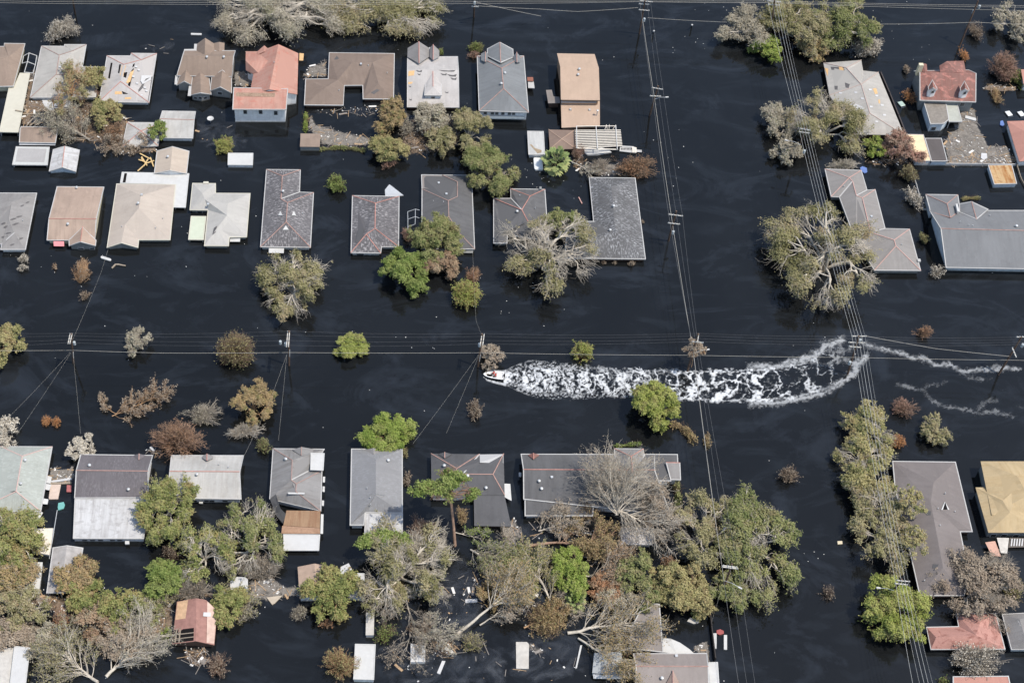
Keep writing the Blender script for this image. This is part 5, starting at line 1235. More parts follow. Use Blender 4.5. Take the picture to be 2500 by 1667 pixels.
    for q, t in ((835, 'leftmost of three tiny tan shrubs under the eave of the L shaped house'), (940, 'middle of three tiny tan shrubs under the eave of the L shaped house')):
        bush(t, 'B3', q, 970, 22, 20, 'taupe', .8, size=.14, group='tiny shrubs below the L shaped house')
    bush('rightmost and largest of three tiny tan shrubs under the eave of the L shaped house', 'B3', 1090, 985, 40, 36, 'taupe', .8, size=.16, group='tiny shrubs below the L shaped house')
    bush('small tan shrub at the right wall of the L shaped house', 'B3', 1190, 605, 17, 34, 'taupe', .7, size=.15)
    # ---- along the wide flooded street
    tree('yellow olive tree cut by the left edge', 'C1', 40, 240, 150, 180, 'olive', .9, BK_B, 1, .75, amp=.3)
    tree('grey wind bent tree with all its twigs on one side', 'C1', 1245, 215, 108, 130, 'grey', .25, BK_G, 1.6, .75, amp=.4)
    bush('olive brown round leafless tree with a wire passing behind', 'C1', 2140, 280, 172, 156, 'olive', .5, BK_B, amp=.12, cat_='round tree', name='tree')
    fallen('twisted dry shrub arched along the water', 'C1', 1020, 880, 1480, 680, 150, 'taupe', .25, BK_T, start=.0, n=30, r=.12, z1=.8)
    fallen('bare bent stem left of the arched dry shrub', 'C1', 1060, 860, 920, 720, 60, 'taupe', .2, BK_T, start=.2, n=12, r=.09, z1=.6)
    bush('flat grey twig mat dotted with white litter', 'C1', 1820, 870, 165, 135, 'grey', .3, BK_G, flat=.4)
    tree('tan and gold tree beside the second pole', 'C1', 2310, 770, 165, 185, 'gold', .6, BK_T, 1.2, .7, amp=.35, size=.28)
    bush('pale grey dead shrub below the tan and gold tree', 'C1', 2230, 1010, 165, 85, 'taupe', .3, BK_P, flat=.6)
    bush('left of a pair of small orange ball shrubs', 'C1', 420, 918, 42, 48, 'orange', 1.2, size=.16, amp=.1, group='pair of orange ball shrubs')
    bush('right of a pair of small orange ball shrubs', 'C1', 512, 932, 42, 46, 'orange', 1.2, size=.16, amp=.1, group='pair of orange ball shrubs')
    bush('large rust orange dead bush behind the weathered white house', 'C1', 1605, 1110, 190, 140, 'rust', .5, BK_R)
    tree('stubby white barked tree stripped of leaves', 'C1', 745, 1175, 115, 115, 'pale', .3, BK_P, .8, .6, amp=.6, limb=1.5)
    tree('white bare tree at the left edge behind the green grey house', 'C1', 40, 1020, 120, 130, 'pale', .12, BK_P, .9, .6, amp=.5, limb=1.4)
    tree('lime green shrub with spiky shoots beneath the street wire', 'C2', 860, 255, 132, 102, 'lime', .8, BK_T, 1, .7, amp=.5, cat_='shrub', size=.25)
    tree('grey bare tree bending right beside the boat', 'C2', 2145, 340, 100, 108, 'taupe', .2, BK_P, 1.6, .7, amp=.4)
    bush('small brown twig ball below the third pole', 'C2', 2012, 828, 74, 86, 'taupe', .5, BK_B)
    tree('fresh green tree behind the smooth grey house', 'C2', 1200, 1040, 194, 145, 'bright', 1.0, BK_B, .8, .75, amp=.45, size=.28)
    bush('small green bush inside a pale ring behind the streaked house', 'C2', 85, 1150, 65, 66, 'oakg', .9, size=.2)
    bush('tiny olive shrub at the corner of the smooth grey house', 'C2', 1362, 1205, 34, 42, 'olive', .8, size=.16)
    bush('brown narrow shrub along the smooth grey house', 'C2', 1372, 1450, 44, 68, 'taupe', .6)
    bush('yellow green bush near the wake, under the street wire', 'C3', 648, 300, 95, 102, 'lime', 1.5, BK_T, stems=.6, amp=.4)
    tree('round fresh green tree at the edge of the wake', 'C3', 1300, 800, 186, 186, 'lime', 1.1, BK_B, .9, .85, amp=.0, size=.26, droop=.1)
    hedge('mustard brown row of bushes trailing from the round green tree', P('C3', 1450, 965, 1540, 990, 1610, 1050, 1650, 1110), 2.4, 1.8, 'gold', .26)
    bush('small mustard shrub beneath the crossing wires', 'C3', 1790, 1105, 42, 66, 'gold', .8)
    hedge('line of green shrubs behind the long grey house', P('C3', 930, 1160, 1000, 1155, 1110, 1140, 1165, 1140), 1.0, 1.2, 'green', .24)
    tree('tangle of dead vine clinging to the fourth pole', 'C3', 1668, 258, 85, 80, 'taupe', .2, BK_T, 1.2, .6, zc=6.5, amp=.7, cat_='vine', name='vine', limb=.6)
    bush('small brown shrub right of the wires above the foam trail', 'C4', 1405, 120, 84, 62, 'rust', .35, BK_R)
    bush('reddish brown shrub below the thin foam trail', 'C4', 1255, 790, 102, 84, 'redbr', .5, BK_R)
    tree('thin grey green tree near the orange shrub', 'C4', 1520, 1015, 115, 125, 'oak', .4, BK_P, 1.2, .75, amp=.3)
    bush('bright orange round shrub beside the leaning trees', 'C4', 1180, 1110, 68, 60, 'orange', 1.1, size=.18, amp=.12)
    bush('lone brown shrub in the side street', 'C4', 190, 1410, 90, 84, 'taupe', .5, BK_B)
    # ---- row of trees under the right hand line
    tree('northernmost olive tree in the row beside the mauve house', 'C4', 890, 1010, 220, 195, 'olive', .42, BK_P, 1.4, .6, amp=.7, gap=.3, droop=.2)
    tree('second olive tree in the row, with pale limbs to its left', 'C4', 880, 1230, 235, 180, 'olive', .45, BK_P, 1.4, .6, amp=.6, gap=.25, droop=.2)
    tree('third olive tree in the row beside the mauve house', 'C4', 900, 1450, 235, 180, 'olive', .42, BK_P, 1.4, .6, amp=.6, gap=.25, droop=.3)
    tree('fourth grey green tree in the row beside the mauve house', 'D4', 850, 260, 180, 180, 'oak', .42, BK_P, 1.4, .6, amp=.6, gap=.25, droop=.3)
    tree('fifth grey tree in the row, with white limbs', 'D4', 880, 520, 200, 195, 'oak', .34, BK_P, 1.4, .6, amp=.6, gap=.3, droop=.3)
    tree('thin yellow leaved tree reaching over the mauve roof', 'D4', 1080, 200, 80, 110, 'olive', .35, BK_P, .9, .7, zc=6, amp=.5)
    tree('thin pale limbed tree against the mauve roof', 'D4', 1110, 510, 95, 130, 'olive', .25, BK_P, .9, .7, zc=5, amp=.5)
    bush('small vivid green climber between the trees and the mauve roof', 'D4', 950, 120, 50, 70, 'green', .9)
    tree('bright lime tree beneath the lower right pole', 'D4', 968, 1010, 225, 190, 'lime', 1.0, BK_B, .9, .7, amp=.4, size=.28, droop=.2)
    tree('spreading bare brown tree in front of the mauve house', 'D4', 1590, 850, 270, 230, 'taupe', .1, BK_G, 1.4, .55, amp=.4, droop=.3, limb=1.2)
    bush('olive shrub beside the spreading bare brown tree', 'D4', 1850, 870, 70, 100, 'olive', .8)
    bush('dense grey bush in front of the mossy red roof', 'D4', 1585, 1410, 175, 112, 'pale', .7, BK_G, size=.25)
    bush('dark twig ball floating in the side street', 'D4', 455, 905, 62, 58, 'taupe', .2, bark('bark_dark', (96, 86, 80)), flat=.5)
    bush('tuft of green at the bottom edge', 'D4', 1330, 1560, 40, 30, 'green', .8)
    # ---- near left yards
    tree('big olive tree at the left edge beside the stained tin roof', 'D1', 80, 470, 215, 190, 'yolive', .5, BK_P, 1.3, .65, amp=.4)
    tree('brown olive tree at the left edge below the big olive tree', 'D1', 70, 740, 210, 150, 'gold', .36, BK_P, 1.3, .65, amp=.5)
    tree('grey green tree at the left edge above the white L shaped roof', 'D1', 150, 1010, 200, 150, 'oak', .36, BK_P, 1.4, .65, amp=.5, droop=.5)
    tree('grey leafless tree touching the white L shaped roof', 'D1', 150, 1210, 170, 110, 'taupe', .4, BK_G, 1.2, .6, amp=.4)
    tree('leafy yellow green tree overhanging the stained white rear roof', 'D1', 1265, 265, 190, 215, 'yolive', .6, BK_P, 1.2, .7, amp=.45, size=.3)
    tree('round fresh green tree in the near left yard', 'D1', 1240, 790, 132, 130, 'green', 1.0, BK_B, .8, .75, amp=.35, size=.28)
    tree('pale green tree with white forked trunks', 'D1', 1540, 580, 205, 225, 'yolive', .4, BK_P, 1.2, .6, amp=.5, gap=.35, limb=1.2)
    tree('grey green tree with bare crown right of the forked trunks', 'D2', -40, 500, 220, 250, 'oakg', .38, BK_P, 1.2, .65, amp=.45, gap=.4, limb=1.15)
    tree('tan dead leaved tree over the grey striped carport', 'D1', 580, 770, 150, 140, 'gold', .34, BK_T, 1.2, .65, amp=.5)
    tree('olive tree right of the tan dead leaved tree', 'D1', 640, 900, 120, 110, 'yolive', .7, BK_B, .9, .7, amp=.4)
    tree('bushy yellow olive tree left of the rusty shed', 'D1', 900, 1010, 140, 150, 'yolive', .55, BK_B, .9, .7, amp=.45)
    bush('rust brown dead fronds above the fallen grey trees', 'D1', 450, 1160, 75, 130, 'rust', .6, BK_R)
    fallen('left fallen grey tree with its broken foot at the bottom edge', 'D1', 740, 1560, 480, 1330, 260, 'oak', .35, BK_P, start=.15, n=30, r=.34)
    fallen('right fallen bare tree with a torn orange stump', 'D1', 800, 1520, 1120, 1230, 280, 'grey', .16, BK_P, start=.15, n=34, r=.36)
    tree('brown twiggy tree between the two fallen trees and the rusty shed', 'D1', 960, 1260, 190, 130, 'taupe', .25, BK_P, 1.2, .6, amp=.5)
    bush('small vivid green shrub at the corner of the rusty shed', 'D1', 1252, 1190, 50, 54, 'bright', 1.1, size=.2)
    bush('reddish brown twig bush in the water below the rusty shed', 'D1', 1655, 1425, 70, 90, 'taupe', .3, BK_R)
    tree('leafy green tree hanging over the white tank', 'D1', 1740, 990, 120, 130, 'yolive', .7, BK_B, 1, .65, amp=.5)
    bush('bare brown twigs beside the round fresh green tree', 'D1', 1290, 590, 75, 90, 'taupe', .15, BK_B)
    fallen('snapped grey branches left of the rusty shed', 'D1', 1100, 1080, 1260, 920, 120, 'oak', .3, BK_G, start=.1, n=18, r=.14, z1=.7)
    tree('yellow and green tree in front of the brown striped roof', 'D2', 560, 880, 175, 190, 'yolive', .5, BK_T, 1, .65, amp=.5)
    bush('brown dead shrub at the foot of the yellow and green tree', 'D2', 545, 1110, 60, 50, 'rust', .6)
    tree('very large bare grey tree beside the torn white roofs', 'D2', 1090, 700, 310, 300, 'oak', .22, BK_P, 1.3, .55, amp=.4, limb=1.35, gap=.5)
    tree('green leaf tufts at the top of the very large bare tree', 'D2', 980, 492, 190, 52, 'green', .42, BK_B, .8, .6, zc=5, amp=.8, gap=.2)
    bush('bare twig bush behind the snapped pine', 'D2', 1240, 400, 92, 110, 'taupe', .15, BK_R)
    fallen('bare limbs fallen toward the small white shed', 'D2', 1130, 920, 1130, 1330, 230, 'taupe', .12, BK_G, start=.1, n=26, r=.22)
    bush('green shrub right of the striped tin shed', 'D2', 960, 1190, 80, 95, 'green', .5)
    bush('olive bush left of the long white trailer', 'D2', 640, 1430, 112, 100, 'olive', .6, BK_T)
    bush('small olive bush below the broken log', 'D2', 1632, 1275, 86, 70, 'olive', .6, BK_G)
    tree('pine with a snapped trunk and green needle tufts', 'D2', 1470, 95, 205, 120, 'green', .48, BK_R, 1.2, .8, zc=13.0, amp=.85, gap=.3, foot=(1506, 545), limb=.9)
    bush('grey limb pile with a green tuft right of the pine', 'D2', 1730, 640, 105, 105, 'oakg', .3, BK_G, flat=.5)
    fallen('broken pine branches with green tufts lying in the water', 'D2', 1500, 430, 1700, 480, 100, 'green', .2, BK_P, start=.2, n=12, r=.12, z1=.8)
    bush('brown dead branch hanging from the pine trunk', 'D2', 1560, 290, 50, 70, 'gold', .6, BK_T, zc=3)
    fallen('enormous bare tree fanned out across the long grey house', 'D3', 790, 300, 800, 130, 330, 'taupe', .12, BK_P, z0=2.6, z1=5.0, start=.0, n=60, r=.36)
    fallen('broken lower limbs of the bare tree behind the long house', 'D3', 770, 250, 1060, 400, 260, 'taupe', .12, BK_P, z0=2.6, z1=3.0, start=.05, n=30, r=.3)
    tree('hazy brown twigs at the right side of the enormous bare tree', 'D3', 1090, 230, 130, 190, 'taupe', .12, BK_G, 1.2, .5, zc=4, amp=.6, gap=.3)
    hedge('green and brown hedge at the right wall of the long grey house', P('D3', 1235, 70, 1255, 180, 1250, 320), 2.0, 2.4, 'oakg', .28)
    fallen('long reddish log with an uprooted brown crown', 'D3', -20, 560, 640, 520, 190, 'gold', .8, BK_R, start=.6, n=30, r=.42, z1=1.4)
    tree('tall narrow bright green tree above the small palm', 'D3', 430, 760, 125, 175, 'bright', 1.1, BK_B, .8, .8, amp=.3, size=.27, droop=.1)
    palm('small fan palm below the narrow green tree', 'D3', 480, 940, 85, 2.0, 24)
    fallen('brown crowned log slanting up from the bottom', 'D2', 1520, 1195, 1900, 880, 230, 'gold', .4, BK_P, start=.6, n=30, r=.36, z1=3.4)
    tree('brown wilted tree between the slanting log and the green tree', 'D3', 60, 800, 120, 150, 'olive', .4, BK_P, 1.2, .6, amp=.4)
    bush('second wilted brown crown below the slanting log', 'D3', 260, 1090, 115, 100, 'gold', .8, BK_B, flat=.6)
    tree('grey green leaning tree above the taupe roof slope', 'D3', 980, 820, 160, 190, 'oakg', .7, BK_G, 1.1, .65, amp=.4)
    tree('rust coloured dead tree left of the grey green leaning tree', 'D3', 720, 860, 130, 110, 'rust', .45, BK_B, 1.1, .6, amp=.5)
    bush('dead rust shrub beside the oak and the long house', 'D3', 1160, 660, 60, 60, 'rust', .6)
    tree('round olive tree standing over a small raft', 'D3', 1300, 880, 180, 175, 'olive', .6, BK_B, 1, .75, amp=.2, size=.28)
    tree('left half of the large oak beside the lower pole', 'D3', 1480, 460, 280, 260, 'oak', .5, BK_P, 1.4, .55, amp=.6, gap=.2, droop=.5)
    tree('right half of the large oak beside the lower pole', 'D3', 1830, 500, 290, 340, 'oakg', .55, BK_P, 1.3, .55, amp=.5, gap=.15, droop=.6)
    tree('low front limb of the large oak under the street lamp', 'D3', 1650, 860, 130, 150, 'oakg', .55, BK_P, 1.1, .6, amp=.5, droop=.6)
    fallen('pale fallen tree fanning its limbs over the taupe roof', 'D3', 420, 1190, 960, 1110, 260, 'gold', .3, BK_P, start=.12, n=34, r=.34, z1=2.6)
    tree('grey twiggy tree behind the left fallen tree', 'D1', 330, 1260, 130, 120, 'grey', .3, BK_P, 1.2, .6, amp=.6, droop=.5)
    tree('mixed brown and green tree in the middle of the near left yard', 'D1', 740, 1090, 150, 120, 'brown', .35, BK_P, 1.2, .6, amp=.6)
    tree('loose grey green tree above the right fallen tree', 'D1', 1090, 1010, 120, 100, 'oakg', .35, BK_P, 1.1, .6, amp=.6, gap=.3)
    bush('twiggy brown scrub between the pale green tree and the rusty shed', 'D1', 1480, 860, 150, 70, 'taupe', .35, BK_G, flat=.5)
    bush('grey scrub below the green tree hanging over the tank', 'D1', 1850, 1040, 90, 80, 'grey', .35, BK_G, flat=.5)
    bush('grey twig scrub under the grey green bare crowned tree', 'D2', 30, 730, 150, 90, 'taupe', .35, BK_G, flat=.5)
    bush('dark grey brush at the foot of the yellow and green tree', 'D2', 340, 1030, 90, 60, 'grey', .3, BK_G, flat=.5)
    tree('low olive growth beneath the very large bare tree', 'D2', 1000, 900, 170, 110, 'oak', .3, BK_P, 1.2, .5, amp=.6, gap=.3)
    tree('right hand bare limbs of the very large tree', 'D2', 1290, 620, 150, 220, 'grey', .2, BK_P, 1.4, .55, amp=.5, gap=.3)
    bush('rusty leaved scrub at the crown of the bare fallen limbs', 'D2', 1250, 1150, 90, 70, 'brown', .5, BK_B, flat=.5)
    tree('grey green leafy tree above the slanting log', 'D3', 60, 690, 120, 110, 'oakg', .5, BK_G, 1, .6, amp=.6)
    bush('heap of dead brown branches under the huge bare tree', 'D3', 560, 250, 110, 90, 'gold', .35, BK_B, flat=.5)
    tree('grey bare tree between the narrow green tree and the rust tree', 'D3', 800, 960, 150, 110, 'grey', .2, BK_P, 1.4, .55, amp=.5)
    bush('grey scrub along the water below the long grey house', 'D3', 740, 560, 110, 60, 'taupe', .25, BK_G, flat=.4)
    tree('olive tree joining the large oak to the round olive tree', 'D3', 1150, 790, 120, 110, 'olive', .5, BK_B, 1, .6, amp=.6)
    bush('brown scrub at the foot of the pale fallen tree', 'D3', 760, 1290, 110, 80, 'gold', .4, BK_B, flat=.5)
    bush('brown scrub beside the blue grey shed', 'D3', 880, 1470, 60, 90, 'gold', .6, BK_B, flat=.6)
    bush('pale twig scrub at the foot of the long reddish log', 'D2', 1890, 480, 60, 120, 'taupe', .2, BK_P, flat=.5)
    fallen('grey limb tangle between the pine and the slanting log', 'D2', 1620, 560, 1860, 690, 190, 'oakg', .25, BK_P, start=.0, n=30, r=.18, z1=1.4)
    fallen('brown broken crown lying just left of the slanting log', 'D2', 1900, 800, 1780, 920, 120, 'gold', .4, BK_T, start=.1, n=26, r=.2, z1=1.2)
    fallen('thin grey trunk lying across the slanting log', 'D2', 1690, 1130, 1900, 1000, 130, 'taupe', .15, BK_P, start=.3, n=16, r=.16, z1=1.4)
    fallen('olive limbs thrown down beside the narrow green tree', 'D3', 300, 980, 120, 640, 190, 'olive', .4, BK_P, start=.05, n=28, r=.22, z1=1.6)
    fallen('tan fallen crown below the narrow green tree', 'D3', 90, 1150, 330, 1040, 120, 'gold', .45, BK_T, start=.1, n=28, r=.2, z1=1.2)
    fallen('grey broken branches in the gap behind the reddish log', 'D3', 200, 420, 420, 330, 150, 'taupe', .3, BK_P, start=.0, n=24, r=.16, z1=1.4)
    fallen('dead brown branches heaped left of the grey green leaning tree', 'D3', 560, 760, 820, 700, 190, 'brown', .4, BK_P, start=.0, n=30, r=.2, z1=1.5)
    fallen('bare grey limbs reaching into the water below the pale fallen tree', 'D3', 620, 1060, 400, 980, 140, 'taupe', .12, BK_P, start=.1, n=18, r=.16, z1=.8)
    fallen('bare limb tangle at the right foot of the very large bare tree', 'D2', 1180, 1100, 1420, 1240, 150, 'grey', .15, BK_P, start=.0, n=26, r=.16, z1=.8)
    fallen('grey limbs lying between the tank and the rusty shed', 'D1', 1600, 900, 1860, 980, 140, 'oak', .25, BK_P, start=.0, n=22, r=.15, z1=.8)
    fallen('pale fallen limbs draped over the blue grey shed', 'D3', 500, 1230, 860, 1440, 220, 'gold', .35, BK_P, start=.15, n=24, r=.22, z1=2.0)
# ------------------------------------------------------------------ utility poles and wires
POLEW = bark('pole_wood', (96, 80, 70), .2); ARMW = paint('arm_wood', (206, 202, 192), .1, .8); CANM = paint('transformer_grey', (176, 184, 186), .08, .4, .5)
POLES = {}
def pole(key, label, base, topuv, h, arms=(), cans=(), lamp=None, riser=0.0):
    """arms: (u0,v0,u1,v1,height above water); cans: (u,v,h); lamp: (u0,v0,u1,v1,h)"""
    B = at(*base, 0); T = at(*topuv, h)
    root = empty('utility_pole', (B[0], B[1], 0), label, 'utility pole')
    MB().bar(B - (T - B) * (2.0 / h), T, .26, 9, .19).build('post', POLEW, root)
    POLES[key] = (B, T, [])
    for (u0, v0, u1, v1, z) in arms:
        a, b = at(u0, v0, z), at(u1, v1, z)
        arm = MB().beam(a, b, .17, .15).build('crossarm', ARMW, root)
        for f in (.06, .36, .64, .94):
            c = a + (b - a) * f
            MB().lathe(c, [(.03, .05), (.05, .12), (.1, .16), (.1, .24), (.05, .3)], 7).build('insulator', METAL, arm)
        POLES[key][2].append((a, b))
    for (u, v, z) in cans:
        c = at(u, v, z)
        MB().lathe(c, [(.26, -.5), (.3, -.45), (.3, .4), (.24, .48), (.08, .5), (.06, .62)], 12).build('transformer', CANM, root)
    if lamp:
        u0, v0, u1, v1, z = lamp; a, b = at(u0, v0, z - .3), at(u1, v1, z)
        m = (a + b) / 2 + np.array([0, 0, .3]); arm = MB().bar(a, m, .05, 6).bar(m, b, .05, 6).build('lamp_arm', METAL, root)
        t = (b - a); t[2] = 0; t /= np.linalg.norm(t)
        MB().box(b + t * .2, .75, .32, .16, ax=t).box(b + t * .25 - np.array([0, 0, .1]), .45, .24, .08, ax=t).build('lamp_head', WHITE, arm)
    if riser:
        d = (T - B) / np.linalg.norm(T - B)
        MB().bar(B + d * riser + np.array([.16, -.16, 0]), B + d * (riser + 2.2) + np.array([.16, -.16, 0]), .09, 6).build('conduit', WHITE, root)
    return root
pole('s1', 'leftmost pole of the wide street, with a grey transformer', P('C1', 668, 395)[0], P('C1', 650, 130)[0], 10.5, [(*P('C1', 658, 128)[0], *P('C1', 636, 222)[0], 10.2), (*P('C1', 640, 128)[0], *P('C1', 620, 222)[0], 10.0)], [(*P('C1', 678, 215)[0], 8.6)], riser=2.0)
pole('s2', 'second pole of the wide street, beside the tan and gold tree', P('C2', 300, 415)[0], P('C2', 300, 105)[0], 11, [(*P('C2', 306, 105)[0], *P('C2', 296, 250)[0], 10.6), (*P('C2', 290, 105)[0], *P('C2', 278, 250)[0], 10.4)], [(*P('C2', 270, 225)[0], 9.2), (*P('C2', 222, 208)[0], 9.6)], riser=3.0)
pole('s3', 'third pole of the wide street, just ahead of the boat', P('C2', 2022, 425)[0], P('C2', 2062, 130)[0], 10.5, [(*P('C2', 2080, 130)[0], *P('C2', 2066, 235)[0], 10.2), (*P('C2', 2060, 130)[0], *P('C2', 2044, 235)[0], 10.0)], [(*P('C2', 2036, 230)[0], 8.8)], riser=1.8)
pole('s4', 'fourth pole of the wide street, wrapped in dead vine beside the foam', P('C3', 1598, 470)[0], P('C3', 1698, 130)[0], 11, [(*P('C3', 1702, 130)[0], *P('C3', 1690, 210)[0], 10.6), (*P('C3', 1640, 200)[0], *P('C3', 1745, 212)[0], 9.4)], lamp=(*P('C3', 1660, 305)[0], *P('C3', 1776, 275)[0], 7.0))
pole('s5', 'tall pole at the bend of the foam trail with three crossarms', P('C4', 725, 495)[0], P('C4', 828, 150)[0], 12, [(*P('C4', 762, 152)[0], *P('C4', 898, 152)[0], 11.6), (*P('C4', 732, 208)[0], *P('C4', 886, 212)[0], 10.0), (*P('C4', 735, 245)[0], *P('C4', 850, 255)[0], 9.0)], [(*P('C4', 838, 192)[0], 10.4), (*P('C4', 745, 395)[0], 4.6)])
pole('s6', 'leaning pole at the right edge above the foam trail', P('C4', 2100, 500)[0], P('C4', 2310, 160)[0], 11, [(*P('C4', 2262, 160)[0], *P('C4', 2345, 158)[0], 10.8), (*P('C4', 2225, 255)[0], *P('C4', 2262, 345)[0], 8.0)], [(*P('C4', 2318, 235)[0], 9.2)])
pole('n1', 'double armed pole at the top of the side street', P('A3', 1160, 310)[0], P('A3', 1212, 5)[0], 11.5, [(*P('A3', 1162, 8)[0], *P('A3', 1280, 22)[0], 11.2), (*P('A3', 1155, 38)[0], *P('A3', 1250, 44)[0], 10.2), (*P('A3', 1155, 92)[0], *P('A3', 1252, 100)[0], 9.0)], [(*P('A3', 1205, 182)[0], 6.2)])
pole('n2', 'pole with a street lamp in the middle of the side street', P('A3', 1252, 1060)[0], P('A3', 1332, 785)[0], 10.5, [(*P('A3', 1275, 800)[0], *P('A3', 1376, 818)[0], 10.0), (*P('A3', 1255, 876)[0], *P('A3', 1358, 880)[0], 8.0)], lamp=(*P('A3', 1302, 905)[0], *P('A3', 1405, 888)[0], 7.4))
pole('n3', 'pole with a white transformer right of the L shaped house', P('B3', 1425, 778)[0], P('B3', 1498, 505)[0], 10.5, [(*P('B3', 1424, 535)[0], *P('B3', 1558, 552)[0], 9.8), (*P('B3', 1420, 614)[0], *P('B3', 1530, 626)[0], 7.4)], [(*P('B3', 1468, 700)[0], 4.6)])
pole('n4', 'three pinned pole in the large oak near the bottom', P('D3', 1580, 900)[0], P('D3', 1662, 668)[0], 9.5, [(*P('D3', 1582, 690)[0], *P('D3', 1708, 706)[0], 9.2), (*P('D3', 1588, 680)[0], *P('D3', 1700, 694)[0], 9.3)], lamp=(*P('D3', 1605, 795)[0], *P('D3', 1715, 845)[0], 6.4))
pole('e1', 'pole with two crossarms at the top edge above the big oaks', P('A4', 20, 330)[0], P('A4', 60, 8)[0], 12, [(*P('A4', 0, 10)[0], *P('A4', 118, 22)[0], 11.6), (*P('A4', 0, 42)[0], *P('A4', 108, 52)[0], 10.6)])
pole('e2', 'pole with two crossarms and a lamp inside the large grey oak', P('A4', 262, 1390)[0], P('A4', 345, 1165)[0], 11.5, [(*P('A4', 290, 1172)[0], *P('A4', 385, 1190)[0], 11.2), (*P('A4', 280, 1202)[0], *P('A4', 378, 1216)[0], 10.4)], [(*P('A4', 330, 1382)[0], 7.0)], lamp=(*P('A4', 300, 1320)[0], *P('A4', 175, 1282)[0], 8.0))
pole('e3', 'pole with two bright crossarms and a lamp above the lime tree', P('D4', 905, 925)[0], P('D4', 1010, 785)[0], 11.5, [(*P('D4', 968, 792)[0], *P('D4', 1072, 802)[0], 11.2), (*P('D4', 955, 815)[0], *P('D4', 1056, 826)[0], 10.6)], lamp=(*P('D4', 950, 868)[0], *P('D4', 842, 850)[0], 8.0))
pole('t1', 'dark pole cut by the top left edge', P('A1', 685, 130)[0], P('A1', 655, -40)[0], 9.5)
pole('t2', 'pole at the top edge between the green twin oak and the side street', P('A2', 1985, 160)[0], P('A2', 1992, -20)[0], 8.5, [(*P('A2', 1965, 62)[0], *P('A2', 2030, 66)[0], 6.0)], [(*P('A2', 1992, 30)[0], 7.2)])
pole('t3', 'leaning pole with a pale blue transformer at the upper right', P('A4', 1745, 425)[0], P('A4', 1915, 10)[0], 13, [], [(*P('A4', 1870, 110)[0], 9.6), (*P('A4', 1925, 65)[0], 11.0)])
WIRE = paint('wire_aluminium', (120, 120, 120), .05, .5, .4); CABLE = paint('wire_cable', (184, 180, 170), .05, .6)
WIREB = paint('wire_bright', (190, 190, 186), .04, .5, .4)
def wire(label, pts, r=.022, sag=.5, mat=None, group=None, n=10):
    mb = []; pts = [np.asarray(p, float) for p in pts]
    for a, b in zip(pts[:-1], pts[1:]):
        s = np.linspace(0, 1, n)[:, None]; q = a * (1 - s) + b * s; q[:, 2] -= (4 * s[:, 0] * (1 - s[:, 0])) * sag * np.linalg.norm(b - a) / 40
        mb.append(q[:-1] if b is not pts[-1] else q)
    path = np.concatenate(mb); V, Q = tubes(path[None], np.full((1, len(path)), r), 4)
    o = mesh('power_line', V, Q, mat or WIRE, None, smooth=True, origin=tuple(path[0]))
    tag(o, label, 'power line', group); return o
def W3(sh, x, y, z): return at(*P(sh, x, y)[0], z)
# the wide street: four thin conductors and one thick cable
G1 = 'thin wires strung along the wide flooded street'
for i, (ys, ar, f) in enumerate(((118, 0, .05), (150, 1, .3), (205, 0, .65), (245, 1, .95))):
    pts = [W3('C1', -150, ys, 10.0)]
    for k in ('s1', 's2', 's3'):
        a, b = POLES[k][2][ar]; pts.append(a + (b - a) * f + np.array([0, 0, .3]))
    a, b = POLES['s4'][2][0]; pts.append(a + (b - a) * f + np.array([0, 0, .3]))
    pts += [W3('C4', 740, 150 + i * 26, 10.4), W3('C4', 2290, 160 + i * 22, 10.0), W3('C4', 2600, 162 + i * 22, 10.0)]
    wire('thin pale wire strung along the wide flooded street', pts, .011, .5, None, G1)
wire('thick pale cable running the length of the wide street', [W3('C1', -150, 282, 6.2), W3('C1', 665, 280, 6.2), W3('C1', 1500, 305, 6.0), W3('C2', 285, 300, 6.2), W3('C2', 2040, 302, 6.2), W3('C3', 1640, 325, 6.2), W3('C4', 800, 345, 6.0), W3('C4', 2260, 370, 6.0), W3('C4', 2600, 380, 6.0)], .032, .15, CABLE)
wire('sagging beaded wire from the bend pole to the right edge pole', [W3('C4', 900, 152, 11.4), W3('C4', 1530, 265, 8.5), W3('C4', 2200, 335, 7.6)], .04, .1, CABLE)
# the side street line
for i, (x0, x1, x2, x3, x4, g) in enumerate(((1165, 1272, 1428, 1640, 0, 0), (1232, 1330, 1498, 1672, 0, 0), (1262, 1374, 1552, 1692, 0, 0))):
    wire('left wire|middle wire|right wire'.split('|')[i] + ' of the side street line from the top edge to the bottom', [W3('A3', x0 - 14, -120, 11.4), W3('A3', x0, 15, 11.3), W3('A3', x1, 806, 10.1), W3('B3', x2, 538, 9.9), W3('C3', x3, 205, 9.6), W3('D3', 1586 + i * 60, 695, 9.4), W3('D3', 1722 + i * 62, 1640, 9.4)], .03 if i == 0 else .02, .4)
wire('low cable of the side street line running past the vine covered pole', [W3('A3', 1190, 175, 6.6), W3('A3', 1300, 905, 6.6), W3('B3', 1480, 735, 5.6), W3('C3', 1655, 310, 6.6), W3('D3', 1600, 790, 6.2)], .04, .3, CABLE)
wire('thin wire crossing the side street near the top edge', [W3('A3', 1235, 165, 6.5), W3('A3', 1960, 205, 6.5)], .035, .2, CABLE)
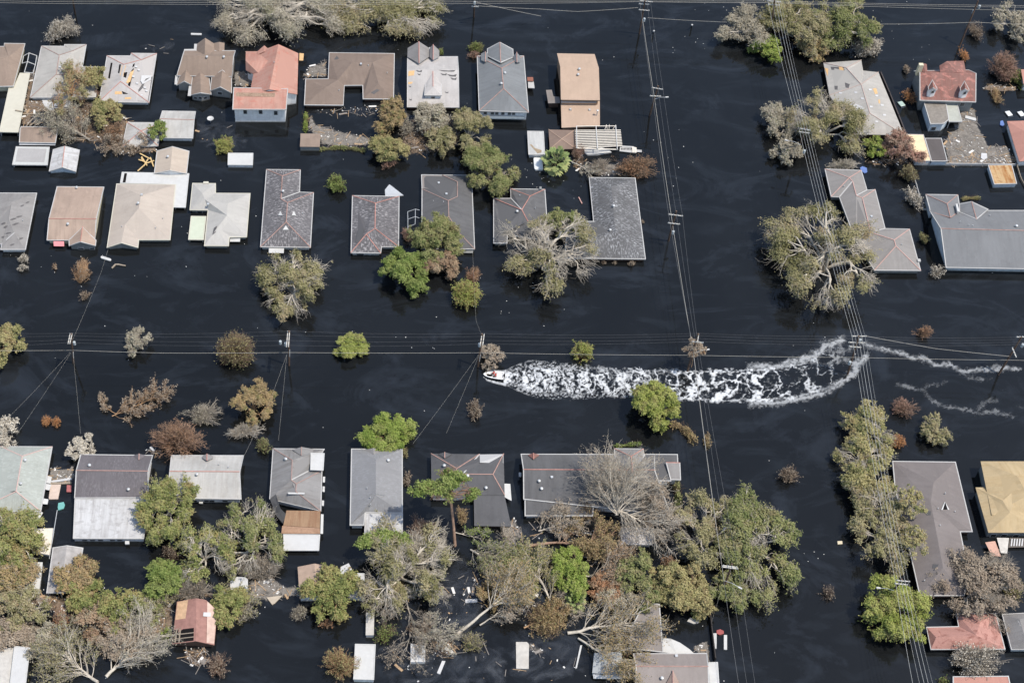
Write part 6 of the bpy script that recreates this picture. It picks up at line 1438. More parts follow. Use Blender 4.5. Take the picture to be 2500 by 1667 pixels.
# the right hand line: five heavy conductors
GR = [(10, -2, 284, 765, 962, 1106), (36, 40, 310, 795, 985, 1160), (62, 70, 335, 825, 1008, 1196), (86, 95, 360, 855, 1035, 1228), (112, 118, 384, 885, 1060, 1262)]
for i, (xa, xb, xc, xd, xe, xf) in enumerate(GR):
    wire(('leftmost', 'second', 'middle', 'fourth', 'rightmost')[i] + ' of five heavy wires on the right hand line', [W3('A4', xa - 25, -150, 11.8), W3('A4', xb, 16, 11.8), W3('A4', xc, 1180, 11.4), W3('C4', xd, 150, 11.9), W3('D4', xe, 800, 11.4), W3('D4', xf, 1640, 11.4)], (.03, .02, .032, .03, .016)[i], .5, WIREB)
# along the top edge
for i, (y0, y1, y2) in enumerate(((-8, 0, 15), (8, 12, 30), (25, 18, 62))):
    wire(('upper', 'middle', 'lower')[i] + ' of three faint wires along the top edge', [W3('A1', -100, y0, 9), W3('A1', 1000, y0 + 12, 8.4), W3('A2', 1990, 10 + y0, 8.5), W3('A3', 1160, y1, 10), W3('A4', 20, y1 + 10, 11), W3('A4', 2500, y2 + 40, 9)], .03, .15, CABLE)
wire('wavy cable from the top pole toward the side street pole', [W3('A2', 1995, 55, 6), W3('A3', 250, 85, 5.6), W3('A3', 600, 108, 5.2), W3('A3', 1150, 72, 6.2)], .04, .2, CABLE)
wire('fallen wire slanting from the top pole into the water', [W3('A2', 1995, 20, 7), W3('A3', 265, 150, .3)], .04, .2, CABLE)
wire('sagging cable at the upper right behind the leaning pole', [W3('A4', 940, 222, 6), W3('A4', 1900, 205, 8), W3('A4', 2400, 225, 8)], .04, .3, CABLE)
# service drops
for lab, p in (('service wire from the first pole down to the white stub tree', [W3('C1', 665, 300, 7), W3('C1', 735, 1040, 3)]),
               ('left of two service wires slanting down left from the first pole', [W3('C1', 640, 300, 7), W3('C1', 60, 910, 3)]),
               ('right of two service wires slanting down left from the first pole', [W3('C1', 645, 305, 7), W3('C1', 150, 1050, 2)]),
               ('service wire from the first pole up to the beige house', [W3('C1', 655, 200, 8), W3('B1', 920, 1065, 5), W3('B1', 985, 850, 2)]),
               ('left service wire from the second pole', [W3('C2', 280, 320, 7), W3('C2', 115, 770, 3.5), W3('C1', 2225, 1240, 2.2)]),
               ('right service wire from the second pole to the streaked house', [W3('C2', 280, 320, 7), W3('C2', 205, 1100, 2.2)]),
               ('long service wire from the third pole to the lower left', [W3('C2', 2030, 320, 7), W3('C2', 1430, 1130, 2)]),
               ('short service wire ending in mid water below the third pole', [W3('C2', 2030, 330, 7), W3('C2', 1735, 1035, 1)]),
               ('service wire from the third pole up to the grey roof with the old corner', [W3('C2', 2060, 150, 9), W3('B2', 2005, 1500, 6), W3('B2', 1975, 880, 1.6)]),
               ('guy wire beside the second fence near the lower oak', [W3('D3', 1590, 830, 6), W3('D3', 1500, 1130, .5)])):
    wire(lab, p, .012, .4, CABLE)
# ------------------------------------------------------------------ the motor boat and its crew
BX = [at(1150 + x / 7.84, 800 + y / 7.84, 0) for x, y in ((236, 915), (620, 950))]
bow, stern = BX; ax = stern - bow; BL = np.linalg.norm(ax); ax /= BL; sd = np.array([-ax[1], ax[0], 0])
boat = empty('motor_boat', tuple((bow + stern) / 2), 'small white motor boat speeding left ahead of its foam', 'boat')
def hull(w, z, s0, s1, n=14):
    out = []
    for i in range(n + 1):
        t = i / n; s = s0 + (s1 - s0) * t; hw = w * min(1.0, (1 - (1 - t) ** 2.4) ** .55 * 1.02)
        out.append((s, hw))
    return out
def hull_mesh(rings):
    V, Q = [], []; n = None
    for w, z, s0, s1 in rings:
        pts = hull(w, z, s0, s1); row = [bow + ax * s + sd * h + (0, 0, z) for s, h in pts] + [bow + ax * s - sd * h + (0, 0, z) for s, h in pts[::-1]]
        V += row; n = len(row)
    for r in range(len(rings) - 1):
        for i in range(n): Q.append((r * n + i, r * n + (i + 1) % n, (r + 1) * n + (i + 1) % n, (r + 1) * n + i))
    return V, Q, n
V, Q, n = hull_mesh([(.55, -.25, .5, BL), (.98, .45, .0, BL), (1.05, .62, -.05, BL), (.9, .62, .25, BL - .15), (.78, .2, .6, BL - .3)])
mesh('hull', V, Q + [tuple(range(4 * n, 5 * n))], paint('boat_white', (236, 236, 232), .03, .3, .5, 1, .08), boat)
MB().beam(bow + ax * BL * .62 + (0, 0, .42), bow + ax * BL * .62 + (0, 0, .43), .3, .1).box(bow + ax * BL * .64 + (0, 0, .4), .4, 1.5, .1, ax=ax).build('bench', TRIM, boat)
MB().box(bow + ax * BL * .3 + (0, 0, .3), 1.1, .5, .2, ax=ax).build('bow_locker', DARK, boat)
MB().box(stern + ax * .12 + (0, 0, .75), .35, .42, .6, ax=ax).box(stern + ax * .2 + (0, 0, .2), .2, .16, .9, ax=ax).build('outboard_motor', DARK, boat)
RED = paint('life_vest_red', (206, 52, 52), .06, .7); SKIN = paint('skin', (186, 138, 112), .05, .6); HAIR = paint('hair', (52, 40, 32), .1, .8); TROU = paint('trousers', (70, 74, 88), .1, .8)
def person(label, base, face, lean=0.0):
    """seated figure with bent knees, hands forward"""
    f = np.array([face[0], face[1], 0.0]); f /= np.linalg.norm(f); l = np.array([-f[1], f[0], 0]); u = np.array([0, 0, 1.0])
    root = empty('person', tuple(base), label, 'person')
    J = lambda a, b, c: base + f * a + l * b + u * c
    S = [('pelvis', J(0, 0, .1), .17), ('waist', J(.02, 0, .3), .15), ('chest', J(.05 + lean, 0, .52), .18), ('neck', J(.06 + lean, 0, .7), .065), ('chin', J(.09 + lean, 0, .8), .085), ('crown', J(.08 + lean, 0, .93), .095)]
    E = [(0, 1), (1, 2), (2, 3), (3, 4), (4, 5)]
    for sg in (-1, 1):
        i = len(S)
        S += [('shoulder', J(.05 + lean, .19 * sg, .6), .075), ('elbow', J(.16, .27 * sg, .34), .05), ('wrist', J(.38, .2 * sg, .3), .036), ('hand', J(.47, .17 * sg, .29), .04)]
        E += [(2, i), (i, i + 1), (i + 1, i + 2), (i + 2, i + 3)]
        for k in range(5):
            S.append(('finger', J(.53 + .012 * (2 - abs(k - 2)), (.17 + (k - 2) * .02) * sg, .27), .011)); E.append((i + 3, len(S) - 1))
        j = len(S)
        S += [('hip', J(.05, .1 * sg, .08), .1), ('knee', J(.45, .14 * sg, .14), .07), ('ankle', J(.5, .13 * sg, -.24), .048), ('toe', J(.66, .14 * sg, -.27), .04)]
        E += [(0, j), (j, j + 1), (j + 1, j + 2), (j + 2, j + 3)]
    me = bpy.data.meshes.new('body'); me.from_pydata([tuple(s[1] - base) for s in S], E, []); o = link('body', me, root, (SKIN,))
    sk = o.modifiers.new('skin', 'SKIN'); o.modifiers.new('sub', 'SUBSURF').render_levels = 1
    for q, s in zip(me.skin_vertices[0].data, S): q.radius = (s[2], s[2])
    me.skin_vertices[0].data[0].use_root = True
    hd = S[5][1] - np.array([0, 0, .03]); MB().lathe(hd - (0, 0, .02), [(.1, -.02), (.115, .04), (.1, .1), (.06, .14), (.02, .15)], 10).build('hair', HAIR, root, True)
    V = MB(); c = J(.04 + lean * .7, 0, .5); V.box(c + f * .02, .34, .46, .42, ax=f).build('life_vest', RED, root)
    tr = MB()
    for sg in (-1, 1): tr.bar(J(.0, .1 * sg, .08), J(.46, .14 * sg, .14), .115, 8, .085).bar(J(.45, .14 * sg, .14), J(.5, .13 * sg, -.2), .085, 8, .065)
    tr.build('trousers', TROU, root)
    return root
person('person in a red vest steering, seated left in the boat', bow + ax * BL * .52 + sd * .28 + (0, 0, .47), -ax)
person('person in a red vest seated behind the one steering', bow + ax * BL * .62 - sd * .25 + (0, 0, .47), -ax, .05)
# ------------------------------------------------------------------ foam: the boat's wake, the drifting trails
def vnoise(x, y, seed):
    xi, yi = np.floor(x).astype(np.int64), np.floor(y).astype(np.int64); fx, fy = x - xi, y - yi
    fx, fy = fx * fx * (3 - 2 * fx), fy * fy * (3 - 2 * fy)
    def h(a, b):
        n = (a * 73856093 ^ b * 19349663 ^ seed * 83492791) & 0xffffffff
        for _ in range(2):
            n = ((n ^ (n >> 16)) * 0x45d9f3b) & 0xffffffff
        n = n ^ (n >> 16)
        return (n & 0xffffff) / 16777215.0
    return (h(xi, yi) * (1 - fx) + h(xi + 1, yi) * fx) * (1 - fy) + (h(xi, yi + 1) * (1 - fx) + h(xi + 1, yi + 1) * fx) * fy
def fbm(x, y, s, o=4):
    r, a, t = 0, .5, 0
    for i in range(o): r = r + a * vnoise(x * 2 ** i, y * 2 ** i, s + i); t += a; a *= .55
    return r / t
def ridged(x, y, s, o=3):
    r, a, t = 0, .5, 0
    for i in range(o): r = r + a * (1 - np.abs(2 * vnoise(x * 2 ** i, y * 2 ** i, s + i) - 1)); t += a; a *= .5
    return r / t
def foam_mat():
    k = NT('foam'); a = k.n('ShaderNodeAttribute', attribute_name='dens'); tc = k.n('ShaderNodeTexCoord').outputs['Object']
    nz = k.noise(tc, 3.2, 4, .65)
    al = k.math('MULTIPLY_ADD', k.math('SUBTRACT', nz, .5), .35, a.outputs['Fac'])
    al = k.ramp(al, .1, 1.25)
    d = k.n('ShaderNodeBsdfDiffuse'); d.inputs[0].default_value = (.6, .62, .63, 1)
    t = k.n('ShaderNodeBsdfTransparent'); m = k.n('ShaderNodeMixShader'); k.l(al, m.inputs[0]); k.l(t.outputs[0], m.inputs[1]); k.l(d.outputs[0], m.inputs[2]); k.l(m.outputs[0], k.out.inputs[0])
    return k.m
def grid_sheet(name, x0, x1, y0, y1, step, dens, mat, z, hgt=0.0, label=None):
    """a thin sheet on the water made only where the density function is positive"""
    xs = np.arange(x0, x1, step); ys = np.arange(y0, y1, step); X, Y = np.meshgrid(xs, ys)
    U, Vv = project(np.stack([X, Y, np.zeros_like(X)], -1)); D = dens(U, Vv, X, Y)
    idx = np.arange(D.size).reshape(D.shape)
    q = np.stack([idx[:-1, :-1], idx[:-1, 1:], idx[1:, 1:], idx[1:, :-1]], -1).reshape(-1, 4)
    dm = D.ravel()[q].max(1); q = q[dm > .02]
    use, inv = np.unique(q, return_inverse=True); q = inv.reshape(-1, 4)
    c = np.array([X.mean(), Y.mean(), 0.0])
    V = np.stack([X.ravel(), Y.ravel(), z + hgt * np.clip(D.ravel(), 0, 1)], -1)[use]
    me = bpy.data.meshes.new(name); V = (V - c).astype(np.float32); q = q.astype(np.int32)
    me.vertices.add(len(V)); me.vertices.foreach_set('co', V.ravel()); me.loops.add(q.size); me.loops.foreach_set('vertex_index', q.ravel())
    me.polygons.add(len(q)); me.polygons.foreach_set('loop_start', np.arange(0, q.size, 4, dtype=np.int32))
    at_ = me.attributes.new('dens', 'FLOAT', 'POINT'); at_.data.foreach_set('value', D.ravel()[use].astype(np.float32))
    me.update(calc_edges=True); me.shade_smooth()
    o = link(name, me, None, (mat,)); o.location = tuple(c)
    return tag(o, label, name.replace('_', ' '), kind='stuff')
UP_X = [1178, 1188, 1205, 1228, 1240, 1262, 1290, 1305, 1350, 1400, 1500, 1600, 1700, 1800, 1875, 1940, 1978, 2000, 2010, 2035, 2060]
UP_Y = [918, 906, 901, 903, 900, 888, 880, 878, 880, 884, 896, 898, 899, 897, 893, 882, 871, 858, 848, 838, 831]
LO_Y = [918, 930, 937, 942, 945, 955, 966, 973, 978, 978, 972, 976, 984, 986, 988, 982, 972, 965, 962, 955, 948]
def arc_dist(U, V, pl):
    best = np.full(U.shape, 1e9); along = np.zeros(U.shape); acc = 0
    for (a, b), (c, d) in zip(pl[:-1], pl[1:]):
        l2 = (c - a) ** 2 + (d - b) ** 2; t = np.clip(((U - a) * (c - a) + (V - b) * (d - b)) / l2, 0, 1)
        r = np.hypot(U - a - t * (c - a), V - b - t * (d - b)); m = r < best
        best = np.where(m, r, best); along = np.where(m, acc + t * math.sqrt(l2), along); acc += math.sqrt(l2)
    return best, along / acc
TRAILS = [  # polyline, half width px, strength
    (P('C4', -150, 420, 0, 432, 130, 415, 240, 385, 380, 345, 470, 305, 510, 250, 600, 215, 680, 195), 5.5, 1.0),
    (P('C4', 890, 228, 960, 245, 1040, 265, 1100, 285, 1190, 300, 1300, 345, 1400, 350, 1480, 390, 1560, 420, 1650, 410, 1720, 440, 1760, 472, 1900, 464, 2020, 455, 2120, 440, 2280, 452), 4.2, .85),
    (P('C4', 1370, 350, 1450, 400, 1560, 425), 3.5, .5), (P('C4', 1760, 475, 1840, 510, 1960, 555), 4, .5),
    (P('C4', -150, 770, 60, 765, 250, 725, 400, 690, 520, 655, 620, 600, 720, 545, 770, 470, 820, 405, 900, 330), 5.5, .95),
    (P('C4', 500, 270, 600, 300, 720, 290, 760, 240), 5, .5), (P('C4', 380, 380, 480, 410, 560, 420, 640, 360, 740, 380), 4.5, .55),
    (P('C4', 1180, 600, 1300, 615, 1400, 640, 1450, 700, 1550, 770, 1700, 800, 1850, 840, 1950, 860, 2100, 840, 2220, 870), 4.2, .5),
    (P('C4', 1400, 640, 1460, 600, 1560, 600, 1620, 575), 3.5, .42), (P('C4', 1900, 850, 1950, 780, 2010, 740, 2090, 745), 4.5, .5), (P('C4', 2260, 790, 2400, 820), 5, .3),
    (P('C4', 1020, 480, 1100, 530), 4, .25), (P('C4', 1970, 560, 2060, 540), 5, .25), (P('C4', 2090, 640, 2230, 690), 8, .2)]
def wake(U, V, X, Y):
    up = np.interp(U, UP_X, UP_Y); lo = np.interp(U, UP_X, LO_Y); mid = (up + lo) / 2; hw = np.maximum((lo - up) / 2, 1)
    s = (V - mid) / hw; t = U - 1228
    inside = (U > 1176) & (U < 2062)
    g = np.clip(t / 500, 0, 1)
    wx = fbm(U / 26, V / 26, 5, 3) - .5; wy = fbm(U / 26, V / 26, 9, 3) - .5
    wx2 = fbm(U / 9, V / 9, 15, 2) - .5; wy2 = fbm(U / 9, V / 9, 19, 2) - .5
    ph = t + (22 + 26 * g) * np.abs(s) ** 2.3
    tg = np.arange(-100, 1500, 2.0); Lg = 11 + 27 * np.clip((tg - 80) / 520, 0, 1); qg = np.cumsum(2.0 / Lg)
    Q = lambda a: np.interp(a, tg, qg)
    L = np.interp(t, tg, Lg)
    arcs = 1 - np.abs(2 * vnoise(Q(ph + wx * 30 + wx2 * 10), (V + wy * 30) / 46, 21) - 1)
    qa = Q(ph + wx * 26 + wx2 * 12) * 1.25; fr_ = qa - np.floor(qa); on = vnoise(np.floor(qa) * 3.7 + 11, V / 60, 71)
    bow_ = (1 - np.abs(fr_ - .5) * 2) * (.55 + .45 * np.clip((vnoise(U / 24, V / 20, 73) - .25) * 2.4, 0, 1)) * np.interp(on, [0, .35, .6], [.6, .9, 1.05])
    arcs = np.maximum(arcs * .86, bow_ * np.interp(t, [0, 80, 200, 560, 760], [.6, .85, 1, .98, .8]))
    cell = 1 - np.abs(2 * vnoise(Q(t + wx * 34 + wx2 * 14) * 1.15, (V + wy * 34 + wy2 * 14) / (13 + 9 * g), 33) - 1)
    fine = 1 - np.abs(2 * vnoise((ph + wx2 * 9) / 6.5, (V + wy2 * 9) / 5.0, 47) - 1)
    mott = fbm(U / 5, V / 4, 53, 3)
    r = np.maximum(arcs * .98, cell * .95)
    big = np.interp(t, [0, 120, 320, 460], [0, .35, .8, 1])
    r = r * big + (fine * .55 + r * .45) * (1 - big)
    thr = np.interp(t, [-50, 0, 40, 120, 250, 400, 520, 700, 840], [.45, .5, .56, .57, .65, .71, .74, .77, .82])
    d = np.clip((r + (mott - .5) * .35 - thr) / np.interp(t, [0, 200, 500], [.3, .24, .17]), 0, 1) * .95
    # thin grey froth between the ropes
    d = np.maximum(d, np.clip((mott - .45) / .3, 0, 1) * np.interp(t, [0, 60, 300, 600, 800], [.55, .45, .35, .3, .12]))
    d = np.maximum(d, np.clip(1 - np.hypot(t / 22, (V - 918) / 17), 0, 1) * (.5 + mott))
    # fine spray along both flanks behind the boat
    sp = np.clip((np.abs(s) - .5) / .3, 0, 1) * np.interp(t, [0, 30, 150, 330], [.5, 1, .9, 0])
    spray = np.clip((fbm(U / 3.4, V / 2.8, 63, 3) - .42) / .26, 0, 1) * (.72 - .3 * np.clip((np.abs(s) - .6) / .4, 0, 1))
    d = d * (1 - sp) + sp * spray
    rib = np.clip(1 - np.abs(np.abs(s) - .96) / .09, 0, 1) * np.interp(t, [-40, 0, 60, 110], [1, .8, .5, 0]) * (.5 + mott); d = np.maximum(d, rib)
    d = np.where((U < 1230) & (np.abs(s) < .62), 0, d); d = np.where((U < 1235) & (np.abs(s) >= .62), .3 + mott * .8, d)
    # rope of foam along both outer edges further back
    rope = np.clip(1 - np.abs(np.abs(s) - .8 - wy * .3) / .11 + (mott - .55) * 1.9, 0, 1) * np.interp(t, [250, 420, 700, 830], [0, .6, .65, .5]); d = np.maximum(d, rope)
    edge = np.clip((1.02 - np.abs(s)) / .18 + (fbm(U / 12, V / 9, 77) - .5) * 1.5, 0, 1)
    d = np.where(inside, d * edge, 0) * np.interp(t, [0, 640, 770, 835], [1, 1, .8, .25])
    for pl, w, st in TRAILS:
        q, al = arc_dist(U + wx * 16 + wx2 * 6, V + wy * 12 + wy2 * 5, pl); n = fbm(U / 5, V / 4, 31)
        lump = .6 + 1.9 * fbm(al * 22, al * 0 + 3, 91, 2)
        tr = np.clip(1.15 - q / (w * lump) + (n - .5) * 1.9, 0, 1) * np.clip((fbm(U / 16, V / 12, 37, 2) + st * .5 - .52) * 3, 0, 1)
        d = np.maximum(d, st * .55 * tr); d = np.maximum(d, .36 * st * np.clip(1 - q / (w * 3.0) + (n - .5), 0, 1))
    return d
FOAM = foam_mat()
c0, c1 = at(1170, 990, 0), at(2560, 815, 0)
grid_sheet('boat_foam', c0[0], c1[0] + 6, at(1200, 1040, 0)[1], at(1200, 815, 0)[1], .15, wake, FOAM, .035, .07, 'white churned foam streaming behind the motor boat')
# ------------------------------------------------------------------ floating scum and litter
def scum_mat(name, c1_, c2_, film=False):
    k = NT(name); a = k.n('ShaderNodeAttribute', attribute_name='dens'); tc = k.n('ShaderNodeTexCoord').outputs['Object']
    n1 = k.noise(tc, .9, 5, .7, .8); n2 = k.noise(tc, 4.5, 3, .6); n3 = k.noise(k.mapping(tc, (1, 1, 1), (9, 4, 0)), 2.6, 2, .5)
    al = k.ramp(k.math('ADD', k.math('MULTIPLY_ADD', k.math('SUBTRACT', n1, .5), 1.3, a.outputs['Fac']), k.math('MULTIPLY', k.math('SUBTRACT', n2, .5), .5)), .3, .75)
    c = k.mix(k.ramp(n1, .35, .65), lin(c1_), lin(c2_)); c = k.mix(k.math('MULTIPLY', k.ramp(n3, .66, .7), .85), c, (.6, .58, .55, 1))
    if film:
        n4 = k.noise(k.mapping(tc, (.16, .22, 1)), 1.0, 5, .62, 1.6)
        al = k.ramp(k.math('ADD', k.math('MULTIPLY', k.math('SUBTRACT', n4, .5), 2.4), a.outputs['Fac']), .15, 1.0); c = k.mix(k.ramp(n4, .4, .65), lin(c1_), lin(c2_))
    d = k.n('ShaderNodeBsdfDiffuse'); k.l(c, d.inputs[0]); t = k.n('ShaderNodeBsdfTransparent'); m = k.n('ShaderNodeMixShader')
    k.l(k.math('MULTIPLY', al, .55 if film else .92), m.inputs[0]); k.l(t.outputs[0], m.inputs[1]); k.l(d.outputs[0], m.inputs[2]); k.l(m.outputs[0], k.out.inputs[0]); return k.m
SC_G = scum_mat('scum_grey', (104, 100, 94), (138, 132, 124)); SC_B = scum_mat('scum_brown', (98, 84, 70), (130, 114, 98)); SC_F = scum_mat('scum_film', (62, 68, 78), (88, 92, 98), True)
LITTER = [paint('litter_white', (216, 214, 208), .05, .7), paint('litter_tan', (168, 142, 112), .2, .8), paint('litter_grey', (130, 124, 118), .2, .8)]
def scum(label, pts, mat, st=.75, feather=9.0, chips=0, seed=1):
    pl = [tuple(p) for p in pts]; W = np.array([at(u, v, 0) for u, v in pl]); rng = np.random.default_rng(seed)
    def dens(U, V, X, Y):
        ins = np.zeros(U.shape, bool)
        for (a, b), (c, d) in zip(pl, pl[1:] + pl[:1]):
            cr = ((b > V) != (d > V)) & (U < (c - a) * (V - b) / ((d - b) if d != b else 1e-9) + a); ins ^= cr
        q, _ = arc_dist(U, V, pl + pl[:1]); e = np.clip(q / feather, 0, 1)
        return np.where(ins, st * e, 0)
    grid_sheet('floating_scum', W[:, 0].min(), W[:, 0].max(), W[:, 1].min(), W[:, 1].max(), .4, dens, mat, .02, .05, label)
    if chips:
        mbs = [MB(), MB(), MB()]; n = 0; us = [p[0] for p in pl]; vs = [p[1] for p in pl]
        while n < int(chips * 1.7):
            u, v = rng.uniform(min(us), max(us)), rng.uniform(min(vs), max(vs))
            if dens(np.array([u]), np.array([v]), 0, 0)[0] <= .1: continue
            n += 1; an = rng.uniform(0, 6.3); dr = (math.cos(an), math.sin(an), rng.uniform(-.05, .05))
            if rng.random() < .45:                                        # sticks and lath
                mbs[rng.choice([1, 2, 2])].box(at(u, v, .12), rng.uniform(.7, 3.2), rng.uniform(.07, .16), .08, ax=dr); continue
            s = rng.uniform(.15, .5) if rng.random() < .9 else rng.uniform(.6, 2.0)
            mbs[rng.choice([0, 0, 1, 2])].box(at(u, v, .1), s, min(.5, s * rng.uniform(.15, .7)), .1, ax=dr)
        for m_, mt, nm in zip(mbs, LITTER, ('white', 'tan', 'grey')):
            if m_.v: tag(m_.build('floating_litter', mt), nm + ' scraps caught in ' + label, 'litter', kind='stuff')
scum('brown scum behind the pale grey house', P('A1', 270, 660, 340, 640, 300, 880, 660, 905, 640, 1000, 480, 1040, 330, 1020, 250, 1150, 190, 1140), SC_B, 1.0, 6, 70, 1)
scum('scum under the leaning thin trees', P('A1', 560, 930, 900, 900, 1120, 1010, 1200, 1110, 1120, 1320, 900, 1340, 560, 1300, 530, 1120), SC_B, .6, 14, 70, 2)
scum('film by the small pool of dark water', P('A1', 210, 1150, 300, 1040, 420, 1010, 400, 1150), SC_F, .8, 8, 10, 3)
scum('brown mat around the half buried roof', P('A1', 900, 1300, 1110, 1090, 1190, 1100, 1150, 1320, 1440, 1300, 1430, 1390, 1180, 1420, 1000, 1380), SC_B, .9, 8, 30, 4)
scum('grey film between the cottage and the coral red house', P('A1', 2130, 650, 2230, 640, 2300, 700, 2300, 790, 2200, 800, 2130, 780), SC_G, 1.0, 6, 16, 5)
scum('grey mat beside the U shaped house', P('A2', 470, 610, 650, 540, 660, 715, 460, 718, 410, 700), SC_G, .9, 9, 22, 6)
scum('broad film in the yard of the U shaped house', P('A2', 490, 1020, 560, 1130, 760, 1190, 1050, 1250, 1060, 1330, 800, 1350, 600, 1330, 500, 1210, 470, 1120), SC_G, .95, 8, 60, 7)
scum('thin film before the U shaped house', P('A2', 470, 990, 800, 960, 1130, 940, 1120, 1060, 800, 1080, 540, 1060), SC_F, .35, 12, 30, 8)
scum('scum among the trees before the dormer house', P('A2', 1400, 1050, 1640, 1010, 1880, 1080, 1900, 1300, 1700, 1420, 1380, 1440, 1250, 1400, 1330, 1200), SC_B, .6, 14, 40, 9)
scum('grey mat by the brush behind the L shaped house', P('B3', 690, 70, 800, 40, 960, 80, 1120, 30, 1260, 120, 1220, 190, 700, 196), SC_G, .8, 10, 30, 10)
scum('flotsam round the fan palm', P('A3', 540, 1380, 640, 1370, 700, 1480, 640, 1560, 540, 1540), SC_B, .5, 10, 14, 11)
scum('broad grey scum on the driveway of the faded red house', P('A4', 1640, 1200, 1720, 1180, 1760, 960, 1890, 990, 1920, 1150, 2010, 1320, 2200, 1330, 2250, 1500, 1640, 1505, 1600, 1330), SC_G, 1.05, 7, 110, 12)
scum('dirty line of rubbish at the pale fence', P('A4', 1640, 1430, 2250, 1400, 2260, 1505, 1640, 1508), SC_B, .7, 5, 70, 13)
scum('tan scum right of the faded red house', P('A4', 1930, 820, 2020, 765, 2250, 790, 2290, 830, 2080, 845), SC_B, 1.0, 5, 26, 14)
scum('scum under the brown bare tree', P('A4', 860, 1460, 1080, 1420, 1330, 1440, 1300, 1500, 1100, 1520, 850, 1500), SC_B, .5, 8, 22, 15)
scum('grey scum between the green grey house and the purple grey house', P('C1', 455, 1350, 560, 1360, 670, 1345, 690, 1430, 640, 1500, 450, 1480), SC_G, 1.1, 5, 26, 16)
scum('film behind the weathered white house', P('C1', 1300, 1190, 1420, 1150, 1480, 1190, 1500, 1260, 1400, 1230), SC_F, .8, 7, 8, 17)
scum('scum under the left edge trees', P('D1', 60, 860, 330, 880, 420, 900, 700, 960, 680, 1080, 420, 1060, 330, 1000, 80, 1000), SC_B, .7, 12, 60, 18)
scum('scum between the rusty shed and the pale green tree', P('D1', 1300, 850, 1560, 830, 1640, 930, 1560, 935, 1330, 930, 1080, 1000, 1100, 900), SC_B, .6, 10, 40, 19)
scum('brown scum left of the rusty shed', P('D1', 1000, 1040, 1300, 960, 1320, 1100, 1290, 1240, 1200, 1180, 1030, 1110), SC_B, .7, 10, 34, 20)
scum('flotsam below the rusty shed', P('D1', 1400, 1290, 1560, 1290, 1590, 1400, 1500, 1480, 1370, 1400), SC_B, .55, 10, 30, 21)
scum('mat between the white tank and the brown striped roof', P('D2', -60, 790, 120, 760, 230, 830, 330, 830, 340, 930, 200, 920, 90, 960, -40, 930), SC_G, .8, 8, 36, 22)
scum('pale film under the very large bare tree', P('D2', 830, 830, 1100, 840, 1400, 830, 1510, 900, 1500, 940, 1300, 930, 1000, 960, 840, 940), SC_G, .75, 9, 26, 23)
scum('flotsam at the broken slanting log', P('D2', 1560, 700, 1900, 760, 1930, 1050, 1700, 1010, 1560, 960), SC_F, .5, 12, 44, 24)
scum('film beside the long grey house', P('D2', 1850, 400, 1960, 300, 2030, 480, 1940, 520), SC_G, .7, 8, 12, 25)
scum('grey film behind the reddish log', P('D3', 0, 420, 140, 330, 460, 340, 700, 420, 760, 640, 560, 760, 540, 620, 200, 500, 20, 520), SC_F, .45, 14, 40, 26)
scum('scum between the wilted crowns', P('D3', 140, 760, 300, 780, 420, 960, 380, 1200, 130, 1200, 30, 1030), SC_F, .5, 12, 40, 27)
scum('pale grey scum at the white covered boat', P('D3', 1360, 1290, 1480, 1240, 1500, 1390, 1400, 1345), SC_G, 1.1, 5, 8, 28)
scum('film at the lower middle edge', P('D3', 20, 1260, 160, 1250, 280, 1340, 220, 1360, 130, 1340), SC_G, .6, 8, 12, 29)
scum('broad pale film over the near middle water', P('D2', 1400, 700, 1560, 600, 1700, 700, 1760, 900, 1640, 1180, 1560, 1300, 1300, 1300, 1250, 1050), SC_F, .6, 14, 10, 31)
scum('broad pale film at the bottom between the white trailer and the shed', P('D2', 920, 1300, 1150, 1250, 1560, 1320, 1900, 1250, 1900, 1600, 1000, 1600), SC_F, .55, 16, 8, 32)
scum('broad pale film round the glass panel box', P('D3', -20, 1150, 300, 1080, 520, 1180, 560, 1500, 200, 1600, -20, 1500), SC_F, .55, 16, 8, 33)
scum('pale film below the satellite dish', P('A1', 1700, 980, 2050, 1120, 2300, 1240, 2280, 1400, 1980, 1420, 1800, 1300), SC_F, .5, 16, 3, 34)
scum('pale film behind the torn shingle house', P('A1', 1250, 420, 1450, 380, 1640, 330, 1600, 480, 1440, 520), SC_F, .5, 14, 3, 35)
scum('dark scrub mat in the near left yard', P('D1', 560, 1060, 900, 1130, 1240, 1000, 1300, 1180, 1000, 1330, 640, 1250), SC_B, .75, 14, 50, 36)
scum('flotsam by the bare limbs at the small white shed', P('D2', 1310, 1200, 1450, 1220, 1560, 1290, 1440, 1400, 1330, 1340), SC_B, .6, 8, 24, 30)
rng = np.random.default_rng(5); mbw = MB()
cl = rng.uniform(0, 1, (26, 2)) * (2500, 1667)
for i in range(300):
    c_ = cl[rng.integers(26)]; u, v = (rng.normal(c_[0], 55), rng.normal(c_[1], 26)) if i > 90 else (rng.uniform(-50, 2550), rng.uniform(0, 1667)); s = rng.uniform(.07, .2); an = rng.uniform(0, 6)
    mbw.box(at(u, v, .05), s, s * rng.uniform(.4, 1), .08, ax=(math.cos(an), math.sin(an), 0))
tag(mbw.build('floating_litter', LITTER[0], origin=(0, 0, 0)), 'tiny pale specks of litter scattered over the open water', 'litter', kind='stuff')
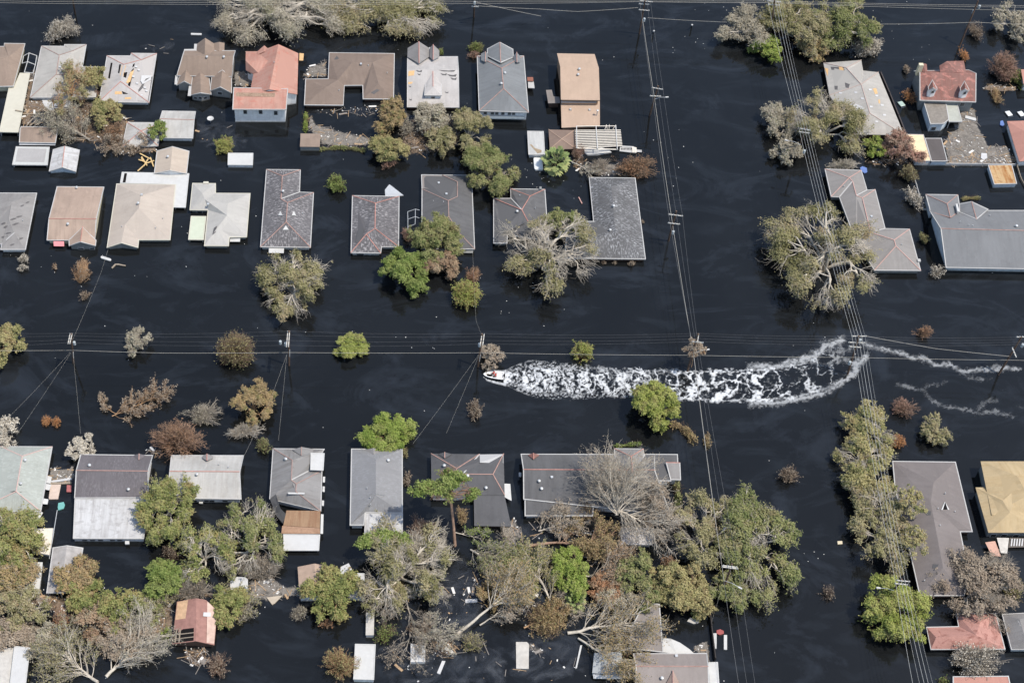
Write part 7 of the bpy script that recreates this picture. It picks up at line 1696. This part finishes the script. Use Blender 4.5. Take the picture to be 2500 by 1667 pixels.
# ------------------------------------------------------------------ other things
def plate(name, label, cat_, pts, z, th, mat, group=None):
    W = [at(u, v, zz) for (u, v), zz in zip(pts, z if hasattr(z, '__len__') else [z] * len(pts))]; n = len(W)
    A = sum(W[i][0] * W[(i + 1) % n][1] - W[(i + 1) % n][0] * W[i][1] for i in range(n))
    if A < 0: W = W[::-1]
    o = mesh(name, W + [w - np.array([0, 0, th]) for w in W], [tuple(range(n)), tuple(range(n, 2 * n))[::-1]] + [(i, i + n, (i + 1) % n + n, (i + 1) % n) for i in range(n)], mat)
    return tag(o, label, cat_, group)
def car(label, c, d, mat, z=0.0):
    """a saloon car standing in the flood up to its windows"""
    c = np.asarray(c, float); d = np.array([d[0], d[1], 0.0]); d /= np.linalg.norm(d); s = np.array([-d[1], d[0], 0]); u = np.array([0, 0, 1.0])
    root = empty('car', tuple(c), label, 'car')
    def ring(hl0, hl1, hw, zz): return [c + d * hl0 + s * hw + u * zz, c + d * hl0 - s * hw + u * zz, c - d * hl1 - s * hw + u * zz, c - d * hl1 + s * hw + u * zz]
    def loft(rs, name, m, cap=True):
        V = sum(rs, []); Fq = [(r * 4 + i, r * 4 + (i + 1) % 4, r * 4 + 4 + (i + 1) % 4, r * 4 + 4 + i) for r in range(len(rs) - 1) for i in range(4)]
        o = mesh(name, V, Fq + ([tuple(range(len(V) - 4, len(V)))] if cap else []), m, root); bv = o.modifiers.new('bevel', 'BEVEL'); bv.width = .09; bv.segments = 2; return o
    loft([ring(2.2, 2.2, .82, z - 1.0), ring(2.25, 2.25, .88, z - .45), ring(2.1, 2.15, .84, z - .12)], 'body', mat)
    loft([ring(1.05, 1.5, .78, z - .1), ring(.62, 1.12, .66, z + .36)], 'window', glass(), False)
    loft([ring(.64, 1.14, .68, z + .34), ring(.5, 1.0, .6, z + .42)], 'roof_panel', mat)
CARW = paint('car_white', (214, 216, 214), .04, .3, .6, .8, .1); CARG = paint('car_pale_green', (170, 190, 180), .05, .3, .6, .8, .15)
car('pale green car drowned to its windows beside the faded red house', W3('A4', 1218, 962, 0), (.35, -1), CARG)
car('white car left of another in the flooded driveway, at the right edge', W3('A4', 2195, 1050, 0), (.25, -1), CARW)
car('white car right of another in the flooded driveway, at the right edge', W3('A4', 2308, 1052, 0), (.3, -1), CARW)
# white tube frames
def frame(label, name, bars, mat=None, r=.07, cat_='frame'):
    mb = MB()
    for a, b in bars: mb.bar(a, b, r, 6)
    return tag(mb.build(name, mat or TRIM), label, cat_)
z0, z1 = .2, 2.2
A_ = [('A1', 215, 512, 1.6), ('A1', 265, 485, 2.4), ('A1', 335, 510, 1.6), ('A1', 200, 580, 1.6), ('A1', 250, 565, 2.4), ('A1', 322, 592, 1.6), ('A1', 222, 660, 1.6), ('A1', 300, 668, 1.6)]
G_ = [W3(*a) for a in A_]
frame('white gabled tube frame between the brown house and the pale grey house', 'tube_frame', [(G_[0], G_[1]), (G_[1], G_[2]), (G_[3], G_[4]), (G_[4], G_[5]), (G_[1], G_[4]), (G_[2], G_[5]), (G_[5], G_[7]), (G_[4], G_[6]), (G_[6], G_[7]), (G_[0], G_[3]), (G_[2], G_[2] * (1, 1, 0)), (G_[7], G_[7] * (1, 1, 0)), (G_[6], G_[6] * (1, 1, 0))], WHITE, .1)
H_ = [W3('B2', x, y, z) for x, y, z in ((1382, 512, 1.2), (1452, 488, 1.8), (1490, 498, 1.6), (1384, 580, 1.2), (1452, 556, 1.8), (1488, 570, 1.6), (1384, 650, 1.2), (1450, 625, 1.8), (1384, 715, 1.2))]
frame('bare pale awning frame against the grey house with the old flat corner', 'tube_frame', [(H_[0], H_[1]), (H_[1], H_[2]), (H_[3], H_[4]), (H_[4], H_[5]), (H_[6], H_[7]), (H_[0], H_[3]), (H_[3], H_[6]), (H_[6], H_[8]), (H_[1], H_[4]), (H_[4], H_[7]), (H_[8], H_[8] * (1, 1, 0)), (H_[0], H_[0] * (1, 1, 0))], METAL, .07)
# pergola
pg = empty('pergola', W3('A3', 780, 1260, 0), 'white slatted pergola over the water beside the pavilion', 'pergola')
PCR = paint('pergola_cream', (214, 206, 192), .08, .7)
sl = MB()
for k in range(11):
    f = k / 10; a = W3('A3', 572 + 10 * f, 1190 + 158 * f, 2.2); b = W3('A3', 990 + 16 * f, 1188 + 142 * f, 2.2); sl.beam(a, b, .26, .1)
sl.build('slats', PCR, pg)
for x0, y0, x1, y1 in ((588, 1150, 592, 1352), (766, 1150, 780, 1355), (945, 1142, 960, 1362)):
    MB().beam(W3('A3', x0, y0, 2.36), W3('A3', x1, y1, 2.36), .2, .16).build('beam', WHITE, pg)
MB().beam(W3('A3', 585, 1152, 2.1), W3('A3', 946, 1150, 2.1), .2, .14).build('beam', PCR, pg); MB().beam(W3('A3', 590, 1352, 2.05), W3('A3', 965, 1364, 2.05), .3, .16).build('beam', PCR, pg)
for x, y in ((590, 1350), (775, 1356), (958, 1360), (590, 1160), (768, 1158), (945, 1158)):
    c = W3('A3', x, y, 2.0); MB().beam(c, c * np.array([1, 1, 0]) - (0, 0, 1.2), .14, .14).build('post', PCR, pg)
fr2 = MB()
for x, y, x2, y2 in ((845, 1185, 862, 1138), (868, 1178, 858, 1138), (884, 1178, 888, 1136), (918, 1182, 945, 1142)): fr2.beam(W3('A3', x, y, 2.5), W3('A3', x2, y2, 3.0), .1, .1)
fr2.build('broken_brace', PCR, pg)
plate('upturned_boat', 'white upturned boat hull along the front of the pergola', 'boat', P('A3', 655, 1362, 820, 1345, 880, 1362, 908, 1388, 860, 1392, 780, 1406, 690, 1410, 665, 1395), [.5, .8, .7, .3, .4, .5, .4, .4], .5, WHITE)
dk = empty('floating_dock', W3('A3', 1060, 1358, 0), 'pale floating frame with two slotted racks right of the pergola', 'dock')
plate_ = lambda pts, z, th, m, nm: mesh(nm, (lambda W: W + [w - np.array([0, 0, th]) for w in W])([at(u, v, z) for u, v in pts][::-1]), [(0, 1, 2, 3), (7, 6, 5, 4)] + [(i, i + 4, (i + 1) % 4 + 4, (i + 1) % 4) for i in range(4)], m, dk)
plate_(P('A3', 985, 1340, 1100, 1345, 1100, 1392, 980, 1378), .35, .2, TRIM, 'deck'); plate_(P('A3', 1095, 1338, 1135, 1345, 1135, 1392, 1095, 1390), .55, .3, PCR, 'end_box'); plate_(P('A3', 1000, 1328, 1112, 1335, 1112, 1346, 1000, 1340), .5, .1, TRIM, 'rack'); plate_(P('A3', 1135, 1364, 1182, 1368, 1182, 1388, 1135, 1386), .35, .1, TRIM, 'ladder')
for k in range(8):
    x = 995 + k * 13; plate_(P('A3', x, 1350, x + 6, 1350, x + 8, 1366, x + 2, 1366), .4, .04, DARK, 'slot')
wb = plate('van_roof', 'white rounded roof of a drowned van left of the fan palm', 'van', P('A3', 200, 1434, 270, 1437, 276, 1450, 285, 1535, 278, 1545, 212, 1545, 203, 1535, 195, 1445), .45, .8, CARW); bv = wb.modifiers.new('bevel', 'BEVEL'); bv.width = .12; bv.segments = 3
# loose floating things
FL = [('foam_board', 'long white foam board afloat at upper left', 'board', 'A1', (1740, 303, 1838, 306, 1836, 320, 1740, 318), WHITE),
      ('surfboard', 'white rounded surfboard floating by a wire before the beige house', 'surfboard', 'B1', (922, 914, 935, 914, 1008, 938, 1014, 948, 1006, 958, 992, 956, 922, 934, 917, 924), WHITE),
      ('bent_plank', 'bent grey plank below the floating surfboard', 'plank', 'B1', (1015, 1020, 1048, 985, 1080, 985, 1145, 998, 1144, 1006, 1078, 994, 1054, 994, 1024, 1026), WOOD),
      ('red_plank', 'thin reddish plank in the channel left of the L shaped house', 'plank', 'B3', (604, 378, 612, 377, 642, 434, 635, 437), paint('pink_wood', (190, 150, 140))),
      ('white_box', 'white foam box floating on the driveway of the faded red house', 'box', 'A4', (1800, 1052, 1897, 1078, 1893, 1102, 1796, 1076), WHITE),
      ('white_sheet', 'square white panel in the scum below the right driveway', 'panel', 'A4', (1945, 1395, 1995, 1398, 1998, 1440, 1965, 1458, 1940, 1440), SHEET),
      ('tan_board', 'yellow tan board adrift in the side street', 'board', 'D4', (524, 496, 560, 494, 563, 516, 527, 519), paint('tan_ply', (206, 194, 166))),
      ('white_bench', 'left of two white benches beside a red float', 'bench', 'D3', (1520, 1190, 1545, 1190, 1545, 1305, 1520, 1305), WHITE),
      ('white_bench', 'right of two white benches beside a red float', 'bench', 'D3', (1600, 1203, 1624, 1203, 1624, 1314, 1600, 1312), WHITE),
      ('red_float', 'red float lying between two white benches', 'float', 'D3', (1545, 1168, 1572, 1160, 1598, 1172, 1600, 1192, 1570, 1202, 1545, 1192), REDP),
      ('raft', 'small grey raft with junk on it below the round olive tree', 'raft', 'D3', (1322, 1100, 1345, 1072, 1415, 1088, 1408, 1112, 1370, 1118), GTIN),
      ('door_panel', 'pinkish tan door panel floating beside the green grey house', 'panel', 'D1', (382, 70, 460, 68, 438, 178, 372, 180, 368, 168), paint('pink_tan_ply', (196, 178, 164))),
      ('red_crate', 'dull red crate beside the purple grey house', 'crate', 'D1', (505, 72, 540, 74, 540, 125, 502, 124), paint('dull_red', (166, 100, 98))),
      ('teal_chair', 'teal and white plastic chair floating between two houses', 'chair', 'D1', (440, 208, 480, 200, 490, 222, 480, 250, 440, 262, 436, 240), TEAL),
      ('long_plank', 'upper of two long planks bridging the gap between two houses', 'plank', 'D1', (365, 42, 540, 18, 542, 32, 372, 56), SHEET),
      ('long_plank', 'lower of two long planks bridging the gap between two houses', 'plank', 'D1', (360, 52, 540, 50, 540, 62, 362, 68), WOOD),
      ('blue_tarp', 'crumpled blue tarp beside the long clean grey house', 'tarp', 'B4', (838, 112, 860, 98, 900, 112, 905, 150, 880, 160, 850, 140), BLUEP),
      ('blue_bin', 'blue bin beside the bright red roof at the right edge', 'bin', 'A4', (2118, 1105, 2140, 1098, 2155, 1135, 2140, 1150, 2115, 1138), BLUEP),
      ('tin_sheet', 'crumpled pale tin sheet beside the dark shingled house', 'sheet', 'B2', (1175, 312, 1215, 262, 1240, 280, 1345, 362, 1265, 372, 1178, 370), METAL),
      ('torn_sheet', 'large torn white sheet behind the pale grey house', 'sheet', 'A1', (380, 905, 470, 900, 492, 1000, 455, 1020, 400, 960), SHEET),
      ('white_slat_panel', 'white slatted panel behind the pale grey house', 'panel', 'A1', (490, 905, 640, 900, 640, 990, 492, 985), SHEET),
      ('cold_frame', 'long white framed glass panel box in the lower middle', 'cold frame', 'D3', (30, 1256, 112, 1256, 128, 1272, 126, 1458, 32, 1456), GTIN),
      ('sign_board', 'pale board on a brown post by the slanting log', 'board', 'D2', (1580, 935, 1670, 930, 1672, 955, 1582, 960), SHEET),
      ('pale_board', 'pale board standing in the flotsam at the lower middle', 'board', 'D2', (1405, 1398, 1430, 1400, 1390, 1498, 1366, 1490), SHEET),
      ('tan_ramp', 'broken tan slab in the mat left of the brown striped roof', 'slab', 'D2', (80, 920, 200, 905, 140, 965, 122, 975), paint('tan_slab', (176, 164, 146))),
      ('blue_cooler', 'blue box in the flotsam by the slanting log', 'box', 'D2', (1692, 918, 1708, 916, 1712, 942, 1695, 944), BLUEP),
      ('blue_drum', 'blue and white drum under the pine limbs', 'drum', 'D2', (1782, 770, 1815, 765, 1820, 795, 1785, 800), BLUEP),
      ('teal_drum', 'teal drum above the blue and white drum', 'drum', 'D2', (1785, 728, 1812, 724, 1815, 748, 1788, 750), TEAL),
      ('white_pipe', 'long white pipe leaning left of the blue grey shed', 'pipe', 'D3', (515, 1282, 530, 1280, 490, 1452, 478, 1455), WHITE)]
for nm, lab, ct, sh, co, m in FL: plate(nm, lab, ct, P(sh, *co), .3, .25, m)
plate('white_boat', 'large white covered boat beside the taupe gabled house', 'boat', P('D3', 1140, 1226, 1200, 1232, 1270, 1262, 1340, 1310, 1378, 1345, 1240, 1346, 1140, 1334), [1.0, 1.2, 1.1, .9, .7, .8, .8], .9, WHITE)
frame('long thin pole standing beside the stained tin roof', 'thin_pole', [(W3('D1', 432, 262, 3.0), W3('D1', 372, 630, .2))], METAL, .07, 'pole')
# timber play frame
yf = MB()
for a, b in (((1275, 1400), (1370, 1450)), ((1262, 1455), (1330, 1480)), ((1330, 1490), (1405, 1465)), ((1290, 1430), (1340, 1510)), ((1370, 1435), (1400, 1520)), ((1350, 1450), (1310, 1515)), ((1300, 1470), (1290, 1440)), ((1310, 1510), (1255, 1560))): yf.beam(W3('A1', *a, .5), W3('A1', *b, .4), .3, .12)
tag(yf.build('timber_frame', paint('yellow_timber', (200, 172, 122), .2, .8)), 'collapsed yellow timber frame beside the beige garage', 'timber frame')
wp = MB()
for x, y, x2, y2 in ((240, 1150, 300, 1080), (270, 1150, 330, 1100), (300, 1160, 370, 1110), (540, 1120, 590, 1080), (560, 1140, 600, 1110), (220, 960, 240, 1030), (380, 990, 440, 1035), (330, 1020, 390, 990), (210, 1040, 330, 1042), (490, 975, 640, 985), (500, 990, 640, 1000)): wp.beam(W3('A1', x, y, .25), W3('A1', x2, y2, .25), .28, .1)
tag(wp.build('broken_boards', WOOD), 'broken boards scattered round the dark pool behind the pale grey house', 'boards', kind='stuff')
# satellite dish
sd_ = empty('satellite_dish', W3('A1', 1920, 1130, 0), 'white satellite dish on a mast standing in the water', 'satellite dish')
c = W3('A1', 1917, 1082, 1.6); MB().lathe(c, [(.1, -.2), (.5, -.12), (.85, .06), (.82, .1), (.45, -.06), (.05, -.14)], 16).build('dish', WHITE, sd_); MB().bar(W3('A1', 1920, 1130, -.5), c, .06).build('mast', METAL, sd_)
for lab, sh, x, y, h in (('short white capped stub pipe near the top of the side street', 'A3', 1292, 290, 1.6), ('thin white capped stub post below the top edge', 'A3', 1640, 235, 1.6)):
    r_ = empty('stub_post', W3(sh, x, y, 0), lab, 'post'); MB().bar(W3(sh, x, y, -1), W3(sh, x, y, h), .2, 9).build('shaft', METAL, r_); MB().lathe(W3(sh, x, y, h), [(.22, 0), (.26, .1), (.26, .3), (.1, .4)], 9).build('cap', WHITE, r_)
# fences
def fence(label, pts, h, mat, th=.14):
    mb = MB(); W = [at(u, v, 0) for u, v in pts]; root = empty('fence', tuple(W[0]), label, 'fence')
    for a, b in zip(W[:-1], W[1:]): mb.beam(a + (0, 0, h / 2 - .3), b + (0, 0, h / 2 - .3), th, h + .6)
    mb.build('panel', mat, root)
    for w in W: MB().box(w + (0, 0, h / 2), .2, .2, h + .3).build('post', mat, root)
fence('pale fence line below the scum filled driveway', P('A4', 1340, 1506, 1650, 1508, 1950, 1510, 2250, 1514), .7, TRIM, .2)
fence('thin pale fence running up from the grey green oval shrub', P('B4', 1300, 118, 1350, 280, 1412, 495, 1470, 500), .5, TRIM)
fence('thin fence beside the flat roof of orange boards', P('B4', 2265, 105, 2300, 220, 2360, 330), .6, WOOD)
fence('dark upright strip behind the damaged pale grey house', P('A4', 1018, 690, 1100, 880, 1180, 1080, 1245, 1245), 1.2, paint('dark_strip', (70, 64, 62), .1), .3)  # low dark strip following one edge of the damaged house
fence('dark fence between the white boat and the two white benches', P('D3', 1480, 950, 1500, 1150, 1530, 1400), 1.2, paint('dark_fence', (52, 48, 46), .1), .2)
